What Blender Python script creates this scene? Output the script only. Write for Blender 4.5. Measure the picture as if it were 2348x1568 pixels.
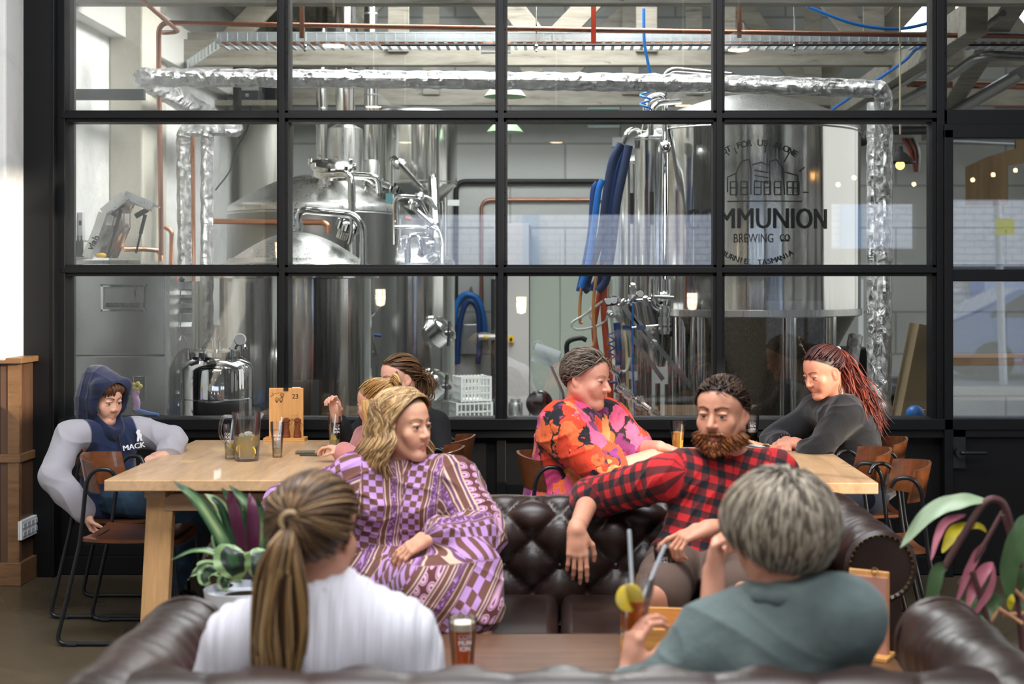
import bpy, bmesh, math, random
import numpy as np
from mathutils import Vector, Matrix
random.seed(7); np.random.seed(7)
for o in list(bpy.data.objects): bpy.data.objects.remove(o)
SC = bpy.context.scene
COL = SC.collection
# ---------------- camera (50 mm, 36 mm sensor, level, shifted like the crop of the photograph) ----------------
F = 3261.0; VX = 1296.0; HY = 637.0; CH = 1.6
cam = bpy.data.cameras.new('camera'); camo = bpy.data.objects.new('camera', cam); COL.objects.link(camo)
camo.location = (0, 0, CH); camo.rotation_euler = (math.pi/2, 0, 0)
cam.lens = 50.0; cam.sensor_width = 36.0; cam.sensor_fit = 'HORIZONTAL'
cam.shift_x = -(VX-1174)/2348; cam.shift_y = -(784-HY)/2348
cam.clip_start = 0.05; cam.clip_end = 200
cam.dof.use_dof = True; cam.dof.focus_distance = 7.3; cam.dof.aperture_fstop = 2.8
SC.camera = camo
def P(px, py, d): return Vector(((px-VX)*d/F, d, CH-(py-HY)*d/F))
# ---------------- light: sky, sun, exposure ----------------
w = bpy.data.worlds.new('world'); SC.world = w; w.use_nodes = True
nt = w.node_tree; bg = nt.nodes['Background']
tc = nt.nodes.new('ShaderNodeTexCoord'); sp = nt.nodes.new('ShaderNodeSeparateXYZ'); rmp = nt.nodes.new('ShaderNodeValToRGB')
nt.links.new(tc.outputs['Generated'], sp.inputs[0]); nt.links.new(sp.outputs['Z'], rmp.inputs[0]); nt.links.new(rmp.outputs[0], bg.inputs[0])
rmp.color_ramp.elements[0].position = 0.0; rmp.color_ramp.elements[0].color = (0.93, 0.95, 1.0, 1)
rmp.color_ramp.elements[1].position = 0.7; rmp.color_ramp.elements[1].color = (0.55, 0.73, 1.0, 1)
bg.inputs[1].default_value = 4.5
SUN_DIR = Vector((-1, .66, -.32)).normalized()
sl = bpy.data.lights.new('sun', 'SUN'); sl.energy = 6.5; sl.angle = math.radians(0.6); sl.color = (1, .87, .70)
so = bpy.data.objects.new('sun', sl); COL.objects.link(so); so.rotation_euler = SUN_DIR.to_track_quat('-Z', 'Y').to_euler(); so.location = (12, -6, 8)
def area(name, loc, target, sx, sy, e, col=(1, 1, 1)):
    l = bpy.data.lights.new(name, 'AREA'); l.shape = 'RECTANGLE'; l.size = sx; l.size_y = sy; l.energy = e; l.color = col
    o = bpy.data.objects.new(name, l); COL.objects.link(o); o.location = loc
    o.rotation_euler = (Vector(target)-Vector(loc)).to_track_quat('-Z', 'Y').to_euler(); return o
# daylight lamps for the skylights; side, left and rear ones are added fill
area('brewery_skylight', (-.6, 11.6, 4.55), (-.6, 11.6, 0), 3.4, 1.0, 160, (.93, .97, 1))
area('brewery_skylight', (-.6, 9.1, 4.55), (-.6, 9.1, 0), 4.4, .8, 140, (.95, .97, 1))
area('brewery_side_fill', (5.3, 10.5, 2.7), (-2.5, 10.2, 1.5), 5.0, 3.0, 50, (1, .98, .94))  # added side lamp for tanks and left wall; the wall has no window
area('brewery_left_fill', (.2, 9.5, 4.6), (-3, 9.6, 1.2), 1.6, 1.2, 230, (1, .98, .95))  # added lamp that washes the left brewery wall
area('bar_skylight', (-.3, 4.2, 4.8), (-.3, 4.8, 0), 3.6, 1.6, 235, (1, .98, .96))
area('bar_rear_fill', (.3, .6, 5.2), (.1, 3.6, .8), 3.6, 1.8, 260, (.97, .98, 1))  # added lamp above the camera, brightens the foreground group; closed ceiling here
def portal(name, loc, target, sx, sy):
    o = area(name, loc, target, sx, sy, 1); o.data.cycles.is_portal = True
portal('bar_front_window', (-.06, -3.32, 2.075), (-.06, 0, 2.075), 4.3, .75)
portal('bar_front_window', (4.0, -3.32, 2.28), (4.0, 0, 2.28), 1.15, .62)
portal('bar_front_door', (5.78, -3.32, 1.3), (5.78, 0, 1.3), 1.9, 2.7)
SC.view_settings.view_transform = 'Standard'; SC.view_settings.look = 'None'
SC.view_settings.gamma = 1; SC.view_settings.use_curve_mapping = False
SC.view_settings.exposure = 0.0

# ---------------- materials ----------------
MATS = {}
def rgb(h):
    h = h.lstrip('#'); v = [int(h[i:i+2], 16)/255 for i in (0, 2, 4)]
    return tuple(((c+.055)/1.055)**2.4 if c > .04045 else c/12.92 for c in v)
class G:
    """small node-graph helper"""
    def __init__(s, name):
        s.m = bpy.data.materials.new(name); s.m.use_nodes = True; s.t = s.m.node_tree
        s.b = s.t.nodes['Principled BSDF']; s.out = s.t.nodes['Material Output']; s._co = None
    def n(s, typ, **kw):
        x = s.t.nodes.new('ShaderNode'+typ)
        for k, v in kw.items(): setattr(x, k, v)
        return x
    def L(s, a, b): s.t.links.new(a, b)
    def co(s, kind='Object', scale=(1, 1, 1), rot=(0, 0, 0)):
        c = s.n('TexCoord'); m = s.n('Mapping'); m.inputs['Scale'].default_value = scale; m.inputs['Rotation'].default_value = rot
        s.L(c.outputs[kind], m.inputs[0]); return m.outputs[0]
    def attr(s, name): x = s.n('Attribute'); x.attribute_name = name; return x
    def noise(s, co, sc=5, det=4, rough=.5, dist=0):
        x = s.n('TexNoise'); x.inputs['Scale'].default_value = sc; x.inputs['Detail'].default_value = det
        x.inputs['Roughness'].default_value = rough; x.inputs['Distortion'].default_value = dist
        if co is not None: s.L(co, x.inputs['Vector'])
        return x.outputs['Fac']
    def ramp(s, fac, stops, interp='LINEAR'):
        r = s.n('ValToRGB'); cr = r.color_ramp; cr.interpolation = interp
        while len(cr.elements) < len(stops): cr.elements.new(.5)
        for e, (p, c) in zip(cr.elements, stops):
            e.position = p; e.color = (c, c, c, 1) if isinstance(c, (int, float)) else (*c[:3], 1)
        s.L(fac, r.inputs[0]); return r.outputs[0]
    def math(s, op, a, b=None, c=None):
        x = s.n('Math', operation=op)
        for i, v in enumerate((a, b, c)):
            if v is None: continue
            if isinstance(v, (int, float)): x.inputs[i].default_value = v
            else: s.L(v, x.inputs[i])
        return x.outputs[0]
    def mix(s, fac, a, b, mode='MIX'):
        x = s.n('Mix', data_type='RGBA', blend_type=mode)
        for i, v in ((0, fac), (6, a), (7, b)):
            if isinstance(v, (int, float)): x.inputs[i].default_value = v
            elif isinstance(v, tuple): x.inputs[i].default_value = (*v[:3], 1)
            else: s.L(v, x.inputs[i])
        return x.outputs[2]
    def bump(s, h, strength=.3, dist=.01):
        x = s.n('Bump'); x.inputs['Strength'].default_value = strength; x.inputs['Distance'].default_value = dist
        s.L(h, x.inputs['Height']); s.L(x.outputs[0], s.b.inputs['Normal']); return x
    def set(s, **kw):
        for k, v in kw.items():
            k = {'col': 'Base Color', 'rough': 'Roughness', 'metal': 'Metallic', 'emc': 'Emission Color', 'ems': 'Emission Strength', 'spec': 'Specular IOR Level', 'sheen': 'Sheen Weight', 'coat': 'Coat Weight', 'trans': 'Transmission Weight', 'sss': 'Subsurface Weight', 'ior': 'IOR', 'alpha': 'Alpha'}[k]
            if isinstance(v, (int, float)): s.b.inputs[k].default_value = v
            elif isinstance(v, tuple): s.b.inputs[k].default_value = (*v[:3], 1)
            else: s.L(v, s.b.inputs[k])
        return s
def pbr(name, col, rough=.5, metal=0, bump=None, var=None, **kw):
    if name in MATS: return MATS[name]
    g = G(name); g.set(col=col, rough=rough, metal=metal, **kw); c = None
    if var:
        c = g.co(); f = g.noise(c, var[0], 5, .6); g.set(col=g.mix(g.ramp(f, [(.35, 0.0), (.65, 1.0)]), col, var[1]))
    if bump:
        c = c or g.co(); g.bump(g.noise(c, bump[0], 5, .6), bump[1], .01)
    MATS[name] = g.m; return g.m

# ---------------- mesh building ----------------
def tag(o, label=None, cat=None, group=None, kind=None):
    if label: o['label'] = label
    if cat: o['category'] = cat
    if group: o['group'] = group
    if kind: o['kind'] = kind
    return o
def thing(name, label, cat, loc=(0, 0, 0), rz=0, group=None):
    o = bpy.data.objects.new(name, None); COL.objects.link(o); o.empty_display_size = .1
    o.location = loc; o.rotation_euler = (0, 0, rz); return tag(o, label, cat, group)
class MB:
    def __init__(s): s.v = []; s.f = []; s.m = []; s.cur = 0; s.uv = None
    def add(s, vs, fs):
        o = len(s.v); s.v += [tuple(x) for x in vs]; s.f += [tuple(i+o for i in f) for f in fs]; s.m += [s.cur]*len(fs); return s
    def box(s, c, d, R=None, taper=1.0):
        c = Vector(c); h = Vector(d)/2; vs = []
        for z in (-1, 1):
            for y in (-1, 1):
                for x in (-1, 1):
                    t = taper if z > 0 else 1
                    p = Vector((x*h.x*t, y*h.y*t, z*h.z)); vs.append(c+(R @ p if R else p))
        return s.add(vs, [(0, 2, 3, 1), (4, 5, 7, 6), (0, 1, 5, 4), (2, 6, 7, 3), (0, 4, 6, 2), (1, 3, 7, 5)])
    def bbox(s, x0, x1, y0, y1, z0, z1): return s.box(((x0+x1)/2, (y0+y1)/2, (z0+z1)/2), (abs(x1-x0), abs(y1-y0), abs(z1-z0)))
    def beam(s, a, b, w, h, up=(0, 0, 1)):
        a = Vector(a); b = Vector(b); d = (b-a); L = d.length; d.normalize(); up = Vector(up)
        x = d.cross(up)
        if x.length < 1e-4: x = d.cross(Vector((0, 1, 0)))
        x.normalize(); u = x.cross(d)
        return s.box((a+b)/2, (w, L, h), Matrix((x, d, u)).transposed())
    def tube(s, path, r, n=10, closed=False, cap=True, flat=None):
        p = [Vector(q) for q in path]; N = len(p)
        rr = [r]*N if isinstance(r, (int, float)) else list(r)
        up = None; rings = []
        for i in range(N):
            if closed: t = (p[(i+1) % N]-p[i-1])
            else: t = p[min(i+1, N-1)]-p[max(i-1, 0)]
            if t.length < 1e-9: t = Vector((0, 0, 1))
            t.normalize()
            if up is None:
                up = Vector((0, 0, 1)) if abs(t.z) < .9 else Vector((0, 1, 0))
            up = up-t*up.dot(t)
            if up.length < 1e-5: up = t.orthogonal()
            up.normalize(); sd = t.cross(up)
            fu = flat if flat else 1.0
            rings.append([p[i]+(sd*math.cos(2*math.pi*k/n)+up*math.sin(2*math.pi*k/n)*fu)*rr[i] for k in range(n)])
        vs = [q for ring in rings for q in ring]; fs = []
        M = N if closed else N-1
        for i in range(M):
            j = (i+1) % N
            for k in range(n):
                fs.append((i*n+k, i*n+(k+1) % n, j*n+(k+1) % n, j*n+k))
        if cap and not closed:
            fs.append(tuple(reversed(range(n)))); fs.append(tuple(range((N-1)*n, N*n)))
        return s.add(vs, fs)
    def cyl(s, a, b, r, n=16, r2=None): return s.tube([a, b], [r, r if r2 is None else r2], n)
    def lathe(s, prof, c=(0, 0, 0), n=32, R=None, capb=True, capt=True):
        c = Vector(c); vs = []; fs = []
        for (r, z) in prof:
            for k in range(n):
                a = 2*math.pi*k/n; q = Vector((r*math.cos(a), r*math.sin(a), z)); vs.append(c+(R @ q if R else q))
        for i in range(len(prof)-1):
            for k in range(n): fs.append((i*n+k, i*n+(k+1) % n, (i+1)*n+(k+1) % n, (i+1)*n+k))
        if capb and prof[0][0] > 1e-6: fs.append(tuple(reversed(range(n))))
        if capt and prof[-1][0] > 1e-6: fs.append(tuple(range((len(prof)-1)*n, len(prof)*n)))
        return s.add(vs, fs)
    def ball(s, c, r, n=16, R=None, m=None):
        if isinstance(r, (int, float)): r = (r, r, r)
        m = m or n//2; c = Vector(c); vs = []; fs = []
        for i in range(m+1):
            th = math.pi*i/m
            for k in range(n):
                a = 2*math.pi*k/n; q = Vector((r[0]*math.sin(th)*math.cos(a), r[1]*math.sin(th)*math.sin(a), -r[2]*math.cos(th)))
                vs.append(c+(R @ q if R else q))
        for i in range(m):
            for k in range(n): fs.append((i*n+k, i*n+(k+1) % n, (i+1)*n+(k+1) % n, (i+1)*n+k))
        return s.add(vs, fs)
    def prism(s, poly, z0, z1, T=None):
        """poly in local XY extruded along local Z, T maps local to world"""
        n = len(poly); vs = [Vector((x, y, z0)) for x, y in poly]+[Vector((x, y, z1)) for x, y in poly]
        if T: vs = [T @ q for q in vs]
        return s.add(vs, [tuple(reversed(range(n))), tuple(range(n, 2*n))]+[(i, (i+1) % n, n+(i+1) % n, n+i) for i in range(n)])
    def grid(s, fn, nu, nv, closeu=False):
        vs = [fn(i/(nu-1) if not closeu else i/nu, j/(nv-1)) for j in range(nv) for i in range(nu)]; fs = []
        for j in range(nv-1):
            for i in range(nu if closeu else nu-1):
                a = j*nu+i; b = j*nu+(i+1) % nu; fs.append((a, b, b+nu, a+nu))
        return s.add(vs, fs)
    def build(s, name, mats, root=None, smooth=False, bevel=0, sharp=40, loc=None):
        me = bpy.data.meshes.new(name)
        off = Vector(loc) if loc is not None else Vector((0, 0, 0))
        vv = [tuple(Vector(q)-off) for q in s.v] if loc is not None else s.v
        me.from_pydata(vv, [], s.f); 
        if not isinstance(mats, (list, tuple)): mats = [mats]
        for m in mats: me.materials.append(m)
        if len(mats) > 1: me.polygons.foreach_set('material_index', s.m)
        bm = bmesh.new(); bm.from_mesh(me); bmesh.ops.remove_doubles(bm, verts=bm.verts, dist=1e-6)
        if len(bm.faces) < 20000: bmesh.ops.recalc_face_normals(bm, faces=bm.faces)
        bm.to_mesh(me); bm.free()
        o = bpy.data.objects.new(name, me); COL.objects.link(o)
        if loc is not None: o.location = off
        if root is not None:
            o.parent = root
        if smooth:
            me.polygons.foreach_set('use_smooth', [True]*len(me.polygons))
            if sharp < 180:
                try: me.set_sharp_from_angle(angle=math.radians(sharp))
                except Exception: pass
        if bevel:
            b = o.modifiers.new('bevel', 'BEVEL'); b.width = bevel; b.segments = 2; b.limit_method = 'ANGLE'; b.harden_normals = False
        return o
def struct(name, mb, mat, **k): return tag(mb.build(name, mat, **k), kind='structure')
def arc(c, r, a0, a1, n, ax='xz'):
    out = []
    for i in range(n+1):
        a = math.radians(a0+(a1-a0)*i/n); u, v = r*math.cos(a), r*math.sin(a)
        out.append(Vector(c)+{'xz': Vector((u, 0, v)), 'xy': Vector((u, v, 0)), 'yz': Vector((0, u, v))}[ax])
    return out
def fillet(pts, r, n=6):
    """polyline with rounded corners"""
    p = [Vector(q) for q in pts]; out = [p[0]]
    for i in range(1, len(p)-1):
        a = (p[i-1]-p[i]); b = (p[i+1]-p[i]); rr = min(r, a.length*.49, b.length*.49)
        A = p[i]+a.normalized()*rr; B = p[i]+b.normalized()*rr
        for k in range(n+1):
            t = k/n; out.append(A*(1-t)**2+p[i]*2*t*(1-t)+B*t*t)
    out.append(p[-1]); return out
def spline(pts, n=8):
    """Catmull-Rom"""
    p = [Vector(q) for q in pts]; p = [p[0]*2-p[1]]+p+[p[-1]*2-p[-2]]; out = []
    for i in range(1, len(p)-2):
        for k in range(n):
            t = k/n; a, b, c, d = p[i-1:i+3]
            out.append(.5*((2*b)+(c-a)*t+(2*a-5*b+4*c-d)*t*t+(3*b-a-3*c+d)*t*t*t))
    out.append(p[-2]); return out
def copy_tree(o, parent=None):
    c = o.copy(); COL.objects.link(c); c.parent = parent
    for ch in list(o.children): copy_tree(ch, c)
    return c
FONT_CACHE = {}
def text_mesh(name, s, size, mat, T, root=None, depth=.001, align='CENTER', bold=False, bend=None, squash=1.0, mirror=False):
    """lettering as real mesh; T is 4x4; bend(x,y)->(x,y,z) optional"""
    cu = bpy.data.curves.new(name, 'FONT'); cu.body = s; cu.size = size; cu.align_x = align; cu.align_y = 'CENTER'; cu.extrude = 0 if bend else depth
    cu.resolution_u = 3
    tmp = bpy.data.objects.new(name+'_t', cu); COL.objects.link(tmp)
    dg = bpy.context.evaluated_depsgraph_get(); me = bpy.data.meshes.new_from_object(tmp.evaluated_get(dg))
    bpy.data.objects.remove(tmp)
    if bend:
        bm = bmesh.new(); bm.from_mesh(me)
        bmesh.ops.triangulate(bm, faces=bm.faces); bmesh.ops.subdivide_edges(bm, edges=[e for e in bm.edges if e.calc_length() > size*.15], cuts=2, use_grid_fill=False)
        bm.to_mesh(me); bm.free()
    if bold:
        bm = bmesh.new()
        for dx in (-.022, 0, .022):
            n0 = len(bm.verts); bm.from_mesh(me); bm.verts.ensure_lookup_table()
            for v in bm.verts[n0:]: v.co.x += dx*size; v.co.z += dx*.01
        bm.to_mesh(me); bm.free()
    for v in me.vertices:
        p = Vector((v.co.x*squash*(-1 if mirror else 1), v.co.y, v.co.z))
        if bend: p = Vector(bend(p.x, p.y))
        v.co = T @ p if T is not None else p
    me.materials.clear(); me.materials.append(mat)
    o = bpy.data.objects.new(name, me); COL.objects.link(o)
    if root is not None: o.parent = root
    return o
def TM(loc, rx=0, ry=0, rz=0):
    return Matrix.Translation(Vector(loc)) @ Matrix.Rotation(rz, 4, 'Z') @ Matrix.Rotation(ry, 4, 'Y') @ Matrix.Rotation(rx, 4, 'X')
# ---------------- material library ----------------
def wood(name, c1, c2, scale=6, rough=.45, axis='x', plank=None, coat=0.0, c3=None):
    if name in MATS: return MATS[name]
    g = G(name); st = {'x': (.12, 1, 1), 'y': (1, .12, 1), 'z': (1, 1, .1)}[axis]
    c = g.co('Object', tuple(q*scale for q in st))
    n1 = g.noise(c, 1.6, 6, .65, 1.2); n2 = g.noise(c, 9, 3, .6, .3)
    f = g.math('ADD', g.math('MULTIPLY', n1, .7), g.math('MULTIPLY', n2, .3))
    col = g.ramp(f, [(.32, c2), (.5, c1), (.68, c3 or tuple(min(1, q*1.25) for q in c1))])
    if plank:
        cc = g.n('TexCoord'); s = g.n('SeparateXYZ'); g.L(cc.outputs['Object'], s.inputs[0])
        ax, wd = plank; k = g.math('FLOOR', g.math('DIVIDE', s.outputs[ax.upper()], wd))
        wn = g.n('TexWhiteNoise', noise_dimensions='1D'); g.L(k, wn.inputs['W'])
        col = g.mix(g.math('MULTIPLY', wn.outputs[0], .35), col, c2)
        fr = g.math('FRACT', g.math('DIVIDE', s.outputs[ax.upper()], wd))
        gap = g.math('GREATER_THAN', g.math('ABSOLUTE', g.math('SUBTRACT', fr, .5)), .49)
        col = g.mix(gap, col, tuple(q*.3 for q in c2))
    g.set(col=col, rough=rough, coat=coat); g.bump(n2, .12, .004); MATS[name] = g.m; return g.m
def metal(name, col=(.62, .62, .60), rough=.16, brush=None, bump=0.0, bscale=3):
    if name in MATS: return MATS[name]
    g = G(name); g.set(col=col, metal=1.0, rough=rough)
    c = g.co('Object', brush or (30, 30, 1.2))
    n = g.noise(c, 3, 4, .6); g.set(rough=g.ramp(n, [(.3, max(.02, rough*.7)), (.7, rough*1.35)]))
    if bump: g.bump(g.noise(g.co('Object', (1, 1, .35)), bscale, 2, .5), bump, .02)
    MATS[name] = g.m; return g.m
def fluted_steel(name, col, rough, st, sc=3):
    g = G(name); g.set(col=col, metal=1.0); n = g.noise(g.co('Object', (sc, sc, .06)), 2.0, 1.2, .5); n2 = g.noise(g.co('Object', (30, 30, 1)), 3, 3, .6)
    g.set(rough=g.ramp(n2, [(.3, rough*.7), (.7, rough*1.4)])); g.bump(n, st, .05); MATS[name] = g.m; return g.m
STEEL = fluted_steel('brushed_steel', (.70, .70, .68), .15, .42)
DOME_GREY = metal('matt_grey_dome', (.27, .27, .265), .36)
STEEL_SOFT = metal('satin_steel', (.60, .60, .585), .33)
CHROME = metal('polished_steel', (.80, .80, .80), .05, bump=.05)
STEEL_DARK = metal('grey_steel', (.34, .34, .34), .35)
GALV = metal('galvanised_steel', (.60, .65, .68), .38)
COPPER = metal('copper', (.62, .30, .18), .34)
COPPER_OLD = metal('tarnished_copper', (.40, .20, .14), .42)
def foil(name, col=(.82, .82, .82), sc=28, st=1.0):
    g = G(name); c = g.co('Object', (1, 1, 1)); v = g.n('TexVoronoi', feature='F1'); v.inputs['Scale'].default_value = sc; g.L(c, v.inputs['Vector'])
    n = g.noise(c, sc*.6, 6, .75, 1.5); g.set(col=col, metal=1.0, rough=.16)
    g.bump(g.math('ADD', g.math('MULTIPLY', v.outputs[0], .8), n), st, .04); MATS[name] = g.m; return g.m
FOIL = foil('crinkled_foil', (.66, .66, .66), 22)
FOIL_ROOF = foil('foil_roof_lining', (.60, .60, .58), 9, .7)
BLACK_STEEL = pbr('black_painted_steel', rgb('#08090b'), .5, 0, bump=(14, .05), spec=.3)
BLACK_PANEL = pbr('black_painted_panel', rgb('#060607'), .5, 0, bump=(5, .05), spec=.3)
BLACK_TUBE = pbr('black_powder_coat', rgb('#181a1e'), .35)
def plaster(name, c1, c2, sc=3.0, bs=.35):
    g = G(name); c = g.co(); f = g.noise(c, sc, 6, .65, .4); g.set(col=g.ramp(f, [(.25, c2), (.55, c1), (.8, c1)]), rough=.8)
    g.bump(g.noise(c, 26, 6, .7), bs, .015); MATS[name] = g.m; return g.m
WALL_WHITE = plaster('white_rough_render', rgb('#dcdcd8'), rgb('#c2c3c0'))
WALL_CREAM = plaster('cream_rough_render', rgb('#c9c5b6'), rgb('#b4b0a2'), 2.0, .3)
def blockwall():
    g = G('painted_block_wall'); c = g.co('Object', (1, 1, 1), (math.pi/2, 0, 0)); b = g.n('TexBrick')
    b.inputs['Scale'].default_value = 1.0; b.inputs['Brick Width'].default_value = 1.1; b.inputs['Row Height'].default_value = .42; b.inputs['Mortar Size'].default_value = .012
    b.inputs['Color1'].default_value = (*rgb('#b3b4b0'), 1); b.inputs['Color2'].default_value = (*rgb('#a9aba8'), 1); b.inputs['Mortar'].default_value = (*rgb('#8f908d'), 1)
    g.L(c, b.inputs['Vector']); n = g.noise(g.co(), 18, 6, .7); g.set(col=b.outputs[0], rough=.75); g.bump(n, .4, .02); MATS['bw'] = g.m; return g.m
WALL_BLOCK = blockwall()
def brick_ext():
    g = G('white_painted_brick'); c = g.co('Object', (1, 1, 1), (math.pi/2, 0, 0)); b = g.n('TexBrick')
    b.inputs['Scale'].default_value = 1.0; b.inputs['Brick Width'].default_value = .40; b.inputs['Row Height'].default_value = .14; b.inputs['Mortar Size'].default_value = .012; b.inputs['Mortar Smooth'].default_value = .3
    b.inputs['Color1'].default_value = (.92, .88, .88, 1); b.inputs['Color2'].default_value = (.87, .83, .84, 1); b.inputs['Mortar'].default_value = (.45, .44, .47, 1)
    g.L(c, b.inputs['Vector']); g.set(col=b.outputs[0], rough=.8); MATS['be'] = g.m; return g.m
BRICK_EXT = brick_ext()
def old_timber():
    g = G('old_painted_timber'); c = g.co('Object', (.5, 4, 4)); n = g.noise(c, 4, 7, .7, .5); m = g.noise(g.co('Object', (1.3, 3, 3)), 3, 5, .7)
    col = g.ramp(n, [(.28, rgb('#4c463d')), (.42, rgb('#807b70')), (.7, rgb('#9a968b'))])
    sp_ = g.ramp(m, [(.66, 0.0), (.72, 1.0)]); col = g.mix(sp_, col, rgb('#4a443b')); g.set(col=col, rough=.75); g.bump(n, .3, .01); MATS['ot'] = g.m; return g.m
TIMBER_OLD = old_timber()
def concrete():
    g = G('polished_concrete'); c = g.co(); n = g.noise(c, 1.3, 8, .65, .6); m = g.noise(c, 22, 4, .7)
    g.set(col=g.ramp(g.math('ADD', g.math('MULTIPLY', n, .7), g.math('MULTIPLY', m, .3)), [(.3, rgb('#463d2e')), (.55, rgb('#5c5140')), (.75, rgb('#6a5f4c'))]), rough=g.ramp(n, [(.3, .24), (.7, .42)]))
    g.bump(m, .06, .01); MATS['cc'] = g.m; return g.m
CONCRETE = concrete()
OAK = wood('pale_oak', rgb('#cfa980'), rgb('#b38b61'), 5, .36, 'y', None, .15)
OAK_X = wood('pale_oak_crosswise', rgb('#b79474'), rgb('#98745240'[:7]), 5, .4, 'x')
OAK_Z = wood('pale_oak_upright', rgb('#c59867'), rgb('#a1784a'), 5, .45, 'z')
DADO = wood('oiled_timber_dado', rgb('#5d4230'), rgb('#463021'), 7, .45, 'z', ('x', .21), .05)
DADO_TRIM = wood('timber_trim', rgb('#7b5a3c'), rgb('#5e412a'), 7, .4, 'x')
WALNUT = wood('walnut_ply', rgb('#6e3f22'), rgb('#4b2813'), 8, .28, 'x', None, .35)
PLYEDGE = wood('ply_edge', rgb('#b0703c'), rgb('#8a4f25'), 30, .4, 'x')
DARKTOP = wood('dark_table_top', rgb('#6b4a30'), rgb('#3c2718'), 4, .4, 'x', ('y', .11), .15)
PINE = wood('pine_box', rgb('#d39a55'), rgb('#b67b3a'), 9, .45, 'x')
PLYWOOD = wood('plywood', rgb('#7d6644'), rgb('#665033'), 3, .5, 'z')
CLIPBOARD = wood('bamboo_board', rgb('#dba163'), rgb('#c98a4c'), 10, .42, 'z')
MILLWOOD = wood('turned_dark_wood', rgb('#7c3f1d'), rgb('#542510'), 14, .2, 'z', None, .6)
def leather():
    g = G('dark_brown_leather'); c = g.co(); n = g.noise(c, 2.5, 5, .6); v = g.n('TexVoronoi'); v.inputs['Scale'].default_value = 260; g.L(c, v.inputs['Vector'])
    g.set(col=g.ramp(n, [(.3, rgb('#1c1210')), (.6, rgb('#33211a')), (.8, rgb('#4a3024'))]), rough=g.ramp(n, [(.3, .30), (.7, .46)]), coat=.08)
    g.b.inputs['Coat Roughness'].default_value = .25
    g.bump(v.outputs[0], .12, .003); MATS['le'] = g.m; return g.m
LEATHER = leather()
def glass_pane():
    g = G('window_glass'); t = g.n('BsdfTransparent'); t.inputs[0].default_value = (.97, .985, .98, 1); gl = g.n('BsdfGlossy'); gl.inputs['Roughness'].default_value = .0
    fr = g.n('Fresnel'); fr.inputs['IOR'].default_value = 1.62; mx = g.n('MixShader')
    g.L(g.math('MULTIPLY', fr.outputs[0], 1.6), mx.inputs[0]); g.L(t.outputs[0], mx.inputs[1]); g.L(gl.outputs[0], mx.inputs[2]); g.L(mx.outputs[0], g.out.inputs[0])
    MATS['gp'] = g.m; return g.m
PANE = glass_pane()
def clear_glass():
    g = G('clear_drinking_glass'); t = g.n('BsdfTransparent'); t.inputs[0].default_value = (1, 1, 1, 1); gl = g.n('BsdfGlossy'); gl.inputs['Roughness'].default_value = .03
    lw = g.n('LayerWeight'); lw.inputs[0].default_value = .35; mx = g.n('MixShader')
    g.L(g.math('MULTIPLY', g.math('ADD', lw.outputs['Fresnel'], .03), .8), mx.inputs[0]); g.L(t.outputs[0], mx.inputs[1]); g.L(gl.outputs[0], mx.inputs[2]); g.L(mx.outputs[0], g.out.inputs[0]); MATS['cg'] = g.m; return g.m
GLASS = clear_glass()
def liquid(name, col, alpha=.6):
    g = G(name); t = g.n('BsdfTransparent'); t.inputs[0].default_value = (*col, 1); mx = g.n('MixShader'); mx.inputs[0].default_value = alpha
    g.set(col=col, rough=.1); tr = g.n('BsdfTranslucent'); tr.inputs[0].default_value = (*col, 1); m2 = g.n('MixShader'); m2.inputs[0].default_value = .45; g.L(g.b.outputs[0], m2.inputs[1]); g.L(tr.outputs[0], m2.inputs[2]); g.L(t.outputs[0], mx.inputs[1]); g.L(m2.outputs[0], mx.inputs[2]); g.L(mx.outputs[0], g.out.inputs[0]); MATS[name] = g.m; return g.m
BEER = liquid('amber_beer', rgb('#ff9c1c'), .62)
HAZY = liquid('hazy_yellow_beer', rgb('#f2bd4c'), .9)
STOUT = liquid('dark_beer', rgb('#2a1009'), .9)
COCKTAIL = liquid('orange_cocktail', rgb('#f09a3c'), .75)
ICEDRINK = liquid('iced_lemonade', rgb('#f4eecb'), .5)
FROTH = pbr('beer_froth', rgb('#e9dfc8'), .7)
LEMON = pbr('lemon_slice', rgb('#f6d23c'), .4, var=(40, rgb('#f4da6a')))
ICE = liquid('ice_cubes', rgb('#f6f6f2'), .75)
STRAW = pbr('white_paper_straw', rgb('#dfe6ee'), .5)
PRINT_WHITE = pbr('white_print', rgb('#eef0f2'), .5)
PRINT_BLACK = pbr('black_print', rgb('#1d1e20'), .5)
PRINT_BROWN = pbr('burnt_brown_print', rgb('#5a3216'), .7)
WHITE_PLASTIC = pbr('white_plastic', rgb('#e4e5e4'), .4)
CERAMIC = pbr('white_glazed_pot', rgb('#d9dde3'), .2)
RUBBER = pbr('black_rubber', rgb('#121315'), .55)
BLUE_HOSE = pbr('blue_hose', rgb('#123a73'), .45, bump=(60, .1))
BLUE_BRIGHT = pbr('bright_blue_tube', rgb('#1f6fc0'), .4)
CREAM_HOSE = pbr('cream_hose', rgb('#cfc39a'), .4)
CLEAR_HOSE = pbr('milky_hose', rgb('#c9ccc4'), .35)
ORANGE_HOSE = pbr('orange_hose', rgb('#b5492a'), .5)
TAN_HOSE = pbr('tan_hose', rgb('#c58c58'), .45)
NAVY = pbr('navy_insulated_hose', rgb('#1c2d50'), .7, bump=(60, .2))
COOLROOM = pbr('pale_green_panel', rgb('#9ba398'), .5)
SKIN_BASE = rgb('#d29a80')
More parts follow.
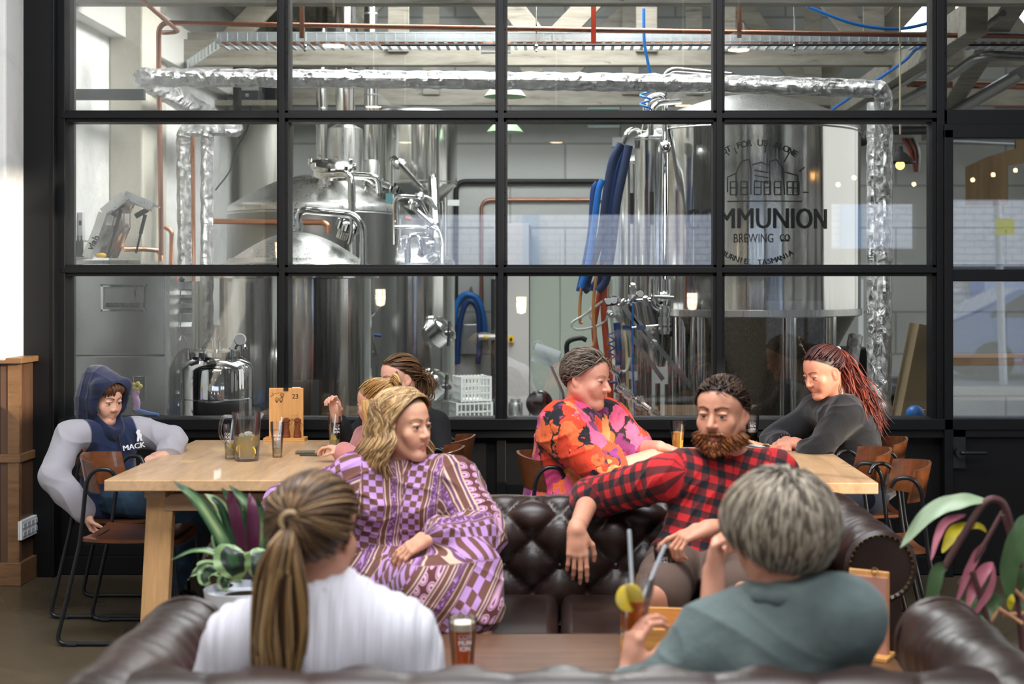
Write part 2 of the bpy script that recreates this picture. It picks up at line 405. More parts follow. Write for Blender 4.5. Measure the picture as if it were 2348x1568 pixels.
# ================= THE SETTING =================
WY = 7.67
def wx(px): return (px-VX)/425.2
def wz(py): return CH-(py-HY)/425.2
m = MB().bbox(-3.9, 7.0, -3.3, 7.74, -.12, 0); struct('floor', m, CONCRETE)
m = MB().bbox(-3.9, 7.0, 7.74, 14.6, -.12, 0); struct('floor_brewery', m, pbr('grey_epoxy', rgb('#8b8d8c'), .35, bump=(10, .1)))
m = MB(); BW = pbr('charcoal_wall_paint', rgb('#2b2c2e'), .7)
def wall_with_holes(mb, a0, a1, z0, z1, holes, plane, thick, axis):
    """wall in the (a,z) plane with rectangular openings (a0,a1,z0,z1)"""
    xs = sorted({a0, a1, *[h[0] for h in holes], *[h[1] for h in holes]}); zs = sorted({z0, z1, *[h[2] for h in holes], *[h[3] for h in holes]})
    for i in range(len(xs)-1):
        for j in range(len(zs)-1):
            cx = (xs[i]+xs[i+1])/2; cz = (zs[j]+zs[j+1])/2
            if any(h[0] < cx < h[1] and h[2] < cz < h[3] for h in holes): continue
            if axis == 'x': mb.bbox(xs[i], xs[i+1], plane, plane+thick, zs[j], zs[j+1])
            else: mb.bbox(plane, plane+thick, xs[i], xs[i+1], zs[j], zs[j+1])
# bar room, behind and beside the camera
wall_with_holes(m, -3.9, 7.1, 0, 5.6, [(-2.19, 2.07, 1.72, 2.43), (3.46, 4.57, 1.98, 2.57), (4.86, 6.7, 0, 2.62)], -3.3, .25, 'x'); struct('wall_behind', m, BW)
m = MB(); wall_with_holes(m, -3.3, 7.6, 0, 5.6, [(1.5, 3.8, 1.75, 3.15), (.6, 3.4, 4.0, 5.35)], 6.9, .25, 'y'); struct('wall_right', m, WALL_WHITE)
m = MB().bbox(-4.1, -3.9, -3.3, 7.6, 0, 5.6); struct('wall_left', m, WALL_WHITE)
m = MB(); 
for (x0, x1, y0, y1) in [(-4.1, -2.1, -3.3, 7.6), (1.5, 7.1, -3.3, 7.6), (-2.1, 1.5, -3.3, 3.3), (-2.1, 1.5, 5.1, 7.6)]: m.bbox(x0, x1, y0, y1, 5.45, 5.6)
struct('ceiling', m, pbr('dark_ceiling', rgb('#4a4742'), .8))
# side windows of the bar: slim black bars that stripe the sunlight
for n, (y0, y1, z0, z1, ny, nz) in enumerate([(1.5, 3.8, 1.75, 3.15, 3, 2), (.6, 3.4, 4.0, 5.35, 2, 1)]):
    m = MB()
    for i in range(ny+1): y = y0+(y1-y0)*i/ny; m.bbox(6.95, 7.0, y-.025, y+.025, z0, z1)
    for i in range(nz+1): z = z0+(z1-z0)*i/nz; m.bbox(6.95, 7.0, y0, y1, z-.025, z+.025)
    struct('window_%d' % (n+2), m, BLACK_STEEL)
# white rendered pier on the left, with timber dado
m = MB().bbox(-4.0, -2.895, 7.36, 7.9, 1.17, 5.6); struct('wall_pier', m, WALL_WHITE, bevel=.012)
m = MB(); m.bbox(-4.0, -2.845, 7.40, 7.66, 0, 1.155)
struct('trim_1', m, DADO)
m = MB(); m.bbox(-4.0, -2.815, 7.365, 7.665, 1.155, 1.185)
for z in (.66,): m.bbox(-4.0, -2.832, 7.388, 7.66, z-.022, z+.022)
m.bbox(-2.90, -2.838, 7.392, 7.402, .0, 1.155); m.bbox(-2.847, -2.838, 7.392, 7.43, .0, 1.155)
struct('trim_2', m, DADO_TRIM, bevel=.004)
m = MB(); m.bbox(-4.0, -2.825, 7.38, 7.66, 0, .12); struct('baseboard_left', m, DADO_TRIM, bevel=.004)
# --- the black steel and glass partition ---
win = tag(bpy.data.objects.new('window_1', None), kind='structure'); COL.objects.link(win); win.location = (0, 0, 0)
ZS = wz(970); Z2 = wz(620); Z1 = wz(267); Z0 = Z1+.83; ZT = 4.9
cols = [145, 649, 1149, 1648, 2153]
m = MB(); m.bbox(-2.90, wx(134), 7.60, 7.86, 0, ZT); m.bbox(wx(134), wx(153), 7.64, 7.82, ZS-.04, ZT); m.bbox(wx(132), wx(137), 7.585, 7.7, 0, ZT)
m.build('frame', BLACK_STEEL, win, bevel=.003)
for px, wd in [(649, 13), (1149, 13), (1648, 13), (2153, 17)]:
    m = MB(); m.bbox(wx(px-wd), wx(px+wd), 7.655, 7.78, ZS-.03, ZT); m.bbox(wx(px-wd*.5), wx(px+wd*.5), 7.63, 7.66, ZS-.03, ZT)
    for k in range(18):
        z = ZS+.12+k*.125; m.ball((wx(px+wd*.8), 7.654, z), .004, 6)
    m.build('mullion', BLACK_STEEL, win, bevel=.003)
for z in (Z0, Z1, Z2):
    m = MB(); m.bbox(wx(145), wx(2153), 7.655, 7.78, z-.031, z+.031); m.bbox(wx(145), wx(2153), 7.635, 7.66, z-.012, z+.016); m.bbox(wx(2153), 4.6, 7.655, 7.78, z-.045, z+.035)
    for k in range(34): m.ball((wx(200+k*58), 7.654, z-.022), .004, 6)
    m.build('transom', BLACK_STEEL, win, bevel=.003)
m = MB(); m.bbox(wx(145), 4.6, 7.60, 7.80, ZS-.03, ZS+.028); m.bbox(wx(145), 4.6, 7.62, 7.80, ZS-.075, ZS-.03); m.build('sill', BLACK_STEEL, win, bevel=.003)
edges = [(153, 636), (662, 1136), (1162, 1635), (1661, 2136)]
for (a, b) in edges:
    for (z0, z1) in [(ZS+.028, Z2-.031), (Z2+.031, Z1-.031), (Z1+.031, Z0-.031), (Z0+.031, ZT)]:
        tl = random.uniform(-.0035, .0035)
        m = MB(); c = Vector(((wx(a)+wx(b))/2, 7.715, (z0+z1)/2)); m.box(c, (wx(b)-wx(a)+.02, .002, z1-z0+.02)); m.build('glass_pane', PANE, win)
# panels below the sill
m = MB(); m.bbox(wx(134), 4.6, 7.70, 7.78, 0, ZS-.03); m.bbox(wx(134), 4.6, 7.66, 7.78, 0, .10)
for px in (649, 1149, 1648): m.bbox(wx(px-11), wx(px+11), 7.66, 7.72, .1, ZS-.04)
struct('wall_partition', m, BLACK_PANEL, bevel=.004)
m = MB().bbox(-4.1, 7.1, 7.62, 7.9, ZT, 5.6); struct('wall_bulkhead', m, BLACK_PANEL)
m = MB().bbox(4.6, 7.1, 7.6, 7.9, 0, ZT); struct('wall_front_right', m, BLACK_PANEL)
# the steel and glass door on the right
door = tag(bpy.data.objects.new('door_1', None), kind='structure'); COL.objects.link(door)
m = MB(); dz = wz(300)
m.bbox(wx(2158), wx(2178), 7.60, 7.70, 0, dz); m.bbox(wx(2158), 3.9, 7.60, 7.70, dz-.045, dz+.03)
for y in (632,): m.bbox(wx(2178), 3.9, 7.61, 7.69, wz(y)-.03, wz(y)+.03)
m.bbox(wx(2178), 3.9, 7.61, 7.69, wz(1000), wz(966)); m.build('door_frame', BLACK_STEEL, door, bevel=.003)
m = MB().bbox(wx(2178), 3.9, 7.64, 7.69, .01, wz(998)); m.build('door_panel', BLACK_PANEL, door)
m = MB(); hz = wz(1032); hx = wx(2192); m.bbox(hx-.035, hx+.035, 7.61, 7.635, hz-.09, hz+.15); m.cyl((hx, 7.64, hz), (hx, 7.56, hz), .03, 20); m.tube(fillet([(hx, 7.57, hz), (hx, 7.55, hz), (hx+.13, 7.55, hz)], .01), .011, 10)
m.build('door_handle', BLACK_TUBE, door, smooth=True)
for (y0, y1) in ((320, 618), (646, 966)):
    MB().bbox(wx(2176), 3.9, 7.65, 7.653, wz(y1), wz(y0)).build('glass_pane', PANE, door)
MB().bbox(wx(2160), 4.6, 7.715, 7.718, Z1+.035, Z0-.03).build('glass_pane', PANE, win)
# power outlet on the dado's side face
r = thing('power_outlet', 'small white plastic power outlet panel on the timber dado beside the hooded boy', 'power outlet', (-2.845, 7.52, .285))
m = MB().bbox(0, .022, -.13, .10, -.05, .05); m.build('cover_plate', WHITE_PLASTIC, r, bevel=.003)
for i in range(4):
    for j in range(2): MB().bbox(.022, .026, -.11+i*.055, -.075+i*.055, -.032+j*.042, -.008+j*.042).build('switch', pbr('grey_plastic', rgb('#b9bcc2'), .4), r)
# ---------- brewery shell ----------
LX = -3.02; BY = 14.2
m = MB(); m.bbox(LX-.3, LX, 7.9, BY+.2, 0, 5.6); struct('wall_brewery_left', m, WALL_WHITE)
m = MB(); m.bbox(LX, -2.80, 9.42, 9.85, 0, 5.4); m.bbox(LX, LX+.05, 9.85, 10.6, 0, 5.4); struct('wall_brewery_pier', m, WALL_CREAM, bevel=.012)
m = MB(); wall_with_holes(m, LX-.3, 6.0, 0, 6.0, [(3.35, 4.9, 3.95, 5.3)], BY, .3, 'x'); struct('wall_brewery_back', m, WALL_BLOCK)
m = MB(); m.bbox(5.6, 5.9, 7.9, BY+.2, 0, 6.0); struct('wall_brewery_right', m, WALL_BLOCK)
# roof: corrugated sheet with foil lining
def roof(x0, x1, zf, y0=7.9, y1=BY+.2, nx=150):
    def f(u, v):
        x = x0+(x1-x0)*u; return Vector((x, y0+(y1-y0)*v, zf(x)+.018*math.sin(x*2*math.pi/.09*1.0)))
    return MB().grid(f, nx, 2)
zf = lambda x: 4.9+.18*(x+3.0) if x < .2 else 5.476-.10*(x-.2)
m = roof(LX, -2.2, lambda x: 3.75+.12*(x-LX), nx=12); 
m = MB(); 
for i in range(14): m.bbox(LX, -1.95, 7.95+i*.45, 7.95+i*.45+.44, 4.02, 4.05)
for x in (-2.85, -2.45, -1.98): m.bbox(x, x+.09, 7.9, BY, 3.86, 4.02)
struct('ceiling_boards', m, TIMBER_OLD)
m = MB()
for a, b in ((LX, -.0), (0, 3.0), (3.0, 5.6)):
    m.v += []; g_ = roof(a, b, zf, nx=240); m.add(g_.v, g_.f)
struct('ceiling_brewery', m, FOIL_ROOF, smooth=True, sharp=180)
# timber trusses
def chord_z(y_px, d): return CH+(HY-y_px)*d/F
TR = [(8.45, 12, -70), (10.9, 152, 113), (13.55, 243, 206)]
for i, (d, yb, yt) in enumerate(TR):
    t = thing('roof_truss', ['weathered white roof truss nearest the glass at the very top', 'weathered white roof truss in the middle, behind the cable tray', 'farthest weathered white roof truss, against the back wall'][i], 'roof truss', (0, d, chord_z(yb, d)), group='timber roof trusses')
    h = .20; z0 = 0
    m = MB(); m.bbox(LX, 5.6, -.05, .05, 0, h); m.build('bottom_chord', TIMBER_OLD, t, bevel=.006)
    m = MB(); m.bbox(LX, 5.6, .052, .13, h*.45, h*1.35); m.build('purlin', TIMBER_OLD, t, bevel=.006)
    if i < 2 or True:
        for k, (xa, xb) in enumerate([(-2.6, -1.3), (-.2, -1.25), (-.1, 1.2), (2.3, 1.25), (2.4, 3.6), (4.8, 3.65)]):
            m = MB(); m.beam((xa, .1, h), (xb, .1, h+1.35), .06, .17); m.build('strut', TIMBER_OLD, t, bevel=.005)
        for x in (-1.27, .62 if i else -.15, 1.22, 2.35, 3.62):
            m = MB(); m.bbox(x-.08, x+.08, -.08, -.045, h*.5, h+1.5); m.build('post', TIMBER_OLD, t, bevel=.005)
# sloping purlins on the right, running away from the glass
for i, (a, b, wd, lb) in enumerate([((2132, 300, 14.0), (2348, -60, 8.6), .16, 'old sloping roof beam at the upper right, nearer the glass'), ((1905, 262, 13.9), (2240, 40, 8.8), .14, 'old sloping roof beam crossing behind the foil pipe bend')]):
    m = MB(); A = P(*a); B = P(*b); m.beam(A, B, wd, .2); o = m.build('roof_beam', TIMBER_OLD, bevel=.006, loc=A); tag(o, lb, 'roof beam')
m = MB(); A = P(350, -15, 8.0); B = P(483, 75, 12.5); m.beam((LX+.05, 7.95, 3.35), (LX+.05, 13.9, 3.35), .12, .32)
o = m.build('wall_plate', pbr('white_timber', rgb('#c9c8c2'), .7, bump=(20, .2)), bevel=.006, loc=(LX, 8, 3.3)); tag(o, 'white timber wall plate along the top of the left brewery wall', 'roof beam')
# ---------- the street in front, seen mirrored in the glass ----------
m = MB().bbox(-30, 30, -30, -3.35, -.30, -.14); struct('ground_street', m, pbr('asphalt', rgb('#77777c'), .9, bump=(30, .2)))
m = MB().bbox(-30, 30, -6.2, -3.3, -.14, -.04); struct('ground_footpath', m, pbr('paving', rgb('#b5a590'), .85, bump=(20, .2)))
bd = thing('brick_building', 'white painted brick shop building across the street, seen mirrored in the glass', 'building', (0, -14.6, -.14))
m = MB().bbox(-14, 22, -.6, 0, 0, 6.2); m.build('wall', BRICK_EXT, bd)
m = MB().bbox(-14, 22, 0, .06, 0, 1.05); m.build('plinth', pbr('blue_grey_paint', rgb('#7d8fb0'), .6), bd)
m = MB().bbox(-.9, -.55, 0, .12, 1.0, 6.2); m.build('downpipe', pbr('pale_blue_paint', rgb('#8fb3d8'), .5), bd)
m = MB().bbox(5.8, 6.25, 0, .12, 1.0, 6.2); m.build('downpipe', MATS['pale_blue_paint'], bd)
m = MB().bbox(7.6, 12, 0, .1, 1.7, 1.98); m.build('awning_beam', pbr('grey_fascia', rgb('#6f6d68'), .6), bd)
sg = thing('street_sign', 'blue and white service sign across the street, mirrored in the door glass', 'sign', (8.95, -14.45, 0))
m = MB().bbox(-.5, .6, 0, .05, -.6, 1.75); m.build('sign_board', pbr('pale_blue_sign', rgb('#aebfe8'), .5), sg)
m = MB().bbox(-.5, -.2, .05, .055, -.6, 1.75); m.build('stripe', pbr('blue_sign_stripe', rgb('#5a78c4'), .5), sg)
for k, tx in enumerate(['Aged and Home', 'Care Services', 'Community', 'Support Services', 'Acquired Injury']):
    z = [1.28, 1.10, .70, .53, .22][k]
    text_mesh('lettering', tx, .13, pbr('navy_print', rgb('#22305a'), .6), TM((-.12, .06, z), math.pi/2, 0, math.pi), sg, .002, 'LEFT', mirror=False)
pole = thing('street_pole', 'white street pole beside the parked car, mirrored in the door glass', 'pole', (6.75, -6.6, -.04))
MB().cyl((0, 0, 0), (-.18, 0, 5.2), .06, 16, .05).build('post', pbr('white_pole_paint', rgb('#dfe0e4'), .4), pole, smooth=True)
MB().bbox(-.14, -.13+.28, .05, .06, 2.3, 2.55).build('sign_plate', pbr('yellow_sign', rgb('#e8e23a'), .5), pole)
# parked car
car = thing('car', 'dark blue grey car parked across the street, mirrored in the door glass', 'car', (8.6, -9.6, -.14))
prof = [(-2.2, .35), (-2.25, .75), (-2.1, .98), (-1.25, 1.08), (-.55, 1.52), (.9, 1.56), (1.75, 1.15), (2.15, 1.0), (2.2, .4)]
T = Matrix(((1, 0, 0, 0), (0, 0, 1, 0), (0, 1, 0, 0), (0, 0, 0, 1)))
m = MB().prism([(-x, z) for x, z in prof], -.85, .85, T); m.build('car_body', pbr('car_paint', rgb('#3f5e8f'), .15, .5, coat=1.0), car, bevel=.06)
m = MB().prism([(1.05, 1.07), (.52, 1.44), (-.1, 1.48), (-.1, 1.07)], -.86, .862, T); m.prism([(-.17, 1.07), (-.17, 1.48), (-.85, 1.47), (-1.4, 1.14), (-1.4, 1.07)], -.86, .862, T); m.build('car_window', pbr('car_glass', rgb('#1c2530'), .05), car)
for x in (-1.35, 1.35):
    for y in (-.8, .8): MB().cyl((x, y-.1, .33), (x, y+.1, .33), .33, 28).build('wheel', RUBBER, car, smooth=True)
bush = MB()
for k in range(260):
    p = Vector((random.gauss(0, .45), random.gauss(0, .3), random.uniform(.1, 1.9))); a = random.uniform(0, 6.28)
    u = Vector((math.cos(a), math.sin(a), random.uniform(-.5, .8))).normalized()*.12; v = u.orthogonal().normalized()*.05
    bush.add([p-u, p+v, p+u, p-v], [(0, 1, 2, 3)])
o = bush.build('shrub', pbr('street_leaf', rgb('#3e6a2c'), .6), loc=(0, 0, 0)); o.location = (9.9, -12.6, -.14); tag(o, 'green shrub across the street beyond the pole, mirrored in the glass', 'shrub')
# interior side behind the camera: posters, words, lights
text_o = text_mesh('wall_lettering', 'TAKE ME HOME', .15, PRINT_WHITE, TM((3.86, -3.03, 1.735), math.pi/2, 0, math.pi), None, .004, bold=True)
tag(text_o, 'white TAKE ME HOME lettering on the dark wall, mirrored in the glass', 'lettering')
for k in range(3):
    po = MB().bbox(-.11, .11, 0, .006, -.28, .28).build('wall_poster', pbr('pale_poster', rgb('#b9c2d4'), .6)); po.location = (2.72+k*.27, -3.04, 1.02)
    tag(po, ['leftmost', 'middle', 'rightmost'][2-k]+' of three pale posters mirrored under the large tank', 'poster', 'posters on the wall behind')
EMW = G('warm_bulb'); EMW.set(col=(1, .8, .5), emc=(1, .62, .28), ems=28); EMW = EMW.m; EMN = G('glowing_bulb'); EMN.set(col=(1, .8, .5), emc=(1, .50, .16), ems=3.2); EMN = EMN.m
EMD = G('warm_lamp_disc'); EMD.set(col=(1, .9, .8), emc=(1, .74, .5), ems=16); EMD = EMD.m
SHADE = pbr('dark_enamel_shade', rgb('#2c2d2c'), .5); SHADE_IN = pbr('white_enamel', rgb('#e6e2d8'), .4)
def pendant(loc, label, R=.19, zc=4.85, group='pendant lamps over the bar room', shade=SHADE, disc=True):
    t = thing('pendant_lamp', label, 'lamp', loc, 0, group)
    k_ = R/.19; MB().lathe([(.035*k_, .17*k_), (.045*k_, .10*k_), (.09*k_, .07*k_), (R, -.03*k_), (R, -.045*k_)], capb=False, capt=False).build('lamp_shade', shade, t, smooth=True)
    MB().cyl((0, 0, .16), (0, 0, zc-loc[2]), .006, 8).build('cord', CREAM_HOSE, t)
    if disc: MB().lathe([(.0001, -.035), (.075, -.03), (.08, .0), (.03, .05)], capb=False).build('bulb', EMD, t, smooth=True)
    else:
        MB().ball((0, 0, -.035), .030, 16).build('bulb', EMN, t, smooth=True)
    return t
for k, (x, y, z, lb) in enumerate([(-1.65, 5.3, 3.28, 'pendant lamp above the left dining table, mirrored near the steel flue'), (-1.85, 1.7, 3.28, 'pendant lamp mirrored beside the second flue'), (-1.95, -1.9, 3.28, 'pendant lamp mirrored on the hanging grist hopper'), (1.26, 5.1, 3.28, 'pendant lamp above the right dining table, mirrored in the cable tray'), (1.13, 1.8, 3.28, 'pendant lamp mirrored on the dome of the large tank'), (-.11, -1.9, 3.28, 'pendant lamp mirrored in the upper middle of the glass')]):
    pendant((x, y, z), lb, .19)
for k, (x, z, lb) in enumerate([(-2.40, 1.36, 'caged wall light mirrored beside the middle steel tank'), (-.57, 1.26, 'caged wall light mirrored on the pale cool room wall'), (1.65, 1.31, 'caged wall light mirrored on the big tank beneath the lettering'), (-3.7, 1.97, 'caged wall light mirrored on the front tank dome')]):
    t = thing('bulkhead_light', lb, 'wall light', (x, -3.05, z), 0, 'caged lights on the wall behind')
    MB().lathe([(.0, -.13), (.05, -.11), (.062, -.05), (.062, .09)], R=Matrix.Rotation(0, 3, 'X')).build('bulb', EMD, t, smooth=True); c = MB()
    for a in range(6): c.tube([(math.cos(a*1.047)*.068, math.sin(a*1.047)*.068, .09), (math.cos(a*1.047)*.068, math.sin(a*1.047)*.068, -.08), (0, 0, -.15)], .004, 6)
    for z_ in (-.05, .03): c.tube([(math.cos(q*.52)*.07, math.sin(q*.52)*.07, z_) for q in range(12)], .004, 6, closed=True)
    c.build('cage', BLACK_TUBE, t)
fest = thing('festoon_lights', 'string of small warm bulbs mirrored in the upper right glass', 'string lights', (0, 0, 0))
pts = [((px-VX)*16/F, -.66, CH+(HY-py)*16/F) for px, py in ((1700, 455), (1925, 416), (1962, 400), (2100, 415), (2228, 407), (2275, 395), (2326, 385), (2500, 350))]
MB().tube(spline(pts, 6), .006, 6).build('cable', BLACK_TUBE, fest)
for p in pts[1:-1]: MB().ball(Vector(p)-Vector((0, 0, .03)), .024, 10).build('bulb', EMW, fest, smooth=True)
# ================= THE BREWERY =================
def S(d): return F/d
def dome_profile(r, h, n=10, flat=.0):
    """shallow dished end from radius r at z=0 up to height h"""
    out = []
    kr = min(r*.12, h*.5)
    for i in range(5):
        a = math.pi/2*i/4*.85; out.append((r-kr+kr*math.cos(a), kr*math.sin(a)))
    r1, z1 = out[-1]
    for i in range(1, n+1):
        t = i/n; out.append((r1*(1-t), z1+(h-z1)*math.sin(t*math.pi/2)))
    return out
def tank(name, label, px, d, rpx, y_sh, y_dome, z_bot, cat='tank', mat=None, cone=None, legs=0, group=None, ring=False, seam=True, neck=True):
    x, _, zs = P(px, y_sh, d); r = rpx*d/F; zt = P(px, y_dome, d).z
    t = thing(name, label, cat, (x, d, 0), 0, group); mat = mat or STEEL
    prof = [(r*1.0, z_bot), (r, (z_bot+zs)/2), (r, zs)]
    MB().lathe(prof, n=72, capb=True, capt=False).build('shell', mat, t, smooth=True, sharp=60)
    MB().lathe(dome_profile(r, zt-zs), (0, 0, zs), n=72, capb=False).build('dome', STEEL_SOFT, t, smooth=True, sharp=60)
    if ring: MB().lathe([(r*1.0, -.05), (r*1.09, -.045), (r*1.09, .02), (r*1.02, .045), (r*.96, .05)], (0, 0, zs), n=72, capb=False, capt=False).build('rim', mat, t, smooth=True)
    if seam:
        m = MB()
        for z in (z_bot+.02, zs-.015): m.lathe([(r*1.001, -.006), (r*1.006, 0), (r*1.001, .006)], (0, 0, z), n=72, capb=False, capt=False)
        m.build('weld_band', STEEL_SOFT, t, smooth=True)
    if cone is not None:
        MB().lathe([(.06, cone), (r*.985, z_bot+.0)], n=72).build('cone', STEEL_DARK if cone > 5 else STEEL, t, smooth=True, sharp=50)
    for k in range(legs):
        a = math.pi/4+2*math.pi*k/legs; MB().cyl((r*.9*math.cos(a), r*.9*math.sin(a), 0), (r*.9*math.cos(a), r*.9*math.sin(a), z_bot+.1), .05, 18).build('leg', STEEL, t, smooth=True)
    return t, r, zs, zt
def loc_pts(t, pts): o = t.location; return [Vector(p)-o for p in pts]
def pipe(t, name, pts, r, mat=None, fil=.05, n=12, clamps=()):
    p = loc_pts(t, pts) if t else pts
    o = MB().tube(fillet(p, fil), r, n).build(name, mat or STEEL, t, smooth=True); 
    return o
def clamp(t, p, r, ax=(0, 0, 1), name='clamp'):
    p = Vector(p)-t.location; a = Vector(ax).normalized()
    m = MB(); m.cyl(p-a*.012, p+a*.012, r*1.5, 16); m.cyl(p-a*.03, p-a*.013, r*1.2, 16); m.cyl(p+a*.013, p+a*.03, r*1.2, 16)
    q = a.orthogonal().normalized(); m.box(p+q*r*1.8, (.02, .02, .02)); return m.build(name, STEEL_SOFT, t, smooth=True)
def manway(t, c, r, tilt, name='manway'):
    R = tilt; m = MB(); m.lathe([(r*.85, 0), (r*.85, .05), (r, .055), (r*1.03, .075), (r, .095), (r*.5, .115), (0, .12)], c, 32, R)
    o = m.build(name, STEEL, t, smooth=True)
    m = MB()
    for k in range(8):
        a = k*math.pi/4; q = Vector((math.cos(a)*r*1.05, math.sin(a)*r*1.05, .07)); m.cyl(Vector(c)+R @ q, Vector(c)+R @ (q+Vector((0, 0, .05))), .014, 8)
    b = m.build('wing_nuts', CHROME, o); b['kind'] = 'stuff'
    return o
RX = lambda a: Matrix.Rotation(a, 3, 'X'); RY = lambda a: Matrix.Rotation(a, 3, 'Y')

# big kettle behind (upper left)
kt, r, zs, zt = tank('brew_kettle', 'large steel brew kettle with a dark grey dome and bowed pipes, behind the front tank', 717, 10.9, 192, 488, 400, .0)
kt.children[1].data.materials[0] = DOME_GREY
manway(kt, (.18, -.22, zt-zs+zs-.03), .16, RX(.30) @ RY(.12)); manway(kt, (.50, -.05, zs+.13), .13, RX(.2) @ RY(.32))
D = 10.7
pipe(kt, 'vent_pipe', [P(722, 430, D), P(722, 396, D), P(868, 404, D-.2), P(868, 440, D-.1)], .022, fil=.08)
pipe(kt, 'vent_pipe', [P(742, 432, 10.4), P(742, 402, 10.4), P(806, 398, 10.3), P(808, 600, 10.3)], .028, fil=.08)
pipe(kt, 'vent_pipe', [P(808, 402, 10.7), P(855, 408, 10.7), P(864, 460, 10.9)], .028, fil=.07)
for p in (P(722, 418, D), P(742, 420, 10.4)): clamp(kt, p, .03)
pipe(kt, 'probe', [P(704, 450, D), P(706, 405, D)], .006)
# front tank (mash tun) with rim ring
mt, r2, zs2, zt2 = tank('mash_tun', 'front steel tank with a stepped lid rim, behind the left dining table', 680, 9.5, 172, 622, 532, .1, ring=True, neck=False, legs=0)
MB().lathe([(r2*1.0, 0), (r2*.93, .05), (r2*.90, .07), (r2*.885, .085)], (0, 0, zs2), 72, capb=False, capt=False).build('lid_step', STEEL_SOFT, mt, smooth=True)
D = 9.3
pipe(mt, 'spray_pipe', [P(672, 525, D), P(673, 485, D), P(684, 484, D)], .02, fil=.03)
pipe(mt, 'spray_pipe', [P(682, 530, D), P(683, 480, D), P(812, 492, D), P(832, 520, D), P(833, 610, D)], .026, fil=.09)
for p in (P(683, 520, D), P(672, 512, D)): clamp(mt, p, .028)
pipe(mt, 'sight_hose', [P(806, 498, D), P(805, 540, D), P(800, 560, D)], .012)
manway(mt, tuple(P(790, 548, 9.4)-mt.location), .07, RX(.2) @ RY(.35))
# valve and arm on front of the middle tank (door hinge assembly)
mw = kt
D = 10.0
def arm_assembly(t, px, py, d, s=1.0):
    u = lambda dx, dy: P(px+dx, py+dy, d)
    pipe(t, 'manway_arm', [u(8, -75), u(10, -40), u(-6, -22), u(-26, 10), u(-34, 60)], .018, CHROME, .05)
    pipe(t, 'manway_arm', [u(-22, 10), u(-20, 60)], .012, CHROME)
    m = MB(); m.beam(loc_pts(t, [u(-8, -8)])[0], loc_pts(t, [u(8, 66)])[0], .02, .05); m.build('hinge_plate', STEEL, t)
    pipe(t, 'handle_bar', [u(-30, 52), u(8, 54)], .012, CHROME)
    pipe(t, 'handle_grip', [u(8, 16), u(24, 18)], .012, BLUE_HOSE)
    clamp(t, u(9, -60), .022); clamp(t, u(9, -46), .018)
    pipe(t, 'valve', [u(-22, 66), u(-24, 110), u(-12, 128)], .014, CHROME)
arm_assembly(mw, 850, 752, 10.40)
m = MB(); p0 = P(968, 0, 10.0)
ct, r4, zs4, zt4 = tank('whirlpool_tank', 'rightmost of the left steel tanks, with two side doors and pipes above', 940, 11.8, 103, 604, 558, .0)
for (px, py, rr) in ((1010, 762, .105), (1004, 884, .11)):
    m = MB(); c = P(px, py, 11.45)-ct.location; m.lathe([(rr, -.07), (rr*1.0, .03), (rr*1.12, .04), (rr*1.12, .06), (rr*.7, .09), (0, .1)], c, 28, RX(.0) @ RY(.9) @ RX(.25))
    dd = m.build('side_door', STEEL, ct, smooth=True)
    q = P(px+14, py+2, 11.30)-ct.location; MB().cyl(q, q+Vector((.05, -.08, 0)), .02, 10).build('knob', STEEL_DARK, dd)
    MB().beam(q+Vector((.02, -.06, -.10)), q+Vector((.03, -.07, .10)), .02, .02).build('clamp_bar', STEEL_DARK, dd)
# nest of pipes above it
D = 10.0
for pts, rr in [(((905, 560), (905, 450), (985, 452), (1000, 478)), .018), (((918, 578), (918, 545), (962, 540), (968, 585)), .016), (((935, 600), (935, 540), (975, 538), (993, 548), (998, 610)), .022),
                (((905, 520), (1005, 522), (1014, 560), (1014, 606)), .016), (((940, 470), (990, 515)), .022), (((960, 452), (990, 510), (1005, 515)), .014), (((902, 375), (902, 300),), .0)]:
    if rr: pipe(ct, 'process_pipe', [P(a, b, D+random.uniform(-.15, .15)) for a, b in pts], rr, CHROME, .06)
for px, py in ((945, 468), (963, 452), (968, 578), (990, 590), (1000, 600), (1008, 585), (955, 462), (985, 560)):
    clamp(ct, P(px, py, D), .02, (random.uniform(-1, 1), -.3, random.uniform(-1, 1)), 'pipe_fitting')
pipe(ct, 'valve_lever', [P(930, 500, 9.9), P(942, 503, 9.9)], .012, ORANGE_HOSE)
o = MB().box(P(893, 455, 10.2)-ct.location, (.05, .03, .07)).build('gauge_box', pbr('teal_label', rgb('#5d8f95'), .5), ct)
# hanging grist hopper with cone and the tube in front
gh, r5, zs5, zt5 = tank('grist_hopper', 'tall steel hopper with a cone bottom hanging upper centre, behind the pipes', 962, 12.4, 86, 265, 246, P(0, 425, 12.4).z, cone=P(0, 500, 12.4).z, legs=0)
for dx in (-.2, .2): MB().cyl((dx, .1, P(0, 440, 12.4).z), (dx, .1, 0), .035, 14).build('leg', STEEL, gh, smooth=True)
pipe(gh, 'feed_tube', [P(992, 270, 12.0), P(992, 410, 12.0), P(1000, 550, 11.6)], .045, STEEL)
pipe(gh, 'outlet_pipe', [P(898, 560, 11.8), P(898, 366, 11.8), P(904, 362, 11.8), P(975, 440, 11.2)], .022, STEEL)
MB().box(P(1040, 465, 12.2)-gh.location, (.10, .04, .05)).build('bracket', PRINT_WHITE, gh)
for (px, py) in ((912, 378), (920, 374)): clamp(gh, P(px, py, 11.7), .025, (1, 0, -.7))
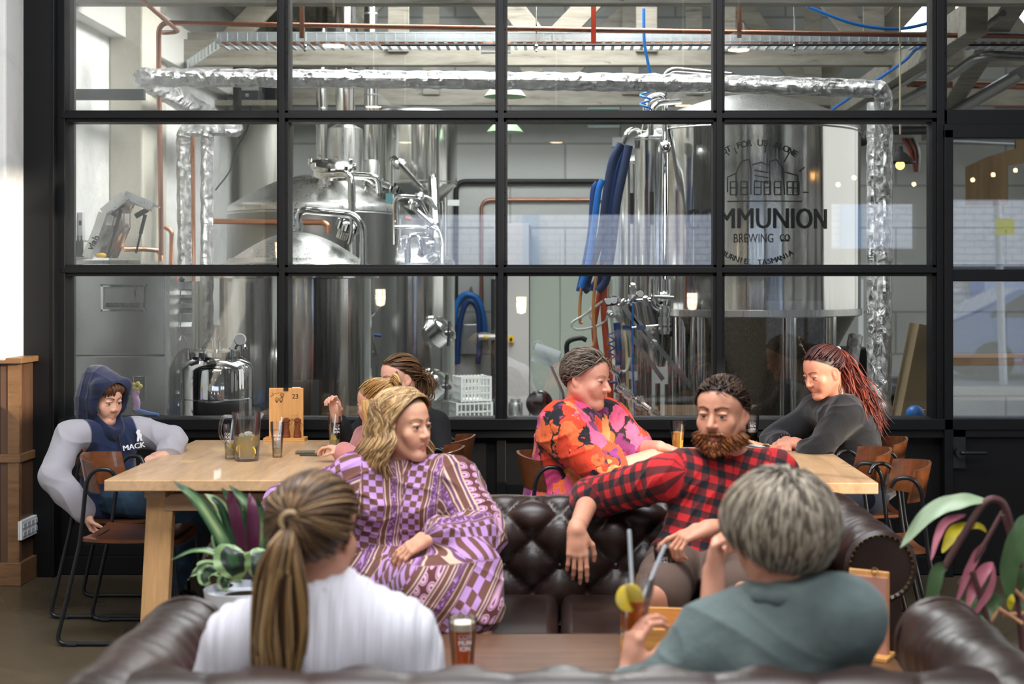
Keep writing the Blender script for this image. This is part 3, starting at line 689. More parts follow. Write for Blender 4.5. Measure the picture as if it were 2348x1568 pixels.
# pale rear silos on the left
for (px, rpx, d, y0, lb) in ((610, 62, 12.9, 285, 'tall dull steel silo half hidden behind the window post on the left'), (905, 70, 13.2, 262, 'second tall dull steel silo behind the hanging hopper')):
    t, *_ = tank('grain_silo', lb, px, d, rpx, y0, y0-20, .0, mat=metal('dull_steel', (.55, .54, .50), .42))
# flues
def flue(px, d, rpx, y_joint, sleeve, label):
    t = thing('flue', label, 'flue', (P(px, 0, d).x, d, 0), 0, 'steel flues through the roof'); r = rpx*d/F; zj = P(0, y_joint, d).z
    MB().cyl((0, 0, zj), (0, 0, 5.2), r, 32).build('pipe', STEEL, t, smooth=True)
    if sleeve:
        zb = P(0, sleeve[1], d).z; R2 = sleeve[0]*d/F; MB().lathe([(R2*.93, zb), (R2, zb+.3), (R2*.95, zj), (r, zj+.03)], n=40).build('sleeve', STEEL_SOFT, t, smooth=True, sharp=50)
    for z in (zj+.55, zj+1.2): MB().lathe([(r*1.005, -.008), (r*1.04, 0), (r*1.005, .008)], (0, 0, z), 32, capb=False, capt=False).build('band', STEEL_SOFT, t, smooth=True)
    return t
flue(792, 11.0, 22, 296, (41, 430), 'tall steel flue with a wide sleeve rising from the kettle')
flue(851, 11.4, 16, 376, (20, 500), 'slimmer steel flue just right of the wide one')
flue(738, 12.6, 13, 560, None, 'thin dull flue left of the wide one')
m = MB(); a = P(600, 262, 12.5)

# ---- COMMUNION tank: big fermenter on the right ----
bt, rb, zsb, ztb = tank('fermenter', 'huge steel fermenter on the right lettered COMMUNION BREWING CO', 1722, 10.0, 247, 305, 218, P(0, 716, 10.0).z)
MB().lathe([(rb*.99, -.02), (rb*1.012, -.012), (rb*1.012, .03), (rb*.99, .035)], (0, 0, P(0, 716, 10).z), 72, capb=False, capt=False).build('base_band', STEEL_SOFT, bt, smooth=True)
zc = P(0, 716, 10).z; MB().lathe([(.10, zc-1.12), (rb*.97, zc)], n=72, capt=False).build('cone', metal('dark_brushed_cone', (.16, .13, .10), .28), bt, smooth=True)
for k in range(5):
    a = [-2.2, -1.35, -.9, .6, 2.2][k]; x, y = rb*.93*math.cos(a), rb*.93*math.sin(a)
    MB().cyl((x, y, 0), (x, y, zc-.0), .058, 20).build('leg', STEEL, bt, smooth=True)
D = 9.6
pipe(bt, 'spray_pipe', [P(1478, 300, D), P(1482, 225, D), P(1525, 215, D), P(1525, 690, D-.3)], .022, CHROME, .1)
pipe(bt, 'spray_pipe', [P(1492, 310, 9.4), P(1494, 238, 9.4), P(1560, 232, 9.6)], .02, STEEL, .1)
pipe(bt, 'handrail', [P(1525, 300, D), P(1525, 168, D), P(1545, 158, D), P(1690, 172, D), P(1710, 195, D)], .018, STEEL, .08)
pipe(bt, 'outlet_bend', [P(1500, 640, 9.15), P(1500, 705, 9.15), P(1530, 707, 9.15), P(1530, 640, 9.15)], .024, CHROME, .08)
pipe(bt, 'sample_valve', [P(1524, 700, 9.15), P(1524, 760, 9.15)], .022, CHROME)
for py in (712, 732, 742, 755): clamp(bt, P(1524, py, 9.15), .028)
clamp(bt, P(1524, 680, 9.15), .024, (1, 0, 0)); pipe(bt, 'valve_lever', [P(1500, 680, 9.1), P(1545, 682, 9.1)], .01, STEEL_DARK)
pipe(bt, 'spray_pipe', [P(1430, 753, 9.2), P(1520, 745, 9.2)], .007, STEEL)
for px in (1438, 1470): MB().box(P(px, 751, 9.18)-bt.location, (.06, .04, .03)).build('valve_body', BLUE_HOSE, bt)
clamp(bt, P(1525, 338, 9.4), .03, (1, 0, 0)); MB().ball(P(1527, 338, 9.2)-bt.location, .035, 14).build('ball_valve', CHROME, bt, smooth=True)
def wrap(px0, py0, dr=.004):
    """text plane -> cylinder surface facing the window"""
    def f(x, y):
        a0 = ((px0-VX)*(10-rb)/F-bt.location.x)/rb; a = math.asin(max(-.99, min(.99, a0)))+x/rb
        R = rb+dr; return (R*math.sin(a), -R*math.cos(a), CH+(HY-py0)*(10-rb)/F+y)
    return f
SB = (10-rb)/F
def arctext(s, px, py, R, size, a0, a1, up=True, bold=True):
    n = len(s)
    for i, ch in enumerate(s):
        if ch == ' ': continue
        a = math.radians(a0+(a1-a0)*i/(n-1)); sgn = 1 if up else -1
        ox, oy = R*math.sin(a), R*math.cos(a)*sgn
        w_ = wrap(px, py); rot = -a if up else a
        text_mesh('lettering', ch, size, PRINT_BLACK, None, bt, bend=lambda x, y: w_(ox+x*math.cos(rot)-y*math.sin(rot), oy+x*math.sin(rot)+y*math.cos(rot)), bold=bold)
LX0 = 1737
text_mesh('lettering', 'COMMUNION', .190, PRINT_BLACK, None, bt, bend=wrap(1738, 503), bold=True, squash=.82)
text_mesh('lettering', 'BREWING', .082, PRINT_BLACK, None, bt, bend=wrap(1728, 547), squash=.72)
text_mesh('lettering', 'CO', .058, PRINT_BLACK, None, bt, bend=wrap(1800, 545), bold=True, squash=.8)
arctext('NOT FOR US ALONE', 1737, 500, 172*SB, .058, -31, 31)
arctext('BURNIE, TASMANIA', 1737, 452, 150*SB, .050, -31, 31, up=False)
# line drawing of the building above the words
lm = MB()
def line(pts, wd=.0042):
    w_ = wrap(1755, 420, .003)
    for (a, b) in zip(pts[:-1], pts[1:]):
        n = max(1, int(abs(a[0]-b[0])/12)); dx, dy = b[0]-a[0], b[1]-a[1]; L_ = math.hypot(dx, dy) or 1; nx, ny = -dy/L_*1.3, dx/L_*1.3
        for k in range(n):
            t0, t1 = k/n, (k+1)/n; q = []
            for (t, sg_) in ((t0, 1), (t0, -1), (t1, -1), (t1, 1)):
                X = a[0]+dx*t+nx*sg_; Y = a[1]+dy*t+ny*sg_; q.append(w_((X-1755)*SB*1.0, (420-Y)*SB))
            lm.add(q, [(0, 1, 2, 3)])
for s_ in ([(1668, 461), (1842, 461)], [(1688, 450), (1688, 395), (1700, 370), (1717, 365), (1722, 385), (1722, 446)], [(1724, 378), (1745, 372), (1765, 380)], [(1765, 446), (1765, 370), (1780, 366), (1795, 384), (1800, 446)],
           [(1668, 405), (1690, 396)], [(1668, 440), (1668, 405)], [(1800, 394), (1832, 402), (1832, 446)], [(1730, 390), (1762, 396)], [(1730, 402), (1762, 408)], [(1730, 414), (1762, 420)],
           [(1672, 355), (1664, 345)], [(1690, 352), (1684, 338)], [(1755, 350), (1755, 335)], [(1798, 372), (1812, 348)], [(1836, 392), (1850, 382)], [(1660, 418), (1640, 420)], [(1845, 440), (1860, 440)], [(1790, 552), (1812, 552)]): line(s_)
for wx0 in (1675, 1699, 1730, 1752, 1776, 1806, 1820):
    line([(wx0, 446), (wx0, 416), (wx0+15, 416), (wx0+15, 446), (wx0, 446)]); line([(wx0, 430), (wx0+15, 430)])
lm.build('line_drawing', PRINT_BLACK, bt)
# smaller fermenters left of it
for (px, rp, d, ysh, yd, yb, lb) in ((1505, 50, 9.75, 318, 298, 690, 'narrow steel yeast tank just left of the huge lettered fermenter'), (1458, 40, 10.3, 372, 355, 700, 'small dim steel tank at the left edge of the fermenter group, beside the blue hoses')):
    t, r_, a_, b_ = tank('yeast_tank', lb, px, d, rp, ysh, yd, P(0, yb, d).z, cone=P(0, yb+150, d).z)
    for sx in (-.7, .7): MB().cyl((sx*r_, 0, 0), (sx*r_, 0, P(0, yb-10, d).z), .028, 14).build('leg', STEEL, t, smooth=True)
    MB().box((-.3*r_, -r_, P(0, 480, d).z), (.02, .03, .22)).build('sight_gauge', RUBBER, t)
# row of thin bright tubes and struts beneath the fermenter
fr = thing('tank_stand', 'row of thin bright steel uprights and a slanting brace beneath the huge fermenter', 'tank stand', (P(1480, 0, 9.5).x, 9.5, 0))
for px in (1424, 1442, 1462, 1486, 1508, 1530, 1560, 1600): 
    p = P(px, 0, 9.5+random.uniform(-.15, .2)); MB().cyl((p.x-fr.location.x, p.y-9.5, 0), (p.x-fr.location.x, p.y-9.5, P(0, 870+(px-1424)*.1, 9.5).z+(.55 if px > 1550 else 0)), .018 if px < 1550 else .055, 12).build('upright', STEEL, fr, smooth=True)
for (a, b) in (((1412, 722), (1520, 870)), ((1450, 722), (1600, 905)), ((1428, 700), (1500, 800))):
    MB().beam(P(*a, 9.5)-fr.location, P(*b, 9.5)-fr.location, .05, .03).build('brace', STEEL_DARK, fr)
# ---- pipes and trays overhead ----
def foilpipe(name, label, pts, r, cat='pipe', fil=.08):
    b = Vector(pts[0]); t = MB().tube(fillet([Vector(p)-b for p in pts], fil, 5), r, 20)
    # rumple the jacket a little
    m = MB(); path = fillet([Vector(p) for p in pts], fil, 5); out = []
    for i in range(len(path)-1):
        n = max(1, int((path[i+1]-path[i]).length/.05))
        for k in range(n): out.append(path[i].lerp(path[i+1], k/n))
    out.append(path[-1]); rr = [r*(1+.06*math.sin(i*2.1)+random.uniform(-.05, .05)) for i in range(len(out))]
    m.tube(out, rr, 22); o = m.build(name, FOIL, smooth=True, sharp=180, loc=b); return tag(o, label, cat)
d1 = 8.9
foilpipe('insulated_pipe', 'long foil wrapped pipe running across the upper panes and bending down at the right', [P(322, 177, 8.75), P(1000, 183, d1), P(1660, 192, d1), P(2027, 205, 8.7), P(2026, 250, 8.7), P(2022, 975, 8.6)], .057)
foilpipe('insulated_pipe', 'foil wrapped upright pipe directly left of the right hand bend', [P(2003, 236, 8.95), P(2003, 985, 8.9)], .042)
foilpipe('insulated_pipe', 'foil wrapped pipe slanting back from the left corner of the long pipe', [P(326, 182, 8.75), P(540, 296, 11.0)], .065)
foilpipe('insulated_pipe', 'foil wrapped pipe slanting back beneath the other slanting one', [P(345, 196, 9.0), P(500, 290, 11.2), P(548, 296, 11.2)], .05)
foilpipe('insulated_pipe', 'leftmost upright foil wrapped pipe beside the copper pipe', [P(480, 298, 9.75), P(421, 298, 9.7), P(420, 330, 9.7), P(424, 605, 9.6), P(426, 700, 9.6)], .047)
foilpipe('insulated_pipe', 'upright foil wrapped pipe running down behind the polished keg tank', [P(540, 298, 9.55), P(476, 297, 9.5), P(475, 330, 9.5), P(474, 800, 9.4)], .042)
foilpipe('insulated_pipe', 'short foil wrapped pipe behind the laughing woman in black', [P(1962, 770, 9.6), P(1946, 860, 9.5), P(1940, 1000, 9.4)], .05)
# cable tray
t = thing('cable_tray', 'long perforated galvanised cable tray hanging across the upper panes', 'cable tray', (0, 9.6, P(0, 100, 9.6).z))
x0, x1 = P(497, 0, 9.6).x, P(2400, 0, 9.6).x
m = MB(); m.bbox(x0, x1, -.003, 0, .012, .075); m.bbox(x0, x1, -.008, .0, .07, .078); m.bbox(x0, x1, -.008, 0, .012, .018); 
n = 84
for k in range(n): x = x0+(x1-x0)*k/n; m.bbox(x, x+.008, -.012, 0, .014, .074); m.bbox(x+.022, x+.045, -.005, -.002, .034, .056)
m.build('side_rail', GALV, t)
m = MB(); 
for k in range(n): x = x0+(x1-x0)*k/n; m.bbox(x, x+.022, 0, .30, .002, .012)
m.bbox(x0, x1, .30, .303, .012, .075); m.build('tray_floor', GALV, t)
m = MB().tube([(x0, .05, .02), (x1, .05, .02)], .012, 10); m.tube([(x0, .15, .02), (x1, .15, .02)], .010, 10); m.tube([(x0, .1, .02), (x1, .1, .02)], .010, 10); m.build('cable_bundle', COPPER, t); 
MB().tube([(P(870, 0, 9.5).x, -.02, -.012), (x1, -.02, -.012)], .008, 8).build('cable', RUBBER, t)
for px in (700, 1230, 1820, 2150):
    x = P(px, 0, 9.6).x; m = MB(); m.cyl((x, -.02, -.06), (x, -.02, 1.0), .004, 6); m.ball((x, -.02, -.02), .014, 8); m.ball((x, -.02, -.05), .009, 8); m.build('hanger_rod', CHROME, t)
m = MB(); A = P(505, 98, 9.6)-t.location; B = P(425, 152, 10.9)-t.location
m.beam(A, B, .005, .07); 
for k in range(10): q = A.lerp(B, k/10); m.beam(q+Vector((0, -.012, -.03)), q+Vector((0, -.012, .035)), .012, .01)
m.build('tray_branch', GALV, t)
m = MB().bbox(-.0, .0, 0, 0, 0, 0) 
o = MB().bbox(-.10, .10, -.03, .03, -.03, .03).build('junction_box', WHITE_PLASTIC, bevel=.004); o.location = P(1137, 112, 9.62); tag(o, 'white junction box hanging under the cable tray beside the window post', 'junction box')
# copper pipes
def tubething(name, label, cat, pts, r, mat, fil=.06, n=12, group=None, sp_=0):
    p = [Vector(q) for q in pts]; b = p[0].copy(); p = [q-b for q in p]; p = spline(p, sp_) if sp_ else fillet(p, fil)
    o = MB().tube(p, r, n).build(name, mat, smooth=True); o.location = b; return tag(o, label, cat, group)
tubething('copper_pipe', 'long copper pipe across the top panes, bending down along the left brewery wall', 'pipe', [P(2400, 84, 9.0), P(1660, 74, 9.0), P(1140, 65, 9.0), P(640, 57, 9.0), P(364, 52, 9.0), P(364, 140, 9.05), P(370, 585, 9.1)], .0165, COPPER_OLD, .07)
tubething('copper_pipe', 'copper pipe running back along the top of the left brewery wall', 'pipe', [P(320, -5, 8.3), P(408, 71, 9.1), P(400, 74, 9.1), P(372, 75, 9.05)], .014, COPPER_OLD, .03)
tubething('copper_pipe', 'copper pipe passing behind the kettle at mid height', 'pipe', [P(470, 507, 10.4), P(742, 510, 10.0), P(752, 516, 10.0), P(752, 535, 10.0)], .02, COPPER, .05)
tubething('copper_pipe', 'thin copper pipe on the back wall, right of the tanks', 'pipe', [P(1380, 458, 14.17), P(1104, 458, 14.17), P(1104, 720, 14.17)], .018, COPPER_OLD, .1)
tubething('copper_pipe', 'copper loop with fittings behind the steel lid', 'pipe', [P(283, 571, 9.0), P(330, 571, 9.1), P(368, 574, 9.2), P(368, 640, 9.2), P(392, 640, 9.3), P(394, 530, 9.3), P(378, 520, 9.3)], .016, COPPER, .04)
tubething('copper_pipe', 'upright copper pipe right of the leftmost foil pipe', 'pipe', [P(442, 300, 10.0), P(443, 1150, 10.0)], .018, COPPER, .05)
tubething('rusty_pipe', 'rusty horizontal pipe at the upper right behind the slanting beams', 'pipe', [P(2080, 192, 11.5), P(2360, 198, 11.5)], .028, COPPER_OLD)
tubething('black_pipe', 'black pipe framing a rectangle on the back wall', 'pipe', [P(1380, 416, 14.16), P(1046, 416, 14.16), P(1044, 760, 14.16)], .026, RUBBER, .1)
tubething('black_pipe', 'black lagged pipe bending near the pendant lamp', 'pipe', [P(1965, 325, 11), P(1985, 325, 11), P(1990, 300, 11), P(2130, 298, 11.2)], .035, RUBBER, .1)
tubething('grey_conduit', 'thick grey conduit slanting up to the top right corner', 'pipe', [P(2050, 240, 12.5), P(2170, 180, 10.5), P(2245, 127, 9.7), P(2380, 130, 9.6)], .035, STEEL_DARK, .15)
tubething('grey_conduit', 'slim grey conduit slanting beside the thick one', 'pipe', [P(1960, 262, 12.5), P(2170, 130, 9.9), P(2300, 30, 8.8)], .022, STEEL_DARK, .15)
tubething('grey_conduit', 'wide grey conduit at the far upper right above the door', 'pipe', [P(2180, 262, 12.5), P(2348, 165, 10.2)], .05, STEEL_DARK, .15)
tubething('blue_air_hose', 'bright blue air hose sagging across the top right panes', 'hose', [P(1850, 15, 9.3), P(1960, 55, 9.3), P(2060, 66, 9.3), P(2150, 48, 9.3), P(2208, 34, 9.3), P(2165, 80, 9.6), P(2105, 110, 9.8), P(2060, 150, 10.2), P(1910, 250, 11)], .011, BLUE_BRIGHT, sp_=8)
tubething('blue_air_hose', 'bright blue air hose hanging down to the coil above the yeast tank', 'hose', [P(1476, 20, 9.3), P(1477, 90, 9.3), P(1484, 135, 9.3), P(1491, 170, 9.3)], .010, BLUE_BRIGHT, sp_=8)
cp = [P(1480+12*math.cos(a), 208+a*3.3, 9.4+.04*math.sin(a)) for a in [k*.5 for k in range(38)]]
tubething('coiled_air_hose', 'bright blue coiled air hose above the yeast tank', 'hose', cp, .007, BLUE_BRIGHT, sp_=2, n=8)
for (px, lb) in ((1361, 'orange painted pipe strap above the copper pipe'), ):
    o = MB().bbox(-.016, .016, -.004, .004, -.16, .1).build('pipe_strap', pbr('orange_red_paint', rgb('#d8472c'), .5)); o.location = P(px, 42, 8.98); tag(o, lb, 'strap')
for (px, lb) in ((692, 'grey perforated pipe strap at the upper left of the copper pipe'), (1695, 'grey perforated pipe strap at the upper right of the copper pipe')):
    o = MB().bbox(-.014, .014, -.004, .004, -.13, .13).build('pipe_strap', COPPER_OLD); o.location = P(px, 40, 8.98); tag(o, lb, 'strap')
# green enamel lamps, real ones in the brewery
GREEN = pbr('pale_green_enamel', rgb('#a9c9a0'), .25)
for (px, py, lb) in ((1158, 216, 'pale green enamel lamp shade, upper of the pair at the window post'), (1158, 298, 'pale green enamel lamp shade, lower of the pair at the window post')):
    d = 10.2 if py < 250 else 12.0
    t = thing('enamel_lamp', lb, 'lamp', P(px, py, d), 0, 'green enamel lamps'); R_ = 49*d/F if py < 250 else 42*d/F
    MB().lathe([(.03, R_*.52), (R_*.5, R_*.46), (R_*.85, R_*.08), (R_, -R_*.12), (R_*.97, -R_*.12), (R_*.8, R_*.05)], capb=False, capt=False, n=40).build('lamp_shade', GREEN, t, smooth=True)
    MB().cyl((0, 0, R_*.5), (0, 0, 4.8-t.location.z), .008, 8).build('rod', STEEL_DARK, t)
pl = pendant(P(2064, 366, 9.0), 'grey enamel pendant lamp with a glowing bulb beside the right hand foil pipe', .095, 4.9, None, SHADE, False)
# exit sign
ex = thing('exit_sign', 'green exit sign on the back brewery wall behind the window bar', 'sign', P(1384, 270, 14.165))
MB().bbox(-.16, .16, -.03, .03, -.10, .10).build('housing', WHITE_PLASTIC, ex, bevel=.01)
MB().bbox(-.155, .155, -.036, -.03, -.075, .08).build('sign_face', pbr('exit_green', rgb('#1f7a55'), .4, emc=rgb('#1f7a55'), ems=.3), ex)
text_mesh('lettering', 'EXIT', .11, PRINT_WHITE, TM((.03, -.04, 0), math.pi/2), ex, .001, bold=True); MB().bbox(-.13, -.07, -.04, -.036, -.05, .05).build('running_figure_panel', PRINT_WHITE, ex)
# speakers and boxes on the wall shelf
for (x0, x1, lb) in ((476, 517, 'plain black loudspeaker on the high shelf, left of the equipment box'), (600, 634, 'black box on the high shelf right of the equipment box')):
    A = P(x0, 198, 12.6); B = P(x1, 243, 12.6); o = MB().bbox(0, B.x-A.x, 0, .25, 0, A.z-B.z).build('speaker_box', pbr('matt_black', rgb('#1c1d1f'), .6), bevel=.01); o.location = (A.x, 12.6, B.z); tag(o, lb, 'speaker')
t = thing('equipment_box', 'dark grey powered equipment box on the high shelf', 'equipment box', (P(534, 0, 12.3).x, 12.3, P(0, 244, 12.3).z))
MB().bbox(0, .225, 0, .2, 0, .14).build('casing', pbr('dark_grey_casing', rgb('#3a3c40'), .5), t, bevel=.006)
m = MB(); 
for i in range(2):
    for j in range(2): m.cyl((.115+i*.015, -.003, .09+j*.015), (.115+i*.015, 0, .09+j*.015), .005, 8)
m.bbox(.12, .17, -.002, 0, .02, .055); m.build('connector', WHITE_PLASTIC, t)
A = P(470, 245, 12.7); o = MB().bbox(0, .75, 0, .4, -.05, -.005).build('wall_shelf', TIMBER_OLD); o.location = (A.x, 12.25, A.z+.01); tag(o, 'high timber shelf carrying the speakers and equipment box', 'shelf')
tubething('power_cable', 'thin black cable dangling from the equipment box down past the foil pipe', 'cable', [P(575, 244, 12.1), P(566, 300, 11.9), P(540, 345, 11.5), P(528, 390, 11.0), P(495, 435, 10.5)], .006, RUBBER, sp_=8, n=6)
tubething('black_elbow_pipe', 'black elbow vent pipe above the foil pipe at upper left', 'pipe', [P(562, 180, 11.5), P(560, 128, 11.5), P(544, 128, 11.5), P(544, 250, 11.5), P(530, 250, 12.6)], .035, RUBBER, .05)
o = MB().bbox(-.27, .27, -.04, .0, -.035, .03).build('black_rail', pbr('dark_rail', rgb('#2a2c30'), .5), bevel=.004); o.location = P(232, 217, 8.6); tag(o, 'dark flat rail on the white wall at the upper left', 'rail')
# ---- left: stainless machine with raised lid ----
mc = thing('canning_machine', 'square stainless machine with a recessed handle, behind the hooded boy', 'machine', (P(150, 0, 8.5).x, 8.5, 0))
X0, X1 = 0, P(378, 0, 8.5).x-P(150, 0, 8.5).x; ZT_ = P(0, 622, 8.5).z; ZM = P(0, 815, 8.5).z
SHEET = pbr('stainless_sheet', (.46, .47, .48), .27, 1, bump=(2.5, .15)) 
MB().bbox(X0-.3, X1, 0, .5, ZM+.003, ZT_).build('cabinet', SHEET, mc, bevel=.006)
MB().bbox(X0-.3, X1, 0, .5, 0, ZM-.003).build('lower_cabinet', SHEET, mc, bevel=.006)
MB().bbox(X1, X1+.03, -.004, .5, 0, ZT_).build('corner_post', STEEL_SOFT, mc)
hc = P(284, 683, 8.5)-mc.location
m = MB()
for (a, b, c_, d_) in ((-.135, .135, .065, .078), (-.135, .135, -.078, -.065), (-.135, -.118, -.078, .078), (.118, .135, -.078, .078)): m.bbox(hc.x+a, hc.x+b, -.014, 0, hc.z+c_, hc.z+d_)
h_ = m.build('handle_frame', STEEL, mc, bevel=.003)
MB().bbox(hc.x-.118, hc.x+.118, -.002, .002, hc.z-.065, hc.z+.065).build('recess', STEEL_DARK, h_)
m = MB().tube([(hc.x-.1+.2*k/40, -.02, hc.z-.042) for k in range(41)], [.012+.002*(k % 2) for k in range(41)], 12); m.build('spring_grip', RUBBER, h_, smooth=True)
m = MB()
for sx in (-.13, .13):
    for sz in (-.073, .073): m.ball((hc.x+sx, -.016, hc.z+sz), .006, 8)
q = m.build('rivets', CHROME, h_); q['kind'] = 'stuff'
hc2 = P(318, 893, 8.5)-mc.location
MB().bbox(hc2.x-.03, hc2.x+.045, -.012, 0, hc2.z-.08, hc2.z+.08).build('socket_frame', STEEL, mc, bevel=.003); MB().bbox(hc2.x-.02, hc2.x+.028, -.014, -.01, hc2.z-.06, hc2.z+.06).build('socket', RUBBER, mc)
# raised hood lid
ld = thing('machine_lid', 'raised angled steel lid on gas struts above the stainless machine', 'lid', P(205, 598, 8.6))
def lidp(px, py, dd=0): return P(px, py, 8.6+dd)-ld.location
prof = [(200, 590), (228, 520), (238, 488), (286, 448), (350, 474)]
m = MB()
A_ = [lidp(a, b) for a, b in prof]; B_ = [lidp(a+ox, b+oy, .38) for (a, b), (ox, oy) in zip(prof, [(70, 2), (72, 2), (62, 2), (30, 6), (18, 4)])]
for i in range(len(A_)-1):
    n_ = Vector((.0, -.0, .012)); m.add([A_[i], A_[i+1], B_[i+1], B_[i], A_[i]+n_, A_[i+1]+n_, B_[i+1]+n_, B_[i]+n_], [(0, 1, 2, 3), (7, 6, 5, 4), (0, 4, 5, 1), (1, 5, 6, 2), (2, 6, 7, 3), (3, 7, 4, 0)])
m.build('hood', STEEL, ld)
m = MB()
for a, b in zip(A_[:-1], A_[1:]): m.beam(a, b, .05, .045, (0, -1, .3))
m.build('hood_rim', STEEL_SOFT, ld)
for (a, b, dd) in (((278, 480), (248, 585), .05), ((333, 492), (312, 580), .3)):
    s_ = MB().cyl(lidp(*a, dd), lidp(*b, dd), .007, 10); s_.cyl(lidp(*a, dd), (lidp(*a, dd)+lidp(*b, dd))*.5, .012, 10); s_.build('gas_strut', RUBBER, ld)
    MB().beam(lidp(a[0]-22, a[1]+4, dd), lidp(a[0]+6, a[1]-12, dd), .02, .03).build('strut_bracket', RUBBER, ld)
text_mesh('lettering', 'vlab', .06, PRINT_BLACK, TM(lidp(214, 556, -.03), math.pi/2, -1.05, 0), ld, .001, bold=True)
MB().ball(lidp(232, 585, -.1), (.03, .03, .015), 12).build('yellow_cap', pbr('yellow_plastic', rgb('#e8b92a'), .5), ld, smooth=True)
MB().bbox(-.03, .40, -.3, .15, -.02, -.0).build('top_plate', STEEL_SOFT, ld)
# cartons and bottles at the far left shelf
for k, (px, py, c_, lb) in enumerate([(163, 518, '#d9c6b8', 'leftmost tall cardboard carton on the left wall shelf'), (173, 520, '#cfd0d0', 'middle tall printed carton with a pear mark on the left wall shelf'), (184, 520, '#c9c9cc', 'rightmost tall printed carton on the left wall shelf')]):
    t = thing('carton', lb, 'carton', P(px, 550, 8.8), 0, 'tall cartons on the wall shelf'); MB().bbox(-.013, .013, 0, .05, 0, .17).build('box', pbr('card_%d' % k, rgb(c_), .6), t)
    MB().bbox(-.008, .008, -.002, 0, .09, .12).build('printed_mark', pbr('olive_print', rgb('#8f9a3a'), .6) if k == 1 else PRINT_BROWN, t)
o = MB().bbox(-.08, .05, -.02, .12, -.20, -.185).build('wall_shelf', STEEL_SOFT); o.location = P(178, 520, 8.8); tag(o, 'small steel shelf of little bottles at the far left edge', 'shelf')
o = MB().bbox(-.08, .05, -.02, .12, -.005, .003).build('wall_shelf', STEEL_SOFT); o.location = P(178, 552, 8.8); tag(o, 'small steel shelf under the tall cartons', 'shelf')
for k in range(4):
    t = MB().lathe([(.011, 0), (.012, .05), (.012, .09), (.005, .11), (.005, .13)], n=12).build('dark_bottle', pbr('dark_bottle_glass', rgb('#2a2d2c'), .15), smooth=True); p = P(163+k*8, 600, 8.78); t.location = (p.x, p.y, p.z); t.location.z = P(0, 520, 8.8).z-.185; tag(t, 'small dark bottle on the lower far left wall shelf', 'bottle', 'small bottles on the far left shelf')
# ---- parts bins with flaps ----
pb = thing('parts_cabinet', 'column of clear parts bins with small tilted steel flaps beside the machine', 'cabinet', (P(376, 0, 8.75).x, 8.75, 0))
zt_ = P(0, 645, 8.75).z; wd_ = 64*8.75/F
MB().bbox(0, wd_, .01, .25, 0, zt_).build('body', STEEL, pb)
rows = [672, 692, 715, 745, 776, 850, 898, 925]
for py in rows:
    z = P(0, py, 8.75).z; MB().bbox(0, wd_, -.004, .01, z+.022, z+.026).build('shelf_edge', STEEL_DARK, pb)
    for (a, b) in ((.0, .58), (.62, 1.0)) if py < 760 else ((.0, .62),):
        m = MB(); m.add([(wd_*a, 0, z+.02), (wd_*b, 0, z+.02), (wd_*b+.01, -.05, z-.008), (wd_*a+.01, -.05, z-.008), (wd_*a, .004, z+.016), (wd_*b, .004, z+.016), (wd_*b+.01, -.046, z-.012), (wd_*a+.01, -.046, z-.012)], [(0, 1, 2, 3), (7, 6, 5, 4), (0, 4, 5, 1), (1, 5, 6, 2), (2, 6, 7, 3), (3, 7, 4, 0)]); m.build('flap', WHITE_PLASTIC if py > 740 else STEEL_SOFT, pb)
t = thing('red_torch', 'red handled tool lying on top of the parts bins', 'tool', P(383, 640, 8.65)); MB().tube([(0, 0, 0), (.06, 0, .006)], .011, 12).build('grip', pbr('red_plastic', rgb('#d3323f'), .4), t, smooth=True); MB().ball((.09, 0, -.002), .018, 12).build('head', RUBBER, t, smooth=True)
tubething('blue_glove', 'crumpled blue cloth at the foot of the parts bins', 'cloth', [P(414, 930, 8.6), P(424, 948, 8.58), P(416, 955, 8.6), P(428, 938, 8.6), P(430, 958, 8.6)], .012, BLUE_BRIGHT, sp_=5)
# small polished keg tank
kg = thing('keg_tank', 'small mirror polished steel tank with a clamp lid and gauge, beside the parts bins', 'tank', (P(497, 0, 8.4).x, 8.4, 0))
R_ = 83*8.4/F; zz = lambda py: P(0, py, 8.4).z
MB().lathe([(R_*.8, .0), (R_, .08), (R_, zz(915)), (R_, zz(846)), (R_*.93, zz(832)), (R_*.7, zz(822)), (R_*.62, zz(816))], n=64).build('shell', CHROME, kg, smooth=True, sharp=60)
MB().lathe([(R_*1.005, -.004), (R_*1.015, 0), (R_*1.005, .004)], (0, 0, zz(911)), 64, capb=False, capt=False).build('band', STEEL, kg, smooth=True)
MB().lathe([(R_*.62, zz(818)), (R_*.72, zz(816)), (R_*.72, zz(806)), (R_*.62, zz(804)), (R_*.3, zz(800)), (.035, zz(798)), (.035, zz(780)), (.05, zz(779)), (.05, zz(775)), (.02, zz(774)), (.02, zz(745))], n=40).build('lid', STEEL, kg, smooth=True, sharp=40)
m = MB()
for k in range(6): a = k*1.047+.3; m.cyl((math.cos(a)*R_*.74, math.sin(a)*R_*.74, zz(822)), (math.cos(a)*R_*.74, math.sin(a)*R_*.74, zz(800)), .009, 8)
b_ = m.build('clamp_bolts', CHROME, kg); b_['kind'] = 'stuff'
gx = P(548, 0, 8.3).x-kg.location.x; gp = MB().tube(fillet([(gx, -.05, zz(815)), (gx, -.05, zz(790))], .01), .010, 10); gp.tube(arc((gx, -.05, zz(800)), .03, 0, 180, 8), .009, 8); gp.build('gauge_pipe', CHROME, kg, smooth=True)
gg = MB().lathe([(.034, -.012), (.036, .0), (.036, .012)], (gx, -.06, zz(777)), 28, RX(math.pi/2)).build('gauge', CHROME, kg, smooth=True)
MB().lathe([(.0, .014), (.031, .013)], (gx, -.062, zz(777)), 28, RX(math.pi/2)).build('gauge_face', PRINT_WHITE, gg)
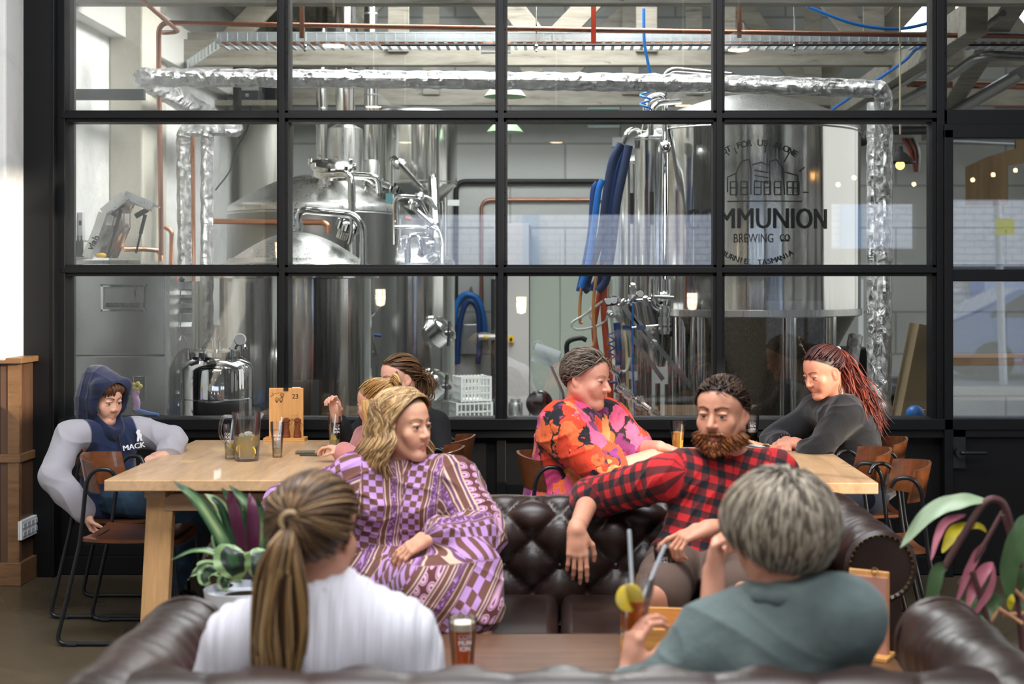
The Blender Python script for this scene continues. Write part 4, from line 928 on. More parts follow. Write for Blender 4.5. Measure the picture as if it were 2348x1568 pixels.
# pink and yellow toy-like balloon tail and blue tool near the boy's hood
t = thing('rubber_flower', 'small pink and yellow rubber flower shape behind the boys hood', 'ornament', P(312, 932, 7.765))
MB().tube(spline([(0, 0, -.02), (.006, 0, .02), (-.004, 0, .06), (.004, 0, .085)], 5), [.018]*16, 10).build('stem', pbr('pink_rubber', rgb('#cf9ad0'), .5), t, smooth=True)
m = MB(); 
for k in range(5): a = k*1.257; m.ball((.004+.02*math.cos(a), 0, .11+.016*math.sin(a)), .013, 10)
m.build('petals', pbr('yellow_rubber', rgb('#e0c63a'), .5), t, smooth=True)
tubething('blue_tool', 'bright blue tool lying on the sill behind the boy', 'tool', [P(312, 940, 7.76), P(340, 948, 7.76), P(364, 952, 7.76)], .012, BLUE_BRIGHT)
# ---- centre back ----
o = MB().bbox(0, P(1412, 0, 13.2).x-P(1215, 0, 13.2).x, 0, .4, 0, P(0, 636, 13.2).z+.05).build('cool_room_panel', COOLROOM, bevel=.004); o.location = (P(1215, 0, 13.2).x, 13.2, 0); tag(o, 'pale green grey cool room panel behind the woman in the floral top', 'panel')
o = MB().bbox(-.003, .003, -.004, 0, 0, 2.0).build('panel_joint', STEEL_DARK); o.location = (P(1284, 0, 13.19).x, 13.195, 0); tag(o, 'thin upright joint strip on the pale cool room panel', 'strip')
es = thing('emergency_stop', 'yellow emergency stop box on the back wall beside the window post', 'switch', P(1172, 777, 13.1)); MB().bbox(-.025, .025, -.03, 0, -.033, .033).build('box', pbr('yellow_paint', rgb('#e6b820'), .5), es); MB().cyl((0, -.05, .0), (0, -.03, 0), .014, 14).build('button', RUBBER, es)
o = MB().bbox(0, .320, 0, 1.0, 0, 2.1).build('cool_room_wall', pbr('off_white_panel', rgb('#b9b5b1'), .6), bevel=.004); o.location = (P(1133, 0, 13.1).x, 13.12, 0); tag(o, 'off white wall panel left of the cool room, carrying the emergency stop', 'panel')
# hose loop hanging on a peg
hl = thing('hose_loop', 'bright blue hose looped over a peg on the back wall', 'hose', P(1076, 672, 14.0))
u = lambda a, b, dd=0: P(a, b, 14.14+dd)-hl.location
MB().tube(spline([u(1040, 745), u(1047, 700), u(1062, 678), u(1080, 676), u(1098, 690), u(1108, 730), u(1113, 780)], 8), .03, 12).build('outer_coil', BLUE_BRIGHT, hl, smooth=True)
MB().tube(spline([u(1048, 835, -.1), u(1052, 760, -.1), u(1064, 705, -.1), u(1080, 690, -.1), u(1096, 712, -.1), u(1100, 770, -.1), u(1096, 835, -.1)], 8), .028, 12).build('inner_coil', BLUE_HOSE, hl, smooth=True)
MB().tube([u(1080, 658), u(1076, 672), u(1084, 672), u(1080, 658)], .01, 6).build('peg', STEEL_DARK, hl)
o = MB().bbox(-.11, .11, 0, .08, 0, .30).build('drip_tray', SHEET, bevel=.01); o.location = P(1072, 812, 14.11); tag(o, 'battered steel tray on the back wall behind the blue hose loop', 'tray')
# milk crates
def crate(loc, label, w_=.335, h_=.25):
    t = thing('milk_crate', label, 'crate', loc, .35, 'white milk crates'); m = MB(); mb2 = MB()
    for sx in (-1, 1):
        for sy in (-1, 1): m.bbox(sx*w_/2-.01, sx*w_/2+.01, sy*w_/2-.01, sy*w_/2+.01, 0, h_)
    for z in (.008, h_*.33, h_*.62, h_-.012):
        for s_ in (-1, 1): m.bbox(-w_/2, w_/2, s_*w_/2-.006, s_*w_/2+.006, z-.007, z+.007); m.bbox(s_*w_/2-.006, s_*w_/2+.006, -w_/2, w_/2, z-.007, z+.007)
    for k in range(1, 8):
        q = -w_/2+w_*k/8
        for s_ in (-1, 1): m.bbox(q-.005, q+.005, s_*w_/2-.005, s_*w_/2+.005, 0, h_); m.bbox(s_*w_/2-.005, s_*w_/2+.005, q-.005, q+.005, 0, h_)
    m.bbox(-w_/2, w_/2, -w_/2, w_/2, 0, .01); m.build('crate_body', pbr('white_crate', rgb('#d9dcd8'), .5), t); return t
bz = P(0, 975, 11.6).z
crate((P(1076, 0, 11.6).x, 11.6, bz), 'lower white plastic milk crate of the stack behind the girl in black', .29, .20)
crate((P(1082, 0, 11.6).x, 11.6, bz+.205), 'upper white plastic milk crate of the stack behind the girl in black', .24, .20)
o = MB().bbox(-.3, .45, -.25, .25, 0, bz).build('plinth_bench', STEEL_SOFT); o.location = (P(1076, 0, 11.6).x, 11.65, 0); tag(o, 'low steel bench under the milk crates', 'bench')
vp = thing('upright_valve_pipe', 'thin black upright pipe with a yellow valve beside the window post', 'pipe', (P(1131, 0, 13.0).x, 13.0, 0)); MB().cyl((0, 0, 0), (0, 0, P(0, 640, 13).z), .02, 12).build('pipe', RUBBER, vp, smooth=True)
MB().tube([(-.13, -.05, P(0, 772, 13).z), (.05, -.05, P(0, 772, 13).z)], .03, 12).build('valve', STEEL_DARK, vp); MB().ball((-.06, -.09, P(0, 771, 13).z), .02, 10).build('valve_knob', MATS['yellow_plastic'], vp)
# keg, bowl, jug on a stick
k2 = thing('small_keg', 'small matt steel keg on the floor beside the cool room panel', 'keg', (P(1182, 0, 12.2).x, 12.2, P(0, 962, 12.2).z)); MB().lathe([(.055, 0), (.062, .02), (.062, .13), (.055, .15), (.03, .155)], n=32).build('body', STEEL_SOFT, k2, smooth=True); MB().lathe([(.035, .15), (.045, .16), (.045, .18), (.038, .18)], n=24).build('collar', STEEL_SOFT, k2, smooth=True)
for c_ in (k2,): 
    o = MB().bbox(-.2, .5, -.3, .3, -c_.location.z, 0).build('low_platform', STEEL_DARK); o.location = c_.location; tag(o, 'low dark platform carrying the small keg', 'platform')
o = MB().lathe([(.0, -.02), (.10, -.015), (.115, .0), (.10, .012), (0, .02)], R=RX(math.pi/2)).build('round_cover', pbr('black_glossy_plastic', rgb('#1a0f0f'), .15), smooth=True); o.location = P(1237, 925, 12.1); tag(o, 'round glossy black cover leaning behind the floral woman', 'cover')
jg = thing('measuring_jug', 'upturned clear plastic measuring jug on a steel rod behind the floral woman', 'jug', P(1252, 815, 11.0))
mj = Matrix.Rotation(math.radians(108), 3, 'Y'); MILKY = liquid('milky_plastic', rgb('#d5dadb'), .45)
MB().lathe([(.075, -.10), (.066, .10), (.06, .105)], (0, 0, 0), 28, mj, capb=False, capt=True).build('body', MILKY, jg, smooth=True)
MB().tube(fillet([(-.02, 0, .07), (-.06, 0, .115), (-.10, 0, .09), (-.08, 0, .02)], .03), .009, 8).build('handle', MILKY, jg)
MB().tube([P(1246, 797, 11.0)-jg.location, P(1292, 900, 11.0)-jg.location, P(1300, 990, 11)-jg.location, P(1310, 1111, 11)-jg.location], .017, 12).build('rod', STEEL, jg, smooth=True)
# hoses bundle
hr = thing('hose_rack', 'steel bracket holding the hose bundle beside the yeast tank', 'bracket', P(1440, 322, 9.8))
m = MB(); m.bbox(-.11, .10, -.03, .03, -.05, .02); m.bbox(-.11, -.08, -.10, -.03, -.05, .0); m.build('plate', STEEL_DARK, hr); MB().tube(spline([P(1428, 330, 9.7)-hr.location, P(1440, 302, 9.7)-hr.location, P(1462, 298, 9.8)-hr.location, P(1474, 330, 9.8)-hr.location], 5), .017, 10).build('hook', STEEL, hr, smooth=True)
HB = [('thick navy insulated hose, leftmost of the hanging bundle', NAVY, .030, [(1424, 330), (1404, 370), (1390, 450), (1378, 540), (1345, 650), (1352, 668)]),
      ('thick blue hose in the middle of the hanging bundle', BLUE_HOSE, .028, [(1432, 335), (1412, 390), (1398, 470), (1390, 560), (1372, 640), (1352, 662)]),
      ('thick navy hose nearest the yeast tank in the bundle', NAVY, .030, [(1442, 334), (1428, 400), (1414, 470), (1404, 560), (1390, 640), (1370, 668)]),
      ('bright blue hose at the left outside of the bundle', BLUE_BRIGHT, .024, [(1382, 412), (1372, 440), (1362, 520), (1350, 600), (1332, 660)]),
      ('second bright blue hose at the left outside of the bundle', BLUE_HOSE, .022, [(1370, 418), (1360, 440), (1355, 520), (1342, 600), (1327, 668)]),
      ('orange red hose threaded through the bundle', ORANGE_HOSE, .020, [(1398, 400), (1388, 480), (1384, 600), (1370, 700), (1362, 760), (1374, 830)]),
      ('orange red hose hanging below the bundle', ORANGE_HOSE, .024, [(1390, 600), (1384, 680), (1388, 760), (1398, 850), (1400, 960)]),
      ('tan hose with hooked end left of the bundle', TAN_HOSE, .012, [(1336, 640), (1330, 690), (1330, 735), (1336, 740)]),
      ('tan hose doubled beside the first one', TAN_HOSE, .012, [(1372, 600), (1360, 700), (1364, 780), (1352, 800)]),
      ('cream hose dropping straight beside the orange one', CREAM_HOSE, .013, [(1402, 560), (1392, 680), (1386, 780), (1392, 860), (1400, 930)]),
      ('milky hose swinging in a wide loop to the left', CLEAR_HOSE, .009, [(1382, 690), (1340, 722), (1312, 740), (1322, 755), (1360, 750), (1388, 735), (1400, 700)]),
      ('milky hose making a narrow loop beneath the wide one', CLEAR_HOSE, .009, [(1390, 660), (1360, 700), (1352, 720), (1364, 738), (1368, 700), (1378, 640)]),
      ('milky hose falling to the valves beneath the tanks', CLEAR_HOSE, .012, [(1400, 640), (1402, 720), (1410, 800), (1420, 845), (1436, 850), (1445, 820)]),
      ('cream hose falling beside the uprights', CREAM_HOSE, .011, [(1428, 740), (1436, 800), (1440, 900), (1450, 965)]),
      ('thin bright blue tube dropping from the gauge', BLUE_BRIGHT, .008, [(1452, 690), (1450, 760), (1452, 860), (1456, 960)]),
      ('black hose curving beneath the big fermenter', RUBBER, .018, [(1300, 820), (1302, 785), (1330, 775), (1345, 780)]),
      ('thick blue hose hanging beside the tank legs', BLUE_HOSE, .024, [(1414, 740), (1418, 800), (1418, 880), (1414, 900)])]
for (lb, mt_, rr, pts) in HB:
    dd = 9.35+random.uniform(-.12, .12); tubething('hanging_hose', lb, 'hose', [P(a, b, dd) for a, b in pts], rr*.9, mt_, sp_=6, group='hoses beside the fermenters')
cp = [P(1402+7*math.cos(a), 760+a*3.0, 9.2+.03*math.sin(a)) for a in [k*.5 for k in range(46)]]
tubething('coiled_air_hose', 'small blue coiled hose behind the floral womans head', 'hose', cp, .005, BLUE_HOSE, sp_=2, n=6)
# gauges and taps in the middle
gv = thing('gauge_manifold', 'row of small dials and taps in front of the yeast tanks', 'manifold', P(1440, 680, 9.15))
for (px, py) in ((1468, 673), (1395, 690), (1408, 688)):
    c = P(px, py, 9.1)-gv.location; g1 = MB().lathe([(.026, -.01), (.027, .01), (.0, .012)], c, 24, RX(math.pi/2)).build('dial', CHROME, gv, smooth=True); MB().lathe([(.0, .015), (.022, .0145)], c, 24, RX(math.pi/2)).build('dial_face', PRINT_WHITE, g1)
MB().tube([P(1390, 700, 9.15)-gv.location, P(1450, 690, 9.15)-gv.location, P(1545, 682, 9.15)-gv.location], .010, 10).build('rail', CHROME, gv)
for (px, py) in ((1425, 695), (1448, 685), (1450, 660), (1480, 690), (1505, 684), (1400, 720), (1412, 690), (1492, 755), (1498, 790)):
    clamp(gv, P(px, py, 9.15), .014, (random.uniform(-1, 1), -.4, random.uniform(-1, 1)), 'tap')
t2 = thing('valve_chain', 'chain of steel valves slanting down behind the floral womans face', 'valves', P(1420, 880, 9.0))
pp = [P(1412, 850, 9.0), P(1425, 890, 9.0), P(1440, 905, 8.9), P(1466, 920, 8.9), P(1500, 945, 8.8)]
MB().tube([q-t2.location for q in pp], .014, 10).build('pipe', CHROME, t2)
for q in pp: clamp(t2, q, .02, (1, 0, -.7), 'valve')
MB().tube(loc_pts(t2, [P(1398, 878, 8.95), P(1416, 875, 8.95)]), .01, 8).build('handle', BLUE_HOSE, t2)
# ---- right end of the brewery ----
o = MB().bbox(-.02, .02, -.2, .05, 0, 1.33).build('cardboard_sheet', pbr('cardboard', rgb('#9a8666'), .8), bevel=.002); o.location = (P(2078, 0, 8.9).x-.15, 8.9, 0); o.scale = (4.2, 1, 1); o.rotation_euler = (0, .2, 0); tag(o, 'brown cardboard sheet leaning behind the right window', 'cardboard')
mcn = thing('dark_machine', 'dark pump machinery behind the right foil pipes', 'machine', (P(1990, 0, 11.3).x, 11.3, 0))
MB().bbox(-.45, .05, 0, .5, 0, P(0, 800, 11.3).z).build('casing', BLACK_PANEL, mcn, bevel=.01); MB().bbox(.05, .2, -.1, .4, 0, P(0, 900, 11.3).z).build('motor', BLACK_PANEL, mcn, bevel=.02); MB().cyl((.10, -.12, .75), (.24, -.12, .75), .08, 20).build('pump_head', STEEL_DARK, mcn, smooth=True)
o = MB().ball((0, 0, 0), .055, 16).build('blue_ball', BLUE_BRIGHT, smooth=True); o.location = P(2098, 950, 8.3); tag(o, 'small blue plastic float behind the right window', 'ball')
o = MB().bbox(-.04, .04, 0, .05, 0, .83).build('wooden_block', OAK_Z); o.location = (P(2108, 975, 8.3).x, 8.3, 0); tag(o, 'pale upright wooden board end behind the right window', 'board')
o = MB().bbox(-.02, .02, 0, .05, 0, P(0, 640, 13.9).z).build('blank_post', PRINT_WHITE)
o.location = (P(1975, 0, 13.9).x, 13.9, 0); tag(o, 'slim white post by the back wall right of the big fermenter', 'post')
hp = thing('cable_hole', 'bunch of orange and black cables poking through a ragged hole above the pendant lamp', 'cables', P(2090, 355, 14.2))
for k, mt_ in enumerate([ORANGE_HOSE, RUBBER, ORANGE_HOSE, RUBBER, WHITE_PLASTIC]):
    MB().tube(spline([P(2070+k*7, 318, 14.22)-hp.location, P(2088+k*5, 350, 13.6)-hp.location, P(2098+k*2, 392, 14.22)-hp.location], 6), .014, 8).build('cable', mt_, hp, smooth=True)
pw = thing('plywood_reflection', 'angled plywood standing in for a reflection in the door glass', 'panel', P(2218, 460, 12.5))  # board built in the brewery in place of a mirrored plywood surface
u = lambda a, b: P(a, b, 12.5)-pw.location
q = [u(2217, 470), u(2217, 382), u(2262, 360), u(2330, 340), u(2330, 318), u(2420, 318), u(2420, 360), u(2312, 380), u(2312, 470)]
m = MB().prism([(p.x, p.z) for p in q], 0, .05, Matrix(((1, 0, 0, 0), (0, 0, 1, 0), (0, 1, 0, 0), (0, 0, 0, 1)))); m.build('board', PLYWOOD, pw)
tubething('water_pipe', 'grey water pipe on the back wall above the door', 'pipe', [P(2170, 322, 14.17), P(2340, 330, 14.17)], .02, GALV)
tubething('orange_conduit', 'thin orange conduit on the back wall at the upper right', 'pipe', [P(2280, 243, 14.18), P(2400, 244, 14.18)], .014, ORANGE_HOSE)
for (px, py, lb) in ((2280, 850, 'long pale timber bench seen through the door glass'),):
    o = MB().bbox(-.35, .8, 0, .6, -.06, 0).build('bench_top', OAK_X); o.location = P(px, py-30, 10.5); tag(o, lb, 'bench')
# ================= ORGANIC SHAPES: signed distance fields meshed with surface nets =================
def nrm(v): v = np.asarray(v, float); return v/(np.linalg.norm(v)+1e-12)
A_ = None
class SDF:
    def __init__(s, vox=.005): s.p = []; s.vox = vox
    def cone(s, a, b, ra, rb, k=.02, flat=None, op='u', tagid=0):
        """tapered capsule; flat=(direction, factor) squashes it along a direction"""
        s.p.append(('c', np.array(a, float), np.array(b, float), ra, rb, flat, k, op, tagid)); return s
    def ell(s, c, r, R=None, k=.02, op='u', tagid=0):
        s.p.append(('e', np.array(c, float), np.array(r if hasattr(r, '__len__') else (r, r, r), float), None if R is None else np.array(R, float), None, None, k, op, tagid)); return s
    def chain(s, pts, rs, k=.012, **kw):
        for i in range(len(pts)-1): s.cone(pts[i], pts[i+1], rs[i], rs[i+1], k, **kw)
        return s
    def bounds(s, q):
        if q[0] == 'c': m = max(q[3], q[4]); return np.minimum(q[1], q[2])-m, np.maximum(q[1], q[2])+m
        m = q[2].max(); return q[1]-m, q[1]+m
    def mesh(s, cut=None):
        v = s.vox; lo = np.full(3, 1e9); hi = -lo
        for q in s.p:
            if q[7] == 'u': a, b = s.bounds(q); lo = np.minimum(lo, a); hi = np.maximum(hi, b)
        lo -= 4*v; hi += 4*v; n = np.ceil((hi-lo)/v).astype(int)+1
        D = np.full(n, .05, np.float32)
        ax = [lo[i]+v*np.arange(n[i]) for i in range(3)]
        for q in s.p:
            a, b = s.bounds(q); k = q[6]; a = a-k-3*v; b = b+k+3*v
            i0 = np.clip(np.floor((a-lo)/v).astype(int), 0, n); i1 = np.clip(np.ceil((b-lo)/v).astype(int)+1, 0, n)
            if (i1 <= i0).any(): continue
            X = ax[0][i0[0]:i1[0], None, None]; Y = ax[1][None, i0[1]:i1[1], None]; Z = ax[2][None, None, i0[2]:i1[2]]
            if q[0] == 'c':
                A, B = q[1], q[2]; ab = B-A; L2 = (ab*ab).sum()+1e-12
                dx, dy, dz = X-A[0], Y-A[1], Z-A[2]
                t = np.clip((dx*ab[0]+dy*ab[1]+dz*ab[2])/L2, 0, 1)
                dx = dx-t*ab[0]; dy = dy-t*ab[1]; dz = dz-t*ab[2]
                if q[5] is not None:
                    nn = nrm(q[5][0]); f = 1/q[5][1]-1; w = (dx*nn[0]+dy*nn[1]+dz*nn[2])*f; dx = dx+w*nn[0]; dy = dy+w*nn[1]; dz = dz+w*nn[2]
                    d = (np.sqrt(dx*dx+dy*dy+dz*dz)-(q[3]+(q[4]-q[3])*t))*(.5+.5*q[5][1])
                else: d = np.sqrt(dx*dx+dy*dy+dz*dz)-(q[3]+(q[4]-q[3])*t)
            else:
                dx, dy, dz = X-q[1][0], Y-q[1][1], Z-q[1][2]; R = q[3]
                if R is not None: dx, dy, dz = dx*R[0, 0]+dy*R[1, 0]+dz*R[2, 0], dx*R[0, 1]+dy*R[1, 1]+dz*R[2, 1], dx*R[0, 2]+dy*R[1, 2]+dz*R[2, 2]
                r = q[2]; k0 = np.sqrt((dx/r[0])**2+(dy/r[1])**2+(dz/r[2])**2); k1 = np.sqrt((dx/r[0]**2)**2+(dy/r[1]**2)**2+(dz/r[2]**2)**2)+1e-9
                d = k0*(k0-1)/k1
            sl_ = tuple(slice(i0[i], i1[i]) for i in range(3)); c = D[sl_]
            if q[7] == 'u':
                h = np.maximum(k-np.abs(c-d), 0)/k if k > 0 else 0; D[sl_] = np.minimum(c, d)-h*h*k*.25
            else:
                d = -d; h = np.maximum(k-np.abs(c-d), 0)/k if k > 0 else 0; D[sl_] = np.maximum(c, d)+h*h*k*.25
        if cut is not None:
            X = ax[0][:, None, None]; Y = ax[1][None, :, None]; Z = ax[2][None, None, :]
            for (pt, nn) in cut:
                nn = nrm(nn); D = np.maximum(D, ((X-pt[0])*nn[0]+(Y-pt[1])*nn[1]+(Z-pt[2])*nn[2]).astype(np.float32))
        D[0] = D[-1] = .05; D[:, 0] = D[:, -1] = .05; D[:, :, 0] = D[:, :, -1] = .05
        return surface_nets(D, lo, v)
def surface_nets(D, lo, v):
    ins = D < 0; n = D.shape; cnt = np.zeros((n[0]-1, n[1]-1, n[2]-1), np.int8)
    for i in (0, 1):
        for j in (0, 1):
            for k in (0, 1): cnt += ins[i:n[0]-1+i, j:n[1]-1+j, k:n[2]-1+k]
    act = (cnt > 0) & (cnt < 8); I = np.argwhere(act); vid = np.full(act.shape, -1, np.int64); vid[tuple(I.T)] = np.arange(len(I))
    off = [(i, j, k) for i in (0, 1) for j in (0, 1) for k in (0, 1)]
    val = {o: D[I[:, 0]+o[0], I[:, 1]+o[1], I[:, 2]+o[2]].astype(float) for o in off}
    acc = np.zeros((len(I), 3)); num = np.zeros(len(I))
    for a in off:
        for ax_ in range(3):
            if a[ax_]: continue
            b = list(a); b[ax_] = 1; b = tuple(b); va, vb = val[a], val[b]; m = (va < 0) != (vb < 0)
            t = np.where(m, va/np.where(m, va-vb, 1), 0); p = np.array(a, float)[None]+t[:, None]*np.eye(3)[ax_][None]
            acc[m] += p[m]; num[m] += 1
    V = lo+(I+acc/num[:, None])*v
    F_ = []
    for ax_ in range(3):
        u, w_ = (ax_+1) % 3, (ax_+2) % 3
        s0 = [slice(0, n[i]) for i in range(3)]; s1 = list(s0); s0[ax_] = slice(0, n[ax_]-1); s1[ax_] = slice(1, n[ax_])
        a, b = ins[tuple(s0)], ins[tuple(s1)]; E = np.argwhere(a != b)
        E = E[(E[:, u] > 0) & (E[:, w_] > 0) & (E[:, u] < n[u]-1) & (E[:, w_] < n[w_]-1)]
        fl = a[tuple(E.T)]; du = np.zeros(3, int); du[u] = 1; dw = np.zeros(3, int); dw[w_] = 1
        q = np.stack([vid[tuple((E-du-dw).T)], vid[tuple((E-dw).T)], vid[tuple(E.T)], vid[tuple((E-du).T)]], 1)
        q[~fl] = q[~fl][:, ::-1]; F_.append(q)
    F_ = np.concatenate(F_); F_ = F_[(F_ >= 0).all(1)]; return V, F_
def smoothv(V, F_, it=2, f=.5):
    n = len(V)
    for _ in range(it):
        acc = np.zeros_like(V); c = np.zeros(n)
        for a in range(4):
            b = (a+1) % 4
            for ch in range(3):
                acc[:, ch] += np.bincount(F_[:, a], V[F_[:, b], ch], n)+np.bincount(F_[:, b], V[F_[:, a], ch], n)
            c += np.bincount(F_[:, a], minlength=n)+np.bincount(F_[:, b], minlength=n)
        V = V+f*(acc/np.maximum(c, 1)[:, None]-V)
    return V
def vnormals(V, F_):
    a, b, c, d = (V[F_[:, i]] for i in range(4)); fn = np.cross(c-a, d-b); N = np.zeros_like(V)
    for i in range(4):
        for ch in range(3): N[:, ch] += np.bincount(F_[:, i], fn[:, ch], len(V))
    return N/(np.linalg.norm(N, axis=1, keepdims=True)+1e-12)
def org(name, sdf, mat, root, base=None, paint=None, pat=None, disp=None, smooth=1, cut=None, loc=None):
    """mesh an SDF into an object. paint: [(centre, radius(es), colour, softness[, R])]; pat(V,N)->(n,3) pattern coordinates"""
    V, F_ = sdf.mesh(cut); 
    if smooth: V = smoothv(V, F_, smooth)
    N = vnormals(V, F_)
    if disp is not None: V = V+N*disp(V, N)[:, None]
    off = np.array(root.location if root is not None else (0, 0, 0))
    me = bpy.data.meshes.new(name); me.vertices.add(len(V)); me.vertices.foreach_set('co', (V-off).astype(np.float32).ravel())
    me.loops.add(F_.size); me.loops.foreach_set('vertex_index', F_.ravel().astype(np.int32)); me.polygons.add(len(F_))
    me.polygons.foreach_set('loop_start', (np.arange(len(F_))*4).astype(np.int32)); me.polygons.foreach_set('use_smooth', np.ones(len(F_), bool)); me.update()
    if base is not None:
        C = np.ones((len(V), 4), np.float32); C[:, :3] = base
        for q in (paint or []):
            c, r, col, sf = q[:4]; d = V-np.array(c)
            if len(q) > 4: d = d @ np.array(q[4])
            t = np.sqrt(((d/np.array(r))**2).sum(1)); w_ = np.clip((1-t)/max(sf, 1e-3), 0, 1)[:, None]
            if len(q) > 5: w_ = w_*q[5]
            C[:, :3] = C[:, :3]*(1-w_)+np.array(col)[None]*w_
        a = me.color_attributes.new('col', 'FLOAT_COLOR', 'POINT'); a.data.foreach_set('color', C.ravel())
    if pat is not None:
        a = me.attributes.new('pat', 'FLOAT_VECTOR', 'POINT'); a.data.foreach_set('vector', pat(V, N).astype(np.float32).ravel())
    me.materials.append(mat); o = bpy.data.objects.new(name, me); COL.objects.link(o)
    if root is not None: o.parent = root
    return o
def wav(V, fr, seed, amp, direc=None):
    """cheap smooth 3D noise from summed sines, for folds in cloth"""
    rs = np.random.RandomState(seed); out = np.zeros(len(V))
    for k in range(7):
        d = nrm(rs.normal(size=3)) if direc is None else nrm(np.array(direc)+rs.normal(size=3)*.45)
        f = fr*rs.uniform(.6, 1.7); ph = rs.uniform(0, 6.28); w2 = rs.normal(size=3)*fr*.35
        out += np.sin((V @ d)*f+ph+1.3*np.sin(V @ w2+ph*2))
    return out/7*amp*2
def creases(V, fr, seed, amp):
    """sharp-edged folds: ridged noise"""
    rs = np.random.RandomState(seed); out = np.zeros(len(V))
    for k in range(4):
        d = nrm(rs.normal(size=3)*np.array((1, 1, 1.4))); w2 = rs.normal(size=3)*fr*.4; a = (V @ d)*fr*rs.uniform(.7, 1.4)+1.6*np.sin(V @ w2+rs.uniform(0, 6))
        m = .5+.5*np.sin(V @ (rs.normal(size=3)*fr*.3)+rs.uniform(0, 6)); out += (1-np.abs(np.sin(a)))**2.2*m
    return (out/4-.18)*amp*2
def M3(cols): return np.stack([nrm(c) for c in cols], 1)
def frame(fwd, up=(0, 0, 1)):
    """columns: right, forward, up; local +x is the person's right-hand side seen from behind = their right"""
    f = nrm(fwd); r = nrm(np.cross(f, up)); u = np.cross(r, f); return np.stack([r, f, u], 1)
# ---- skin / hair / cloth shaders that read the painted colour ----
def painted(name, rough=.5, sss=0.0, bump=None, sheen=0.0, spec=.5, coat=0):
    g = G(name); a = g.attr('col'); c = g.co(); n = g.noise(c, 60, 3, .6)
    g.set(col=g.mix(.12, a.outputs['Color'], g.ramp(n, [(.35, (.55, .35, .28)), (.65, (1., .85, .75))]), 'SOFT_LIGHT') if sss else a.outputs['Color'], rough=rough, spec=spec, coat=coat)
    if sss:
        g.set(sss=sss); g.b.inputs['Subsurface Radius'].default_value = (.012, .005, .003); g.b.inputs['Subsurface Scale'].default_value = 1.0
    if sheen: g.set(sheen=sheen)
    if bump: g.bump(g.noise(c, bump[0], 4, .6), bump[1], .004)
    return g.m
SKIN = painted('skin', .48, .12, (220, .08), spec=.4)
CLOTH = painted('painted_cloth', .85, 0, (320, .25), .25, .2)
def hairmat(name, c1, c2, c3, sc=1.0):
    g = G(name); a = g.attr('col'); g.set(col=a.outputs['Color'], rough=.42, spec=.35); g.b.inputs['Anisotropic'].default_value = .6
    MATS[name] = g.m; return g.m
HAIR = hairmat('hair', 0, 0, 0)
EYEW = pbr('eye_white', rgb('#bfb0a8'), .3); IRIS_BLUE = pbr('blue_iris', rgb('#2c3a48'), .25); IRIS_BROWN = pbr('brown_iris', rgb('#2a1a10'), .25)
LASH = pbr('lash_dark', rgb('#2b1a12'), .7)
# ================= HEAD =================
def head_sdf(S, c, R, s=1.0, jaw=1.0, nose=1.0, wide=1.0, smile=0.0, open_=0.0, cheek=1.0, ear=1.0):
    """c: centre between the ears, R: columns right/forward/up"""
    T = lambda x, y, z: np.array(c)+R @ np.array((x*s*wide, y*s, z*s))
    e = lambda p, r, **k: S.ell(T(*p), np.array(r)*s, R, **k)
    q = lambda a, b, ra, rb, **k: S.cone(T(*a), T(*b), ra*s, rb*s, **k)
    e((0, -.018, .032), (.076*wide, .096, .088), k=.02)
    e((0, .028, .040), (.066*wide, .062, .062), k=.03)
    e((0, .030, -.034), (.058*wide*jaw, .058, .072), k=.03)
    e((0, -.01, -.04), (.062*wide*jaw, .060, .055), k=.03)
    for x in (-1, 1):
        q((x*.056*jaw, -.008, -.050), (x*.020, .060, -.098), .017, .016, k=.03)
        e((x*.040, .060, -.026), (.024*cheek, .020, .022*cheek), k=.022)
        e((x*.030, .066, -.050), (.018*cheek, .016, .02), k=.02)
        q((x*.012, .083, .024), (x*.042, .070, .026), .009, .008, k=.014)
    e((0, .072, -.100), (.020, .017, .017), k=.022)
    q((0, .082, .012), (0, .104*nose+.001, -.030), .0085, .0115, k=.012)
    for x in (-1, 1):
        e((x*.0115, .096, -.034), (.0085, .010, .0075), k=.007)
        S.ell(T(x*.0062, .101, -.0425), np.array((.0038, .0050, .0040))*s, R, k=.004, op='s')
        S.ell(T(x*.031, .094, .004), np.array((.019, .013, .0135))*s, R, k=.013, op='s')
        e((x*.031, .0735, .004), (.0165, .0118, .0120), k=.006)
        e((x*.032, .0830, .0092), (.0180, .0074, .0048), k=.005)
        e((x*.031, .0808, -.0068), (.0160, .0064, .0036), k=.005)
    # mouth
    mz = -.068
    S.ell(T(0, .094, mz-.001), np.array((.026, .010, .0022+.006*open_))*s, R, k=.004, op='s')
    up_ = .006*smile
    for x in (-1, 1):
        q((0, .0865, mz+.0055), (x*.021, .078, mz+.002+up_), .0058, .0028, k=.006)
        q((0, .0855, mz-.0068-.004*open_), (x*.019, .077, mz-.002+up_), .0068, .003, k=.006)
        # ears
        if ear:
            R2 = R @ np.array(Matrix.Rotation(x*.35, 3, 'Z'))
            S.ell(T(x*.079/wide**0, -.012, -.004), np.array((.0085, .0175, .030))*s*ear, R2, k=.008)
            S.ell(T(x*.0865, -.008, .001), np.array((.0055, .010, .017))*s*ear, R2, k=.005, op='s')
            S.ell(T(x*.076, -.004, -.028), np.array((.0065, .009, .010))*s*ear, R2, k=.008)
    return T
